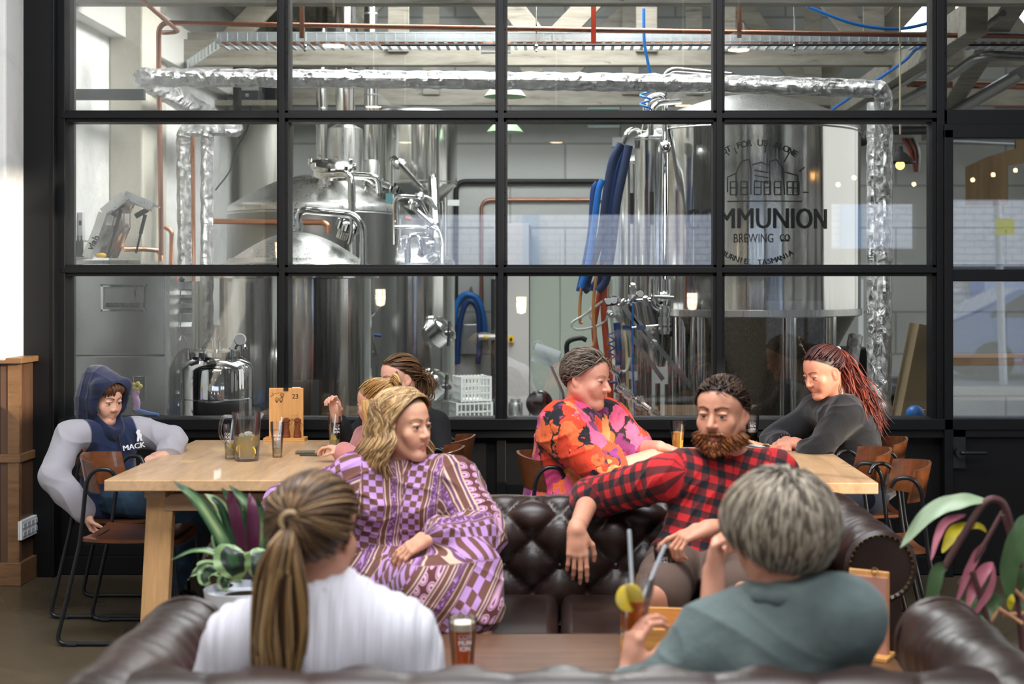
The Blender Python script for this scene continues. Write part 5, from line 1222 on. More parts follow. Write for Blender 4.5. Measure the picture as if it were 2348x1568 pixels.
def face_paint(T, R, s, skin, lip, brow, brow_w=1.0, blush=.35, makeup=0.0, stubble=None):
    k = lambda col, f: tuple(np.clip(np.array(col)*f, 0, 1)); P_ = []
    red = tuple(np.array(skin)*np.array((1.06, .74, .70)))
    for x in (-1, 1):
        P_.append((T(x*.042, .066, -.030), (.026*s,)*3, red, 1.0, R, blush)); P_.append((T(x*.08, -.01, -.005), (.024*s, .024*s, .034*s), red, 1.0, R, .5))
    P_.append((T(0, .104, -.030), (.016*s,)*3, red, 1.0, R, .55))
    for x in (-1, 1):
        P_.append((T(x*.031, .080, .001), (.021*s, .014*s, .014*s), k(skin, .62), .7, R, .35+.3*makeup))
        P_.append((T(x*.031, .085, .0045), (.0175*s, .014*s, .0038*s), (.04, .025, .02), .6, R, .9))
        for i in range(5):
            t = i/4; P_.append((T(x*(.014+.033*t), .090-.014*t, .0235+.006*math.sin(t*2.6)), (.0085*s, .015*s, .0050*s*brow_w*(1.15-.5*t)), brow, .6, R, .95))
        P_.append((T(x*.0065, .103, -.0425), (.0045*s, .006*s, .0035*s), k(skin, .25), .8, R, .8))
    for i in range(-4, 5):
        x = i*.0052; t = abs(i)/4
        P_.append((T(x, .088-.010*t*t, -.0640+.0005*i*i*.2), (.0055*s, .010*s, (.0052-.003*t)*s), lip, .6, R, .85)); P_.append((T(x, .088-.010*t*t, -.0745+.0004*i*i*.4), (.0055*s, .010*s, (.0064-.0035*t)*s), lip, .6, R, .85))
        P_.append((T(x, .089-.010*t*t, -.0690), (.0055*s, .009*s, .0016*s), k(lip, .35), .6, R, .8))
    return P_
def eyes(root, T, R, s, iris, gaze=(0, 0), open_=1.0):
    Ml = Matrix([list(r) for r in R])
    off = Vector(root.location)
    for x in (-1, 1):
        c = Vector(T(x*.0312, .0762, .0012))-off; b = MB().ball(c, .0122*s, 14, Ml); ob = b.build('eye', EYEW, root, smooth=True)
        d = Ml @ Vector((gaze[0]*.0065, .0108, gaze[1]*.004)); 
        p = c+d*s; m = MB().ball(p, (.0066*s, .0030*s, .0064*s*open_), 12, Ml); i_ = m.build('iris', iris, ob, smooth=True)
        MB().ball(p+Ml @ Vector((0, .0022, 0))*s, (.0034*s, .0016*s, .0034*s), 8, Ml).build('pupil', LASH, ob, smooth=True)
# ================= HANDS =================
def hand(S, w_, fdir, pnorm, side=1, s=1.0, curl=(.3, .35, .4, .5), spread=.10, thumb=(.5, .4), k=.006, palm_curl=0):
    """w_: wrist point; fdir: finger direction; pnorm: palm normal (the way the palm faces); side: +1 thumb on the +cross(fdir,pnorm) side"""
    f = nrm(fdir); p = np.array(pnorm, float); p = nrm(p-f*np.dot(p, f)); t = np.cross(f, p)*side; w_ = np.array(w_, float); nails = []
    base = w_+f*.010*s
    for i, x in enumerate((.030, .011, -.009, -.028)):
        S.cone(base+t*x*.55*s, w_+f*(.086-.004*abs(i-1.2))*s+t*x*s, .0135*s, .0105*s, k=.014)
    S.cone(w_-f*.02*s, w_+f*.04*s, .024*s, .026*s, k=.02, flat=(p, .62))
    S.ell(w_+f*.035*s+t*.026*s+p*.010*s, np.array((.018, .018, .028))*s, None, k=.014)
    L = (.044, .047, .044, .036); rad = (.0092, .0094, .0089, .0080)
    for i, x in enumerate((.030, .011, -.009, -.028)):
        a = w_+f*(.086-.004*abs(i-1.2))*s+t*x*s; ang = curl[i]*.8; d0 = nrm(f+t*(1.3-i)*spread*.5)
        for j, (l_, r_) in enumerate(((L[i], rad[i]), (L[i]*.62, rad[i]*.93), (L[i]*.52, rad[i]*.84))):
            d = d0*math.cos(ang)+p*math.sin(ang); b = a+d*l_*s; S.cone(a, b, r_*s, r_*.92*s, k=.004)
            a = b; ang += curl[i]*(1.15 if j == 0 else .8)
        nails.append((b-p*math.cos(ang)*.004*s, d))
    a = w_+f*.022*s+t*.026*s+p*.006*s; d = nrm(f*.75+t*.75+p*thumb[0]); b = a+d*.040*s; S.cone(a, b, .0135*s, .0112*s, k=.010)
    d = nrm(f*(1-thumb[1]*.3)+t*(.45-thumb[1])+p*(thumb[0]+thumb[1]*.4)); c = b+d*.032*s; S.cone(b, c, .0108*s, .0100*s, k=.005)
    d = nrm(f*(1-thumb[1]*.4)+t*(.25-thumb[1])+p*(thumb[0]+thumb[1]*.5)); e = c+d*.024*s; S.cone(c, e, .0098*s, .0078*s, k=.005); nails.append((e, d))
    return nails
# ================= HAIR STRANDS =================
def locks(name, root, guides, r, cols, seed=0, n=7, flat=.45, jitter=.0, mat=None):
    """guides: list of polylines; builds one mesh of tapered locks with per-lock colour"""
    rs = random.Random(seed); m = MB(); cl = []
    for g_ in guides:
        p = spline(g_, n) if len(g_) > 2 else [Vector(q) for q in g_]; N_ = len(p)
        rr = [max(.0006, r*(.55+.6*math.sin(math.pi*min(1, (i+.8)/(N_*.75))*.5) if i < N_*.6 else r*0+(.55+.6)*(1-(i-N_*.6)/(N_*.4+1))**.7)) if False else r*(1.0 if i < N_*.55 else max(.08, 1-((i-N_*.55)/(N_*.45))**1.6)) for i in range(N_)]
        b = len(m.v); m.tube(p, rr, 5, flat=flat); c = cols[rs.randrange(len(cols))]; f = rs.uniform(.8, 1.2)
        cl += [(c[0]*f, c[1]*f, c[2]*f, 1)]*(len(m.v)-b)
    off = Vector(root.location); me = bpy.data.meshes.new(name); me.from_pydata([tuple(Vector(q)-off) for q in m.v], [], m.f)
    a = me.color_attributes.new('col', 'FLOAT_COLOR', 'POINT'); a.data.foreach_set('color', np.array(cl, np.float32).ravel())
    me.polygons.foreach_set('use_smooth', [True]*len(me.polygons)); me.materials.append(mat or HAIR)
    o = bpy.data.objects.new(name, me); COL.objects.link(o); o.parent = root; return o
def join_locks(a, b):
    """fold the lock mesh b into a so the hair stays one part"""
    bm = bmesh.new(); bm.from_mesh(a.data); bm.from_mesh(b.data); bm.to_mesh(a.data); bm.free(); bpy.data.objects.remove(b); return a
# ================= PEOPLE =================
def A3(v): return np.array(v, float)
def lerp(a, b, t): return A3(a)*(1-t)+A3(b)*t
def torso_frame(J):
    U = nrm(A3(J['neck'])-A3(J['pel'])); X = A3(J['shR'])-A3(J['shL']); X = nrm(X-U*np.dot(X, U)); Fw = np.cross(U, X); return X, Fw, U
def upper(S, J, g=0.0, sw=.19, dep=.105, arm=(.050, .040, .037, .026), cuff=(1, 1), k=.04, bust=0, belly=0, arms=True, hips=True, trap=.045):
    X, Fw, U = torso_frame(J); R = np.stack([X, Fw, U], 1); n_, p_ = A3(J['neck']), A3(J['pel']); L = np.linalg.norm(n_-p_)
    S.ell(lerp(p_, n_, .66)-Fw*.005, (sw*.80+g, dep+g, L*.34+g), R, k=k)
    S.ell(lerp(p_, n_, .34)+Fw*belly*.5, (sw*.74+g+belly*.4, dep*.92+g+belly, L*.32+g), R, k=k)
    if hips: S.ell(p_, (sw*.88+g, dep*1.0+g, .12+g), R, k=k)
    S.cone(lerp(J['shL'], J['shR'], .08), lerp(J['shL'], J['shR'], .92), arm[0]+g, arm[0]+g, k=k)
    for s_ in 'LR':
        S.cone(n_-U*.01, lerp(J['sh'+s_], n_, .15), trap+g*.5, arm[0]*.95+g, k=k)
        if bust: S.ell(lerp(p_, n_, .68)+X*(1 if s_ == 'R' else -1)*sw*.38+Fw*dep*.75, (bust+g, bust*.9+g, bust+g), R, k=.05)
    if arms:
        for s_, cf in zip('RL', cuff):
            if cf <= 0: continue
            sh, el, wr = (A3(J[q+s_]) for q in ('sh', 'el', 'wr'))
            if cf <= .5: S.cone(sh, lerp(sh, el, cf*2), arm[0]+g, arm[0]*(1-cf)+arm[1]*cf+g, k=k*.7)
            else:
                S.cone(sh, el, arm[0]+g, arm[1]+g, k=k*.7); t = (cf-.5)*2; S.cone(el, lerp(el, wr, t), arm[2]+g, (arm[2]*(1-t)+arm[3]*t)+g, k=.02)
def pat_fn(J, wt=.0):
    X, Fw, U = torso_frame(J); segs = []
    for s_ in 'RL': segs += [(A3(J['sh'+s_]), A3(J['el'+s_])), (A3(J['el'+s_]), A3(J['wr'+s_]))]
    p_, n_ = A3(J['pel']), A3(J['neck'])
    def f(V, N):
        def dist(a, b): ab = b-a; t = np.clip(((V-a) @ ab)/(ab @ ab), 0, 1); return np.linalg.norm(V-a-t[:, None]*ab, axis=1), t*np.linalg.norm(ab)
        best = dist(p_, lerp(p_, n_, .85))[0]-.13; out = np.stack([(V-n_) @ X+.35*((V-n_) @ Fw)*np.sign((V-n_) @ X), (V-n_) @ U, np.zeros(len(V))], 1)
        for i, (a, b) in enumerate(segs):
            d, t = dist(a, b); d = d-.045; m = d < best; ax_ = nrm(b-a); r = nrm(np.cross(ax_, np.array((.2, .9, .35)))); q = np.cross(ax_, r)
            ang = np.arctan2((V-a) @ q, (V-a) @ r)*.055; out[m] = np.stack([ang, -t-(.3 if i % 2 else 0), np.ones(len(V))], 1)[m]; best = np.where(m, d, best)
        return out
    return f
def scalp_mask(T, R, s, line=None):
    """hair weights on the skin under the hair"""
    c = T(0, -.018, .032); ys = [-1, -.45, -.15, .05, .22, .5, .8, 1.0]; zs = line or [-.80, -.62, -.35, -.15, -.02, .22, .50, .58]
    def f(V):
        d = (V-c) @ R/s/np.array((.078, .098, .090)); r = np.linalg.norm(d, axis=1)+1e-9; u = d/r[:, None]
        return np.clip((u[:, 2]-np.interp(u[:, 1], ys, zs))/.08+.5, 0, 1)*(r < 1.25)
    return f
def scalp_pt(T, u, lift=.006):
    p = np.array((u[0]*.078, u[1]*.098, u[2]*.090)); r1 = np.linalg.norm(p); d = p/r1; ra = np.array((.068, .064, .064)); o = np.array((0, .046, .008))
    a = ((d/ra)**2).sum(); b = -2*(d*o/ra**2).sum(); c = ((o/ra)**2).sum()-1; q = b*b-4*a*c; r2 = (-b+math.sqrt(q))/(2*a) if q > 0 else 0
    r = max(r1, r2)+lift+.0045*max(0, min(1, d[1]*2.5)); return T(d[0]*r, -.018+d[1]*r, .032+d[2]*r)
def in_hair(u, zs=None):
    ys = [-1, -.45, -.15, .05, .22, .5, .8, 1.0]; zs = zs or [-.80, -.62, -.35, -.15, -.02, .22, .50, .58]
    return u[2] > np.interp(u[1], ys, zs)
def rand_scalp(n, rs, zs=None):
    out = []
    while len(out) < n:
        u = nrm(rs.normal(size=3))
        if in_hair(u, zs): out.append(u)
    return out
def slerp(a, b, t):
    w_ = math.acos(max(-1, min(1, float(a @ b))));
    if w_ < 1e-3: return a
    return (a*math.sin((1-t)*w_)+b*math.sin(t*w_))/math.sin(w_)
def short_hair(name, root, T, R, s, cols, n=420, length=.05, lift=.006, flow=(0, -1, -.35), seed=1, zs=None, r=.0042, up=0.0):
    rs = np.random.RandomState(seed); G_ = []
    fl = np.array(flow, float)
    for u in rand_scalp(n, rs, zs):
        f = fl+rs.normal(size=3)*.28+np.array((np.sign(u[0])*.12, 0, 0)); f = f-u*(f @ u); f = nrm(f); pts = []
        L_ = length*rs.uniform(.7, 1.2); p = u.copy()
        for k in range(5):
            pts.append(Vector(scalp_pt(T, nrm(p), lift*rs.uniform(.8, 1.2)+up*math.sin(k/4*2.2)))); p = nrm(p+f*L_/.09/4)
        G_.append(pts)
    return locks(name, root, G_, r*s, cols, seed, 3, .55)
def build_body(root, S, T, R, s, skin, lip, brow, hair_col=None, zs=None, extra=None, blush=.35, bw=1.0, makeup=0, smooth=1, name='body'):
    paint = face_paint(T, R, s, skin, lip, brow, bw, blush, makeup)+(extra or [])
    o = org(name, S, SKIN, root, skin, paint, smooth=smooth)
    if hair_col is not None:
        me = o.data; n = len(me.vertices); V = np.zeros(n*3, np.float32); me.vertices.foreach_get('co', V); V = V.reshape(-1, 3)+np.array(root.location)
        w_ = scalp_mask(T, R, s, zs)(V)[:, None]; C = np.zeros(n*4, np.float32); a = me.color_attributes['col']; a.data.foreach_get('color', C); C = C.reshape(-1, 4)
        C[:, :3] = C[:, :3]*(1-w_)+np.array(hair_col)[None]*.8*w_; a.data.foreach_set('color', C.ravel())
    return o
def neck(S, T, J, r=.052, k=.03): S.cone(T(0, -.022, -.055), A3(J['neck'])+np.array((0, 0, .01)), r, r*1.12, k=k)
def person(label, px, d): return thing('person', label, 'person', (P(px, 0, d).x, d, 0))
FAIR = rgb('#d9a58c'); PINKISH = rgb('#d89a84'); TAN = rgb('#c98d70')
def J_(**k): return {a: A3(P(*b)) for a, b in k.items()}
def folds(fr, seed, amp): return lambda V, N: wav(V, fr, seed, amp)

# ---------- 1. boy in the hooded jacket ----------
r = person('boy in a navy hooded jacket with pale grey sleeves, seated at the left table end', 245, 6.9)
J = J_(neck=(238, 985, 6.9), shR=(158, 1002, 6.72), shL=(322, 990, 7.0), pel=(255, 1135, 6.9), elR=(122, 1092, 6.62), wrR=(200, 1180, 6.62), elL=(398, 1012, 6.98), wrL=(388, 1036, 6.86))
s = .95; R = frame((.80, -.56, -.20)); hc = A3(P(238, 915, 6.86))
S = SDF(.0038); T = head_sdf(S, hc, R, s, jaw=.92, nose=.9, wide=.98, cheek=1.05); neck(S, T, J, .043)
upper(S, J, 0, .155, .085, (.042, .034, .032, .023)); hand(S, J['wrR'], (.35, -.05, -.9), (1, .1, .3), 1, .88, (.7, .8, .8, .8), thumb=(.5, .5)); hand(S, J['wrL'], (-.72, -.55, -.16), (0, .1, -1), 1, .90, (.25, .3, .3, .35), .22, thumb=(.1, .1))
build_body(r, S, T, R, s, rgb('#dba890'), rgb('#c0786c'), rgb('#5b3c26'), rgb('#4e3322'), blush=.4); eyes(r, T, R, s, IRIS_BLUE, (.2, -.5), .8)
rs = np.random.RandomState(3); g_ = []
for k in range(90):
    x = rs.uniform(-.06, .06); a = Vector(T(x*.8, .045, .112)); b = Vector(T(x*1.0+.004, .082, .078+abs(x)*-.1)); c = Vector(T(x*1.05+.010, .094-abs(x)*.35, .044-abs(x)*.15+rs.uniform(-.008, .012))); g_.append([a, b, c])
locks('hair', r, g_, .0042, [rgb('#4e3320'), rgb('#3c2718'), rgb('#6a4830')], 3, 4, .5)
navy, grey_ = rgb('#1e2a49'), rgb('#a9a6ad')
S = SDF(.0045); upper(S, J, .018, .165, .098, (.056, .050, .050, .046), (.93, .93), k=.04)
for a in 'RL': S.cone(lerp(J['el'+a], J['wr'+a], .80), lerp(J['el'+a], J['wr'+a], .97), .040, .036, k=.008)
X, Fw, U = torso_frame(J)
def jp(V): return None
vs_paint = []
o = org('jacket', S, CLOTH, r, navy, None, disp=lambda V, N: wav(V, 22, 4, .005)+creases(V, 26, 9, .016))
me = o.data; n = len(me.vertices); V = np.zeros(n*3, np.float32); me.vertices.foreach_get('co', V); V = V.reshape(-1, 3)+np.array(r.location)
def segd(V, a, b): ab = b-a; t = np.clip(((V-a) @ ab)/(ab @ ab), 0, 1); return np.linalg.norm(V-a-t[:, None]*ab, axis=1)
arm_d = np.minimum.reduce([segd(V, lerp(J['sh'+a], J['el'+a], .10), J['el'+a]) for a in 'RL']+[segd(V, J['el'+a], J['wr'+a]) for a in 'RL']); tor = segd(V, J['pel'], lerp(J['pel'], J['neck'], .8))
w_ = np.clip((tor*.62-arm_d)/.008+.5, 0, 1)[:, None]; C = np.ones((n, 4), np.float32); C[:, :3] = np.array(navy)*(1-w_)+np.array(grey_)*w_; me.color_attributes['col'].data.foreach_set('color', C.ravel())
# cuffs
for a in 'RL':
    q0, q1 = lerp(J['el'+a], J['wr'+a], .86), lerp(J['el'+a], J['wr'+a], 1.02); m = MB(); m.tube([Vector(q0)-r.location, Vector(lerp(q0, q1, .3))-r.location, Vector(q1)-r.location], [.041, .042, .033], 40); m.build('cuff', pbr('grey_rib', rgb('#85828e'), .9), r, smooth=True)
# hood
S = SDF(.0042); S.ell(T(0, -.03, .035), (.102, .122, .116), R, k=.03); S.ell(T(.0, -.085, .105), (.045, .045, .050), R, k=.05); S.cone(T(0, -.06, -.04), A3(J['neck'])-Fw*.03, .10, .105, k=.05); S.cone(T(0, .02, -.10), A3(J['neck'])+Fw*.06, .065, .075, k=.04)
for x in (-1, 1): S.cone(T(x*.078, .045, .075), T(x*.085, .040, -.03), .025, .022, k=.04)
S.cone(T(-.08, .055, .08), T(.08, .055, .08), .03, .03, k=.04)
S.ell(T(0, .020, .005), (.083, .125, .104), R, k=.012, op='s'); S.ell(T(0, .13, -.01), (.078, .11, .108), R, k=.012, op='s')
org('hood', S, CLOTH, r, rgb('#1d2440'), None, disp=lambda V, N: wav(V, 20, 14, .003)+creases(V, 24, 11, .014))
off = Vector(r.location)
zp = [Vector(lerp(J['neck'], J['pel'], t)+Fw*(.125+.02*math.sin(t*3)))-off for t in (.10, .3, .5, .7)]; MB().tube(zp, .004, 8).build('zipper', RUBBER, r)
lc = Vector(lerp(J['neck'], J['pel'], .30)+Fw*.128-X*.075)-off; ang = math.atan2(X[1], X[0])
text_mesh('logo_lettering', 'MACK', .036, PRINT_WHITE, Matrix.Translation(lc) @ Matrix([[-0+(-X[i]) for i in range(3)]]).transposed().to_4x4() if False else Matrix.Translation(lc) @ Matrix(((-X[0], U[0], Fw[0]), (-X[1], U[1], Fw[1]), (-X[2], U[2], Fw[2]))).to_4x4(), r, .001, bold=True, squash=1.2)
m = MB(); B_ = Matrix(((-X[0], U[0], Fw[0]), (-X[1], U[1], Fw[1]), (-X[2], U[2], Fw[2])))
dog = [(-.012, 0), (-.006, .028), (-.012, .045), (0, .058), (.012, .052), (.010, .040), (.018, .030), (.014, .012), (.020, 0), (.008, 0), (.004, .016), (-.002, 0)]
m.prism(dog, -.001, .001, Matrix.Translation(lc+B_ @ Vector((.03, .022, .002))) @ B_.to_4x4()); m.build('logo_emblem', PRINT_WHITE, r)
S = SDF(.006); kn = A3(P(450, 1190, 6.78)); kn2 = A3(P(430, 1185, 7.02)); ft = A3(P(395, 1372, 6.72)); ft2 = A3(P(380, 1360, 7.0)); p_ = A3(J['pel'])
X_, F_, U_ = torso_frame(J); S.ell(p_-np.array((0, 0, .02)), (.15, .12, .09), None, k=.04)
for a, b, sy in ((kn, ft, -.08), (kn2, ft2, .08)): S.cone(p_+np.array((0.03, sy, -.01)), a, .078, .058, k=.03); S.cone(a, b+np.array((0, 0, .05)), .056, .058, k=.02)
denim = G('blue_denim'); c = denim.co(); f_ = denim.noise(c, 9, 5, .6); denim.set(col=denim.ramp(f_, [(.3, rgb('#13222f')), (.6, rgb('#243f54')), (.75, rgb('#3f6178'))]), rough=.85); denim.bump(denim.noise(c, 240, 2), .2, .003)
org('jeans', S, denim.m, r, disp=lambda V, N: wav(V, 25, 21, .004)+creases(V, 34, 22, .014))
for q in (ft, ft2):
    S = SDF(.004); z0 = .0; b = np.array((q[0], q[1], 0)); S.cone(b+np.array((-.05, 0, .04)), b+np.array((.13, -.02, .032)), .042, .034, k=.02); S.cone(b+np.array((-.02, 0, .05)), b+np.array((0.01, 0, .09)), .045, .05, k=.03)
    org('shoe', S, pbr('black_glossy_shoe', rgb('#131315'), .25), r, cut=[((0, 0, .002), (0, 0, -1))])

# ---------- 2. older girl in black ----------
r = person('girl in a black top with tied brown hair, hand raised at the left table', 930, 7.15)
J = J_(neck=(940, 935, 7.15), shR=(850, 972, 7.3), shL=(1002, 975, 7.05), pel=(930, 1130, 7.15), elR=(800, 1020, 7.2), wrR=(771, 955, 7.08), elL=(1015, 1060, 6.95), wrL=(925, 1065, 6.9))
s = .96; R = frame((-.82, -.55, -.12)); hc = A3(P(915, 868, 7.1)); S = SDF(.0038); T = head_sdf(S, hc, R, s, jaw=.93, nose=.92); neck(S, T, J, .044)
upper(S, J, 0, .16, .088, (.042, .034, .031, .023)); hand(S, J['wrR'], (-.12, -.1, 1), (-.35, -.85, 0), 1, .88, (.75, .9, 1.0, 1.0), thumb=(.5, .3)); hand(S, J['wrL'], (-.9, -.2, -.1), (0, 0, -1), 1, .85)
build_body(r, S, T, R, s, rgb('#e0aa92'), rgb('#c4766e'), rgb('#6b4a30'), rgb('#5c4029'), zs=[-.75, -.6, -.4, -.12, .0, .26, .49, .56], blush=.5); eyes(r, T, R, s, IRIS_BLUE, (0, -.4), .8)
rs = np.random.RandomState(5); g_ = []; tie = nrm((0, -.93, -.25)); HC = [rgb('#6a4b32'), rgb('#4b3322'), rgb('#8a6846'), rgb('#7a5a3c')]; ZS = [-.75, -.6, -.4, -.12, .0, .26, .49, .56]
for u in rand_scalp(330, rs, ZS): g_.append([Vector(scalp_pt(T, slerp(u, tie, t), .006+.004*math.sin(t*3))) for t in (0, .25, .5, .75, 1)])
for k in range(70): a = rs.normal(size=3)*.014; g_.append([Vector(T(*(np.array((0, -.118, .0))+a))), Vector(T(*(np.array((0, -.15, -.02))+a*1.6))), Vector(T(*(np.array((.0, -.15, -.07))+a*2))), Vector(T(*(np.array((0, -.13, -.12))+a)))])
for k in range(26): x = rs.choice((-1, 1)); g_.append([Vector(T(x*.07, .045, .05)), Vector(T(x*.082, .045+rs.uniform(-.01, .015), .01)), Vector(T(x*.084, .03, -.03+rs.uniform(-.03, .01)))])
locks('hair', r, g_, .0040, HC, 5, 4, .5)
S = SDF(.005); upper(S, J, .014, .175, .10, (.052, .045, .042, .034), (.86, .98)); BLK = pbr('black_jersey', rgb('#101013'), .9, bump=(30, .2)); org('top', S, BLK, r, disp=folds(40, 7, .006))
S = SDF(.008); p_ = A3(J['pel']); 
for sy in (-.09, .09): S.cone(p_+np.array((0, sy, -.02)), p_+np.array((-.40, sy, -.04)), .085, .07, k=.03); S.cone(p_+np.array((-.40, sy, -.04)), np.array((p_[0]-.38, p_[1]+sy, .07)), .065, .045, k=.02)
org('trousers', S, BLK, r, disp=folds(30, 3, .004))
for sy in (-.09, .09): S = SDF(.006); S.cone((p_[0]-.36, p_[1]+sy, .045), (p_[0]-.52, p_[1]+sy, .035), .045, .035); org('shoe', S, RUBBER, r)

# ---------- 3. small blonde girl in pink ----------
r = person('small blonde child in a pink jumper, half hidden behind the woman in the lilac dress', 865, 6.75)
J = J_(neck=(875, 985, 6.78), shR=(835, 1010, 6.9), shL=(900, 1010, 6.65), pel=(875, 1130, 6.8), elR=(815, 1075, 6.85), wrR=(780, 1050, 6.8), elL=(840, 1070, 6.5), wrL=(785, 1035, 6.55))
s = .90; R = frame((-.93, .30, -.15)); hc = A3(P(862, 925, 6.75)); S = SDF(.004); T = head_sdf(S, hc, R, s, jaw=.92, nose=.85); neck(S, T, J, .038); upper(S, J, 0, .13, .075, (.036, .03, .027, .02))
hand(S, J['wrL'], (-.8, .1, .3), (0, 0, -1), 1, .75, (.6, .7, .7, .7)); hand(S, J['wrR'], (-.9, .1, 0), (0, 0, -1), 1, .75)
build_body(r, S, T, R, s, rgb('#dba48c'), rgb('#c4766e'), rgb('#a8804e'), rgb('#a47c4c'))
rs = np.random.RandomState(8); g_ = []; tie = nrm((0, -.75, .62)); HC = [rgb('#c79a5e'), rgb('#a87a42'), rgb('#dab983'), rgb('#8f6636')]
for u in rand_scalp(330, rs): g_.append([Vector(scalp_pt(T, slerp(u, tie, t), .006+.006*math.sin(t*3))) for t in (0, .25, .5, .75, 1)])
for k in range(60): a = rs.uniform(0, 6.28); q = np.array((math.cos(a), 0, math.sin(a)))*.024; c0 = np.array((0, -.105, .105)); g_.append([Vector(T(*(c0+q*.3))), Vector(T(*(c0+q+np.array((0, -.02, .01))))), Vector(T(*(c0+q*1.4+np.array((0, -.04, -.01))))), Vector(T(*(c0+q*.8+np.array((0, -.05, -.035)))))])
for k in range(40): x = rs.choice((-1, 1)); b = rs.uniform(-.03, .04); g_.append([Vector(T(x*.078, b, .03)), Vector(T(x*.088, b, -.02)), Vector(T(x*.084, b-.01, -.07+rs.uniform(-.04, .02)))])
locks('hair', r, g_, .0040, HC, 8, 4, .5)
S = SDF(.005); upper(S, J, .014, .14, .09, (.048, .042, .042, .036), (.95, .95)); org('jumper', S, pbr('pink_fleece', rgb('#c8807c'), .95, bump=(120, .5), sheen=.3), r, disp=folds(40, 5, .006))
S = SDF(.008); p_ = A3(J['pel'])
for sy in (-.07, .07): S.cone(p_+np.array((0, sy, -.02)), p_+np.array((-.32, sy, -.03)), .07, .06, k=.03); S.cone(p_+np.array((-.32, sy, -.03)), np.array((p_[0]-.30, p_[1]+sy, .15)), .055, .045, k=.02)
org('trousers', S, denim.m, r)

# ---------- 4. woman in the lilac dress ----------
r = person('woman in a lilac and brown patterned dress with long wavy blonde hair, on the sofa', 905, 5.15)
J = J_(neck=(925, 1082, 5.16), shR=(806, 1108, 5.12), shL=(1040, 1105, 5.16), pel=(905, 1330, 5.15), elR=(652, 1172, 5.12), wrR=(700, 1290, 4.98), elL=(1098, 1228, 4.98), wrL=(985, 1232, 4.80))
s = 1.04; R = frame((.84, -.54, .02)); hc = A3(P(925, 977, 5.14)); S = SDF(.0038); T = head_sdf(S, hc, R, s, jaw=.88, nose=.98, wide=.95, smile=.5, cheek=1.05); neck(S, T, J, .047)
upper(S, J, 0, .18, .10, (.047, .040, .035, .024), bust=.05); hand(S, J['wrL'], (-.80, -.15, -.42), (-.3, .3, -.9), -1, .92, (.3, .35, .4, .4)); hand(S, J['wrR'], (.2, -.3, -.9), (0, 1, 0), 1, .92)
build_body(r, S, T, R, s, rgb('#dba488'), rgb('#b8605e'), rgb('#7a5a3e'), rgb('#7a6046'), blush=.5, makeup=.4); eyes(r, T, R, s, IRIS_BLUE, (.3, 0), .9)
rs = np.random.RandomState(11); g_ = []; HC = [rgb('#b08c5e'), rgb('#8a6844'), rgb('#d0b184'), rgb('#6e5238'), rgb('#c29c68')]
for k in range(620):
    sd = rs.choice((-1, 1), p=(.35, .65)) ; y0 = rs.uniform(-1, .80); u0 = nrm((.10+rs.normal()*.05, y0, 1.0-abs(y0)*.35)); a = rs.uniform(-1.0, .42); low = nrm((sd*1.0, a, -.10)); pts = []
    for t in (0, .3, .6, 1): pts.append(scalp_pt(T, slerp(u0, low, t), .010+.008*t+rs.uniform(0, .006)))
    Ls = rs.uniform(.17, .27)*(1 if a < .1 else .85); base = pts[-1]; outw = R @ np.array((sd*.5, a*.4-.1, 0)); ph = rs.uniform(0, .9)+(2.0 if sd > 0 else 0); amp = rs.uniform(.010, .018)
    for j in range(1, 7):
        t = j/6; pts.append(base+outw*(.045*math.sin(t*2.4))+np.array((0, 0, -Ls*t))+R @ np.array((sd*math.sin(t*9+ph)*amp, math.cos(t*9+ph)*amp*1.1, 0)))
    g_.append([Vector(q) for q in pts])
locks('hair', r, g_, .0052, HC, 11, 3, .5)
dr = G('lilac_patterned_cotton'); at = dr.attr('pat'); se = dr.n('SeparateXYZ'); dr.L(at.outputs['Vector'], se.inputs[0]); u_, v_ = se.outputs[0], se.outputs[1]
M_ = dr.math; per = .23; ph = M_('FRACT', M_('ADD', M_('DIVIDE', u_, per), .52)); LIL, BRN, CRM, PUR = rgb('#b68cc4'), rgb('#6c4238'), rgb('#ccb29a'), rgb('#704468')
sq = .024
ck = M_('ABSOLUTE', M_('SUBTRACT', M_('FLOOR', M_('MULTIPLY', M_('FRACT', M_('DIVIDE', M_('ADD', u_, 5), sq*2)), 2)), M_('FLOOR', M_('MULTIPLY', M_('FRACT', M_('DIVIDE', M_('ADD', v_, 5), sq*1.7)), 2))))
checker = dr.mix(ck, BRN, LIL); strp = dr.ramp(M_('FRACT', M_('DIVIDE', M_('ADD', u_, 5), .028)), [(.0, BRN), (.25, CRM), (.4, PUR), (.62, CRM), (.75, BRN)], 'CONSTANT')
du = M_('SUBTRACT', M_('FRACT', M_('DIVIDE', M_('ADD', u_, 5), .034)), .5); dv = M_('SUBTRACT', M_('FRACT', M_('DIVIDE', M_('ADD', v_, 5), .034)), .5)
rd = M_('SQRT', M_('ADD', M_('MULTIPLY', du, du), M_('MULTIPLY', dv, dv))); circ = dr.ramp(rd, [(0, PUR), (.10, rgb('#d9a6c4')), (.27, BRN), (.33, rgb('#d7a4c8')), (.40, rgb('#5f2f2c'))], 'CONSTANT')
mott = dr.ramp(dr.noise(at.outputs['Vector'], 90, 3, .6), [(.45, PUR), (.55, rgb('#b787cf'))], 'CONSTANT')
col = dr.mix(M_('GREATER_THAN', ph, .30), checker, strp); col = dr.mix(M_('GREATER_THAN', ph, .42), col, circ); col = dr.mix(M_('GREATER_THAN', ph, .60), col, strp); col = dr.mix(M_('GREATER_THAN', ph, .80), col, mott); col = dr.mix(M_('GREATER_THAN', ph, .88), col, strp)
dr.set(col=col, rough=.85, sheen=.1)
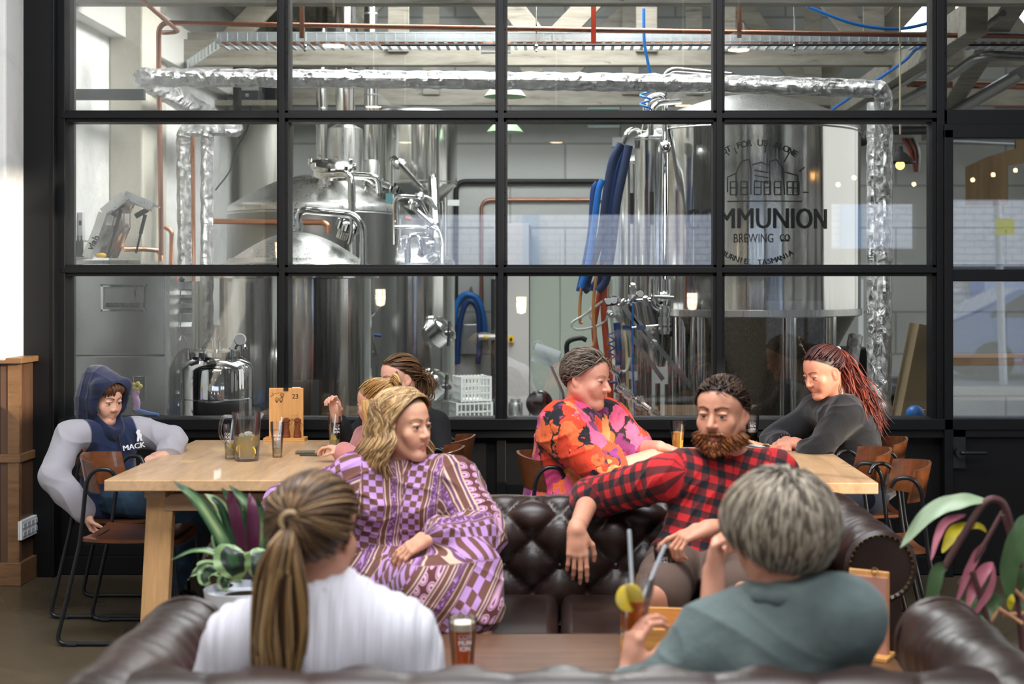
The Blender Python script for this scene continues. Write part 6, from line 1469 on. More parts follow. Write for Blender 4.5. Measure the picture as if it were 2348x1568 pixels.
S = SDF(.0045); upper(S, J, .018, .19, .115, (.075, .078, .066, .050), (.90, .90), k=.05, bust=.055)
p_ = A3(J['pel']); kL = A3(P(1080, 1312, 4.82)); kR = A3(P(985, 1352, 4.72)); hL = A3(P(1098, 1400, 4.72)); hR = A3(P(1035, 1418, 4.70))
S.ell(p_+np.array((0, -.02, .0)), (.20, .16, .13), None, k=.06)
S.cone(p_+np.array((.10, 0, 0)), kL, .12, .10, k=.06); S.cone(p_+np.array((-.08, -.03, 0)), kR, .12, .10, k=.06); S.cone(kL, hL, .095, .085, k=.05); S.cone(kR, hR, .095, .08, k=.05); S.cone(kL, kR, .08, .08, k=.05)
pf = pat_fn(J); Xd, Fd, Ud = torso_frame(J)
def dpat(V, N):
    out = pf(V, N); fa = np.minimum(segd(V, J['elL'], J['wrL']), segd(V, J['shL'], J['elL'])); lo = (V[:, 2] < p_[2]+.03) | (((V-p_) @ Fd > .10) & (V[:, 2] < p_[2]+.15) & (fa > .085)); ax_ = nrm(hL-p_); out[lo] = np.stack([(V-p_) @ np.array((.80, .15, -.58)), (V-p_) @ np.array((.55, -.55, .75)), np.zeros(len(V))], 1)[lo]; return out
org('dress', S, dr.m, r, pat=dpat, disp=lambda V, N: wav(V, 30, 31, .006)+creases(V, 34, 32, .016))
S = SDF(.006); 
for a, b in ((hL, A3(P(1090, 1500, 4.66))), (hR, A3(P(1040, 1500, 4.7)))): b[2] = .10; S.cone(a, b, .05, .035, k=.02); S.cone(b, b+np.array((.02, -.14, -.06)), .04, .03, k=.02)
o = org('lower_legs', S, SKIN, r, rgb('#dba488'))

# ---------- 5. bearded man ----------
r = person('bearded man in a red and black checked shirt, arm along the sofa back', 1620, 5.15)
J = J_(neck=(1672, 1050, 5.22), shR=(1515, 1095, 5.16), shL=(1782, 1085, 5.22), pel=(1610, 1300, 5.15), elR=(1352, 1142, 5.36), wrR=(1322, 1216, 5.04), elL=(1762, 1210, 5.02), wrL=(1622, 1212, 4.72))
s = 1.08; R = frame((-.45, -.88, -.03)); hc = A3(P(1655, 948, 5.14)); S = SDF(.004); T = head_sdf(S, hc, R, s, jaw=1.05, nose=1.03, wide=1.02, smile=.4); neck(S, T, J, .060)
upper(S, J, 0, .205, .115, (.056, .048, .043, .030)); hand(S, J['wrR'], (.02, -.25, -.95), (-.1, 1, -.2), 1, 1.04, (.22, .26, .34, .42), thumb=(.3, .2)); hand(S, J['wrL'], (-.86, -.2, -.25), (-.25, .1, -.95), -1, 1.05, (.25, .75, .8, .8), .3, thumb=(.5, .3))
BR = rgb('#3e2a1d'); BE = [rgb('#6b3c1e'), rgb('#8a4f27'), rgb('#4d2b18'), rgb('#a0622f')]; TZ = [-.80, -.65, -.40, -.25, -.12, .16, .46, .53]
bp = [(T(0, .05, -.105), (.075, .060, .050), rgb('#5a331b'), .35, R), (T(-.062, .0, -.07), (.025, .045, .05), rgb('#5a331b'), .4, R), (T(.062, .0, -.07), (.025, .045, .05), rgb('#5a331b'), .4, R), (T(0, .095, -.055), (.030, .02, .008), rgb('#5a331b'), .4, R), (T(0, .092, -.074), (.018, .012, .006), rgb('#b0685e'), .4, R)]
build_body(r, S, T, R, s, rgb('#cf9479'), rgb('#b0685e'), rgb('#3a2518'), rgb('#33231a'), zs=TZ, extra=bp, blush=.6, bw=1.5); eyes(r, T, R, s, IRIS_BROWN, (-.2, -.1), .8)
short_hair('hair', r, T, R, s, [rgb('#2e1f17'), rgb('#3f2b1f'), rgb('#1f1510'), rgb('#54402f')], 900, .050, .005, (.25, -.9, -.15), 21, TZ, .0034, .004)
rs = np.random.RandomState(23); g_ = []
for k in range(720):
    a = rs.uniform(-1, 1); b = rs.uniform(0, 1); ja = a*1.25; x = math.sin(ja)*.066; y = .03+math.cos(ja)*.058-.045*abs(math.sin(ja)); z = -.055-.046*b*(1-.35*abs(a))-.014*(1-abs(a))
    if abs(a) < .28 and b < .25: continue
    p0 = np.array((x, y, z)); dn = np.array((x*.35+rs.normal()*.004, .004, -.014-.007*(1-abs(a)))); out_ = np.array((math.sin(ja)*.010, math.cos(ja)*.012, 0)); g_.append([Vector(T(*p0)), Vector(T(*(p0+out_+dn*.4))), Vector(T(*(p0+out_*.7+dn*1.2)))])
for k in range(140):
    x = rs.uniform(-.034, .034); p0 = np.array((x, .094-abs(x)*.28, -.053)); g_.append([Vector(T(*p0)), Vector(T(*(p0+np.array((x*.25, .004, -.006))))), Vector(T(*(p0+np.array((x*.55, 0, -.015)))))])
locks('beard', r, g_, .0034, BE, 23, 4, .6)
pl_ = G('red_black_check'); at = pl_.attr('pat'); se = pl_.n('SeparateXYZ'); pl_.L(at.outputs['Vector'], se.inputs[0]); M_ = pl_.math; per = .052
fu = M_('GREATER_THAN', M_('FRACT', M_('DIVIDE', M_('ADD', se.outputs[0], 5), per)), .5); fv = M_('GREATER_THAN', M_('FRACT', M_('DIVIDE', M_('ADD', se.outputs[1], 5), per)), .5)
pl_.set(col=pl_.ramp(M_('MULTIPLY', M_('ADD', fu, fv), .5), [(0, rgb('#c41a20')), (.3, rgb('#5e1418')), (.8, rgb('#0f1018'))], 'CONSTANT'), rough=.85, sheen=.1); pl_.bump(pl_.noise(pl_.co(), 200, 2), .2, .003)
S = SDF(.0045); upper(S, J, .016, .215, .128, (.066, .062, .056, .046), (.56, .62), k=.04)
org('shirt', S, pl_.m, r, pat=pat_fn(J), disp=lambda V, N: wav(V, 22, 41, .006)+creases(V, 30, 42, .015))
X, Fw, U = torso_frame(J)
S = SDF(.0035); n_ = A3(J['neck'])
for sg_ in (-1, 1): S.cone(n_+X*sg_*.055-Fw*.03+U*.035, n_+X*sg_*.035+Fw*.075-U*.015, .020, .016, k=.01, flat=(X, .5)); S.cone(n_+X*sg_*.035+Fw*.075-U*.015, n_+X*sg_*.062+Fw*.085-U*.050, .016, .008, k=.01)
S.cone(n_+X*.055-Fw*.03+U*.035, n_-X*.055-Fw*.03+U*.035, .018, .018, k=.01); org('collar', S, pl_.m, r, pat=pat_fn(J))
SH = pbr('brown_shorts', rgb('#5d4a40'), .9, bump=(26, .25)); S = SDF(.006); p_ = A3(J['pel']); kR = A3(P(1512, 1360, 4.66)); kL = A3(P(1700, 1350, 4.66))
S.ell(p_, (.20, .14, .12), None, k=.04); S.cone(p_+np.array((-.09, 0, 0)), lerp(p_, kR, .93), .105, .098, k=.04); S.cone(p_+np.array((.09, 0, 0)), lerp(p_, kL, .93), .105, .098, k=.04); org('shorts', S, SH, r, disp=folds(32, 51, .008))
S = SDF(.006)
for kk in (kR, kL): f_ = np.array((kk[0]+.01, kk[1]+.05, .10)); S.cone(lerp(p_, kk, .7), kk, .075, .066, k=.03); S.cone(kk, f_, .062, .042, k=.02); S.ell(lerp(kk, f_, .35)+np.array((0, .015, 0)), (.062, .06, .11), None, k=.03)
org('lower_legs', S, SKIN, r, rgb('#cf9479'))
for kk in (kR, kL): S = SDF(.005); S.cone((kk[0]+.01, kk[1]+.06, .055), (kk[0], kk[1]-.12, .045), .052, .042, k=.02); S.cone((kk[0]+.01, kk[1]+.05, .06), (kk[0]+.01, kk[1]+.05, .12), .05, .048, k=.02); org('shoe', S, pbr('brown_suede', rgb('#54483f'), .9), r, cut=[((0, 0, .003), (0, 0, -1))])

# ---------- 6. woman in the floral top ----------
r = person('older woman with short grey brown hair in a bright orange and pink floral top', 1300, 6.45)
J = J_(neck=(1322, 945, 6.46), shR=(1290, 985, 6.28), shL=(1395, 975, 6.62), pel=(1300, 1140, 6.45), elR=(1395, 1082, 6.20), wrR=(1495, 1045, 6.32), elL=(1455, 1030, 6.62), wrL=(1512, 1026, 6.50))
s = 1.05; R = frame((.86, -.46, -.14)); hc = A3(P(1346, 868, 6.42)); S = SDF(.004); T = head_sdf(S, hc, R, s, jaw=1.1, nose=1.05, wide=1.0, smile=.9, cheek=1.15); neck(S, T, J, .056)
S.ell(T(0, .04, -.105), (.045, .04, .03), R, k=.03)
upper(S, J, 0, .20, .13, (.055, .052, .045, .032), belly=.03); hand(S, J['wrR'], (.88, .15, -.10), (0, .15, -1), -1, .96, (.3, .35, .4, .4)); hand(S, J['wrL'], (.85, -.35, -.10), (0, 0, -1), 1, .94, (.3, .35, .4, .4))
TZ = [-.80, -.62, -.35, -.20, -.05, .22, .50, .58]
build_body(r, S, T, R, s, rgb('#d99c86'), rgb('#c06c66'), rgb('#8c7564'), rgb('#6f6054'), zs=TZ, blush=.7); eyes(r, T, R, s, IRIS_BLUE, (.2, -.2), .7)
short_hair('hair', r, T, R, s, [rgb('#5c4d42'), rgb('#786a5e'), rgb('#443830'), rgb('#8a7c70')], 900, .065, .006, (.1, -.9, -.35), 31, TZ, .0036, .006)
fl = G('floral_print'); c = fl.co(); nz = fl.n('TexNoise'); nz.inputs['Scale'].default_value = 9; nz.inputs['Detail'].default_value = 4; fl.L(c, nz.inputs['Vector'])
mp = fl.n('VectorMath', operation='MULTIPLY_ADD'); fl.L(nz.outputs['Color'], mp.inputs[0]); mp.inputs[1].default_value = (.28, .28, .28); fl.L(c, mp.inputs[2])
v1 = fl.n('TexVoronoi'); v1.inputs['Scale'].default_value = 9.5; fl.L(mp.outputs[0], v1.inputs['Vector']); v2 = fl.n('TexVoronoi'); v2.inputs['Scale'].default_value = 26; fl.L(mp.outputs[0], v2.inputs['Vector'])
s1 = fl.n('SeparateColor'); fl.L(v1.outputs['Color'], s1.inputs[0])
petal = fl.ramp(s1.outputs[0], [(0, rgb('#e0401f')), (.22, rgb('#f06a35')), (.42, rgb('#c83c70')), (.60, rgb('#e0587e')), (.78, rgb('#7c2d6a')), (.90, rgb('#ef8a50'))], 'CONSTANT')
shade_ = fl.ramp(v2.outputs['Distance'], [(.0, .45), (.35, 1.0), (.75, 1.2)]); petal = fl.mix(.75, petal, shade_, 'MULTIPLY')
bgm = fl.ramp(fl.math('ADD', v1.outputs['Distance'], fl.math('MULTIPLY', s1.outputs[1], .30)), [(.80, 0.0), (.86, 1.0)]); fl.set(col=fl.mix(bgm, petal, rgb('#17101c')), rough=.8, sheen=.1)
S = SDF(.0045); upper(S, J, .020, .215, .145, (.085, .085, .05, .04), (.46, .42), k=.06, belly=.04)
S.cone(J['pel'], A3(J['pel'])+np.array((-.02, 0, -.02)), .19, .19, k=.06, flat=((1, 0, 0), .9)); org('blouse', S, fl.m, r, disp=lambda V, N: wav(V, 20, 61, .008)+creases(V, 20, 62, .016))
S = SDF(.007); p_ = A3(J['pel'])
for sy in (-.10, .10): S.cone(p_+np.array((0, sy, -.05)), p_+np.array((.40, sy, -.06)), .10, .08, k=.03); S.cone(p_+np.array((.40, sy, -.06)), np.array((p_[0]+.38, p_[1]+sy, .08)), .07, .05, k=.02)
org('trousers', S, BLK, r)
for sy in (-.10, .10): S = SDF(.006); S.cone((p_[0]+.36, p_[1]+sy, .045), (p_[0]+.52, p_[1]+sy, .035), .045, .035); org('shoe', S, RUBBER, r)

# ---------- 7. woman in the black jumper ----------
r = person('laughing woman with a reddish ponytail and dark grey jumper, leaning on the right table', 1985, 7.1)
J = J_(neck=(1925, 930, 7.12), shR=(1862, 945, 7.30), shL=(1942, 948, 6.94), pel=(1985, 1105, 7.1), elR=(1772, 1012, 7.30), wrR=(1805, 1012, 7.06), elL=(1868, 1040, 6.92), wrL=(1822, 1014, 7.00))
s = 1.04; R = frame((-.84, -.45, -.30)); hc = A3(P(1888, 853, 7.08)); S = SDF(.0038); T = head_sdf(S, hc, R, s, jaw=1.0, nose=1.0, wide=.98, smile=1.2, open_=1.0, cheek=1.2); neck(S, T, J, .050)
upper(S, J, 0, .19, .11, (.050, .045, .038, .026)); hand(S, J['wrR'], (-.2, -.6, -.1), (.2, 0, -1), -1, .94, (.8, .9, .9, .9)); hand(S, J['wrL'], (-.9, .15, -.05), (0, .3, -1), 1, .94, (.6, .7, .7, .7))
TZ = [-.80, -.62, -.35, -.10, .02, .28, .51, .57]
ex_ = [(T(0, .085, -.0665), (.014, .012, .0032), rgb('#e8e0d8'), .5, R)]
build_body(r, S, T, R, s, rgb('#dc987e'), rgb('#b4605c'), rgb('#4c3024'), rgb('#3c2220'), zs=TZ, extra=ex_, blush=.75); eyes(r, T, R, s, IRIS_BROWN, (0, -.7), .5)
rs = np.random.RandomState(13); g_ = []; tie = nrm((0, -.90, .42)); HC = [rgb('#3d2124'), rgb('#54302e'), rgb('#2c181a'), rgb('#6b3a34')]
for u in rand_scalp(420, rs, TZ): g_.append([Vector(scalp_pt(T, slerp(u, tie, t), .005+.004*math.sin(t*3))) for t in (0, .25, .5, .75, 1)])
o = locks('hair', r, g_, .0040, HC, 13, 4, .5); g_ = []; c0 = T(0, -.115, .07)
for k in range(170):
    a = rs.normal(size=3)*.011; L_ = rs.uniform(.30, .42); pts = [c0+a*.4]
    for j in range(1, 9):
        t = j/8; w1 = .020*t+.010; pts.append(c0+np.array((.035*math.sin(t*1.7)+.125*t, -.02-.05*t, -.02*math.sin(t*3)-L_*t**1.1))+a*(1+2.2*t)+np.array((math.sin(t*16+k)*.008, math.cos(t*15+k)*.008, 0)))
    g_.append([Vector(q) for q in pts])
o2 = locks('ponytail', r, g_, .0045, [rgb('#8a3c2c'), rgb('#a8503a'), rgb('#5c2a24'), rgb('#73352a')], 14, 3, .5)
m = MB(); m.tube([Vector(T(math.cos(a)*.016, -.118, .07+math.sin(a)*.016))-Vector(r.location) for a in [k*.5 for k in range(13)]], .006, 8, closed=True); m.build('hair_tie', pbr('silver_scrunchie', rgb('#b9c0bd'), .5), r, smooth=True)
S = SDF(.0045); upper(S, J, .016, .20, .125, (.064, .058, .050, .042), (.82, .66), k=.045); p_ = A3(J['pel']); S.ell(p_+np.array((0, 0, .02)), (.19, .16, .10), None, k=.05)
org('jumper', S, pbr('charcoal_knit', rgb('#1d1d21'), .95, bump=(300, .4), sheen=.25), r, disp=lambda V, N: wav(V, 24, 71, .006)+creases(V, 28, 72, .015))
S = SDF(.007)
for sy in (-.10, .10): S.cone(p_+np.array((0, sy, -.05)), p_+np.array((-.40, sy, -.05)), .095, .075, k=.03); S.cone(p_+np.array((-.40, sy, -.05)), np.array((p_[0]-.36, p_[1]+sy, .08)), .065, .05, k=.02)
org('trousers', S, pbr('dark_denim', rgb('#1b2230'), .9), r)
for sy in (-.10, .10): S = SDF(.006); S.cone((p_[0]-.34, p_[1]+sy, .045), (p_[0]-.50, p_[1]+sy, .035), .045, .035); org('shoe', S, RUBBER, r)
m = MB(); q = Vector(lerp(J['elR'], J['wrR'], .88))-Vector(r.location); ax_ = (Vector(J['wrR'])-Vector(J['elR'])).normalized(); o1 = ax_.orthogonal().normalized(); o2_ = ax_.cross(o1)
for k in range(14): a = k/14*6.283; m.ball(q+(o1*math.cos(a)+o2_*math.sin(a))*.034, .008, 8)
b_ = m.build('bracelet', pbr('dark_beads', rgb('#241d22'), .3), r, smooth=True); b_['kind'] = 'stuff'

# ---------- 8. woman with the ponytail, from behind ----------
r = person('woman seen from behind in a white blouse with a long brown ponytail', 735, 3.28)
J = J_(neck=(738, 1352, 3.26), shR=(915, 1488, 3.26), shL=(555, 1500, 3.24), pel=(735, 1800, 3.3), elR=(985, 1700, 3.25), wrR=(880, 1760, 3.5), elL=(485, 1700, 3.25), wrL=(600, 1760, 3.5))
s = 1.05; R = frame((.30, .95, -.06)); hc = A3(P(727, 1228, 3.26)); S = SDF(.0045); T = head_sdf(S, hc, R, s); neck(S, T, J, .048)
upper(S, J, 0, .175, .10, (.045, .040, .036, .025)); hand(S, J['wrR'], (-.5, .8, 0), (0, 0, -1), -1, .9); hand(S, J['wrL'], (.5, .8, 0), (0, 0, -1), 1, .9)
TZ = [-.92, -.75, -.52, -.25, .1, .45, .55, .6]
build_body(r, S, T, R, s, rgb('#d39a80'), rgb('#b8706a'), rgb('#5b4028'), rgb('#4c3726'), zs=TZ)
rs = np.random.RandomState(17); g_ = []; tie = nrm((.05, -.97, .22)); HC = [rgb('#5c432c'), rgb('#45301f'), rgb('#7d5f40'), rgb('#9c7c56'), rgb('#382719')]
for u in rand_scalp(1700, rs, TZ):
    w1 = .010+.008*rs.uniform(); g_.append([Vector(scalp_pt(T, slerp(u, tie, t), w1+.006*math.sin(t*3))) for t in (0, .2, .4, .6, .8, 1)])
for k in range(26): u = nrm((rs.choice((-1, 1))*.9, rs.uniform(-.3, .5), rs.uniform(.1, .35))); g_.append([Vector(scalp_pt(T, slerp(u, tie, t), .024+.004*math.sin(t*3))) for t in (0, .2, .4, .6, .8, 1)])
o = locks('hair', r, g_, .0036, HC, 17, 4, .5); g_ = []; c0 = T(.005, -.128, .045)
for k in range(620):
    a = np.clip(rs.normal(size=2), -1.7, 1.7); L_ = rs.uniform(.30, .40); pts = [c0+np.array((a[0]*.006, 0, a[1]*.005))]
    for j in range(1, 9):
        t = j/8; sp1 = .020*math.sin(min(1, t*2.2)*1.57)+.014*math.sin(t*3.1); pts.append(c0+np.array((a[0]*sp1-.012*math.sin(t*3)-.02*t, -.045*math.sin(min(1, t*3)*1.57)+.02*t+a[1]*.012, -L_*t))+np.array((math.sin(t*8+a[0]*1.5)*.006, 0, 0)))
    g_.append([Vector(q) for q in pts])
locks('ponytail', r, g_, .0038, [rgb('#6f5338'), rgb('#4c3522'), rgb('#947348'), rgb('#a98c64'), rgb('#3a2818')], 18, 3, .5)
m = MB(); m.tube([Vector(c0)-Vector(r.location)+Vector((math.cos(a)*.022, -.006, math.sin(a)*.020)) for a in [k*.42 for k in range(15)]], .006, 8, closed=True); m.build('hair_tie', pbr('tan_hair_tie', rgb('#b39870'), .6), r, smooth=True)
wh = G('white_crinkled_cotton'); c = wh.co('Object', (60, 1, 1)); nn = wh.noise(c, 2.2, 3, .5); wh.set(col=rgb('#dcdae2'), rough=.85, sheen=.15); wh.bump(nn, .7, .02)
S = SDF(.005); upper(S, J, .022, .20, .125, (.074, .080, .07, .05), (.9, .9), k=.06); org('blouse', S, wh.m, r, disp=lambda V, N: wav(V, 22, 81, .010)+.0022*np.sin(V[:, 0]*190+3*np.sin(V[:, 2]*14)))
S = SDF(.004); n_ = A3(J['neck'])
for a in range(10): a0, a1 = a/10*6.283, (a+1)/10*6.283; S.cone(n_+np.array((math.cos(a0)*.072, math.sin(a0)*.066, .012)), n_+np.array((math.cos(a1)*.072, math.sin(a1)*.066, .012)), .016, .016, k=.01, flat=((0, 0, 1), 1.0))
org('collar', S, wh.m, r)
S = SDF(.008); p_ = A3(J['pel'])
for sx in (-.1, .1): S.cone(p_+np.array((sx, 0, -.0)), p_+np.array((sx, .42, -.0)), .09, .07, k=.03); S.cone(p_+np.array((sx, .42, 0)), np.array((p_[0]+sx, p_[1]+.42, .06)), .06, .045, k=.02)
org('trousers', S, denim.m, r)

# ---------- 9. grey haired woman, from behind, holding a glass ----------
r = person('grey haired woman in a sage green shirt seen from behind, holding an iced drink', 1790, 3.28)
J = J_(neck=(1800, 1365, 3.26), shR=(1925, 1432, 3.22), shL=(1628, 1495, 3.32), pel=(1800, 1800, 3.3), elR=(1900, 1640, 3.5), wrR=(1636, 1312, 3.62), elL=(1440, 1690, 3.30), wrL=(1446, 1538, 3.40))
s = 1.05; R = frame((-.62, .77, -.12)); hc = A3(P(1785, 1232, 3.28)); S = SDF(.0045); T = head_sdf(S, hc, R, s, jaw=1.0); neck(S, T, J, .050)
J['elR'] = A3(P(1632, 1560, 3.55))
upper(S, J, 0, .18, .105, (.046, .040, .042, .029)); hand(S, J['wrR'], (.05, -.1, 1), (.9, -.2, .2), 1, .95, (1.0, 1.1, 1.2, 1.2), thumb=(.5, .3)); hand(S, J['wrL'], (.10, .05, 1), (.85, .45, .0), -1, 1.0, (.75, .7, .7, .7), thumb=(.6, -.1))
build_body(r, S, T, R, s, rgb('#d79b82'), rgb('#b8706a'), rgb('#6b5f52'), rgb('#6f6558'), zs=[-.9, -.7, -.45, -.2, .1, .45, .55, .6], extra=[])
rs = np.random.RandomState(19); g_ = []; HC = [rgb('#8f8576'), rgb('#6e6456'), rgb('#b0a694'), rgb('#5a5044'), rgb('#a39684')]; cr = nrm((.05, -.35, .93))
for u in rand_scalp(2100, rs, [-.9, -.7, -.45, -.28, -.02, .35, .5, .55]):
    end = nrm(u+np.array((0, 0, -.75))+rs.normal(size=3)*.06); st = slerp(cr, u, .35+.4*rs.uniform()); pts = []
    for t in (0, .25, .5, .75, 1): q = slerp(st, end, t); pts.append(Vector(scalp_pt(T, q, .014+.022*math.sin(t*2.2)+rs.uniform(-.002, .003))))
    g_.append(pts)
locks('hair', r, g_, .0038, HC, 19, 4, .5)
sgm = G('sage_green_linen'); c = sgm.co(); nn = sgm.noise(c, 7, 4, .6); sgm.set(col=sgm.ramp(nn, [(.3, rgb('#4c5a5a')), (.7, rgb('#64716f'))]), rough=.85, sheen=.1); sgm.bump(sgm.noise(c, 14, 4), .35, .02)
S = SDF(.005); upper(S, J, .022, .205, .13, (.080, .078, .06, .05), (.5, .80), k=.06); org('shirt', S, sgm.m, r, disp=lambda V, N: wav(V, 16, 91, .008)+creases(V, 17, 92, .016))
S = SDF(.004); n_ = A3(J['neck'])
for a in range(10): a0, a1 = a/10*6.283, (a+1)/10*6.283; S.cone(n_+np.array((math.cos(a0)*.078, math.sin(a0)*.072, .008)), n_+np.array((math.cos(a1)*.078, math.sin(a1)*.072, .008)), .018, .018, k=.01)
org('collar', S, sgm.m, r)
ax_ = (Vector(J['wrL'])-Vector(J['elL'])).normalized(); q = Vector(lerp(J['elL'], J['wrL'], .90))-Vector(r.location); w_o = MB(); w_o.tube([q-ax_*.016, q+ax_*.016], .0335, 24); w_o.build('wrist_band', pbr('pale_grey_band', rgb('#a9aaa6'), .4), r, smooth=True)
S = SDF(.008); p_ = A3(J['pel'])
for sx in (-.1, .1): S.cone(p_+np.array((sx, 0, 0)), p_+np.array((sx-.1, .40, 0)), .09, .07, k=.03); S.cone(p_+np.array((sx-.1, .40, 0)), np.array((p_[0]+sx-.1, p_[1]+.42, .06)), .06, .045, k=.02)
org('trousers', S, pbr('dark_denim', rgb('#1b2230'), .9), r)
# ================= FURNITURE =================
def dining_table(x0, x1, y0, y1, label):
    t = thing('dining_table', label, 'table', ((x0+x1)/2, (y0+y1)/2, 0), 0, 'pale timber dining tables'); w_, l_ = (x1-x0)/2, (y1-y0)/2
    MB().bbox(-w_, w_, -l_, l_, .702, .750).build('tabletop', OAK, t, bevel=.005)
    for sx in (-1, 1):
        for sy in (-1, 1):
            m = MB(); m.beam((sx*(w_-.20), sy*(l_-.16), .70), (sx*(w_-.24) if False else sx*(w_-.20)+sx*.02, sy*(l_-.10), 0), .115, .05, (0, 1, 0)); m.build('leg', OAK_Z, t, bevel=.004)
            b_ = MB()
            for dx in (-.03, .02): b_.ball((sx*(w_-.195)+dx, sy*(l_-.115)-.028, .12), .008, 8)
            q = b_.build('bolts', CHROME, t); q['kind'] = 'stuff'
        MB().bbox(sx*(w_-.20)-.045, sx*(w_-.20)+.045, -l_+.05, l_-.05, .665, .702).build('cleat', OAK_X, t, bevel=.004)
    MB().bbox(-w_+.22, w_-.22, -l_+.10, -l_+.135, .09, .155).build('stretcher', OAK_X, t, bevel=.004); MB().bbox(-w_+.22, w_-.22, -l_+.12, -l_+.15, .60, .675).build('apron', OAK_X, t, bevel=.004)
    MB().bbox(-w_+.22, w_-.22, l_-.15, l_-.12, .60, .675).build('apron', OAK_X, t, bevel=.004)
    return t
dining_table(-1.94, -.93, 5.98, 7.46, 'pale timber dining table on the left, where the hooded boy and the girls sit')
dining_table(.26, 1.30, 5.90, 7.15, 'pale timber dining table on the right, sunlit, between the floral woman and the laughing woman')
# --- ply and tube chair, facing +x in its own frame ---
def make_chair(label):
    t = thing('dining_chair', label, 'chair', (0, 0, 0), 0, 'ply and black tube dining chairs')
    sm = MB()
    def seat(u, v): x = -.20+.42*u; y = -.205+.41*v; return Vector((x, y, .462-.018*math.cos((v-.5)*2.6)+.010*(u-.5)**2*4-(.02*(u-.85)/.15 if u > .85 else 0)))
    n = 13; sm.grid(seat, n, n); sm.add([seat(i/(n-1), j/(n-1))-Vector((0, 0, .014)) for j in range(n) for i in range(n)], [(j*n+i, j*n+n+i, j*n+n+i+1, j*n+i+1) for j in range(n-1) for i in range(n-1)])
    def rim(ids): 
        for a, b in zip(ids[:-1], ids[1:]): sm.f.append((a, b, b+n*n, a+n*n)); sm.m.append(0)
    rim([i for i in range(n)]); rim([n*j+n-1 for j in range(n)]); rim([n*(n-1)+i for i in range(n-1, -1, -1)]); rim([n*j for j in range(n-1, -1, -1)])
    sm.build('seat', WALNUT, t, smooth=True)
    bm_ = MB(); nu, nv = 17, 7
    def back(u, v, o=0): a = (u-.5)*2.1; r_ = .215+o; return Vector((-.215*0+-.02-r_*math.cos(a)*.95-.03*(v-.5), r_*math.sin(a)*1.02, .66+.155*v-.02*abs(u-.5)*2*v))
    for o in (0, .013): bm_.add([back(i/(nu-1), j/(nv-1), o) for j in range(nv) for i in range(nu)], [((j*nu+i, j*nu+i+1, j*nu+nu+i+1, j*nu+nu+i) if o else (j*nu+i, j*nu+nu+i, j*nu+nu+i+1, j*nu+i+1)) for j in range(nv-1) for i in range(nu-1)])
    K = nu*nv
    for ids in ([i for i in range(nu)], [nu*(nv-1)+i for i in range(nu-1, -1, -1)], [nu*j+nu-1 for j in range(nv)], [nu*j for j in range(nv-1, -1, -1)]):
        for a, b in zip(ids[:-1], ids[1:]): bm_.f.append((a, b, b+K, a+K)); bm_.m.append(0)
    bm_.build('backrest', WALNUT, t, smooth=True)
    for sy in (-1, 1):
        p = fillet([(.03, sy*.19, .735), (-.05, sy*.225, .765), (-.16, sy*.215, .735), (-.21, sy*.21, .46), (-.30, sy*.225, .010), (.24, sy*.225, .010), (.20, sy*.195, .448), (-.19, sy*.195, .448)], .05, 5)
        p = fillet([(-.035, sy*.205, .728), (-.055, sy*.222, .768), (-.12, sy*.234, .772), (-.158, sy*.228, .72), (-.19, sy*.212, .45), (-.29, sy*.225, .011), (.25, sy*.225, .011), (.205, sy*.19, .446), (-.185, sy*.19, .446)], .045, 5)
        fm = MB().tube(p, .0095, 10).build('leg_frame', BLACK_TUBE, t, smooth=True)
        for x in (-.22, .18): MB().cyl((x-.02, sy*.225, .009), (x+.02, sy*.225, .009), .0135, 10).build('foot_glide', RUBBER, fm)
    for x in (-.16, .19): MB().cyl((x, -.19, .446), (x, .19, .446), .0085, 8).build('crossbar', BLACK_TUBE, t)
    return t
ch0 = make_chair('empty ply dining chair nearest the camera at the left table')
ch0.location = (-1.92, 6.40, 0)
def chair(x, y, rz, label):
    c = copy_tree(ch0); c.location = (x, y, 0); c.rotation_euler = (0, 0, rz); c['label'] = label; return c
chair(-2.13, 6.90, 0, 'ply dining chair under the hooded boy')
chair(-.70, 7.14, math.pi, 'ply dining chair under the girl in black')
chair(-.72, 6.66, math.pi, 'ply dining chair under the small blonde child')
chair(.03, 6.46, 0, 'ply dining chair under the older woman in the floral top')
chair(1.44, 7.04, math.pi, 'ply dining chair under the laughing woman in the dark jumper')
chair(1.26, 6.60, math.pi, 'empty ply dining chair in the middle of the right table side')
chair(1.32, 6.13, math.pi, 'empty ply dining chair nearest the camera on the right table side')
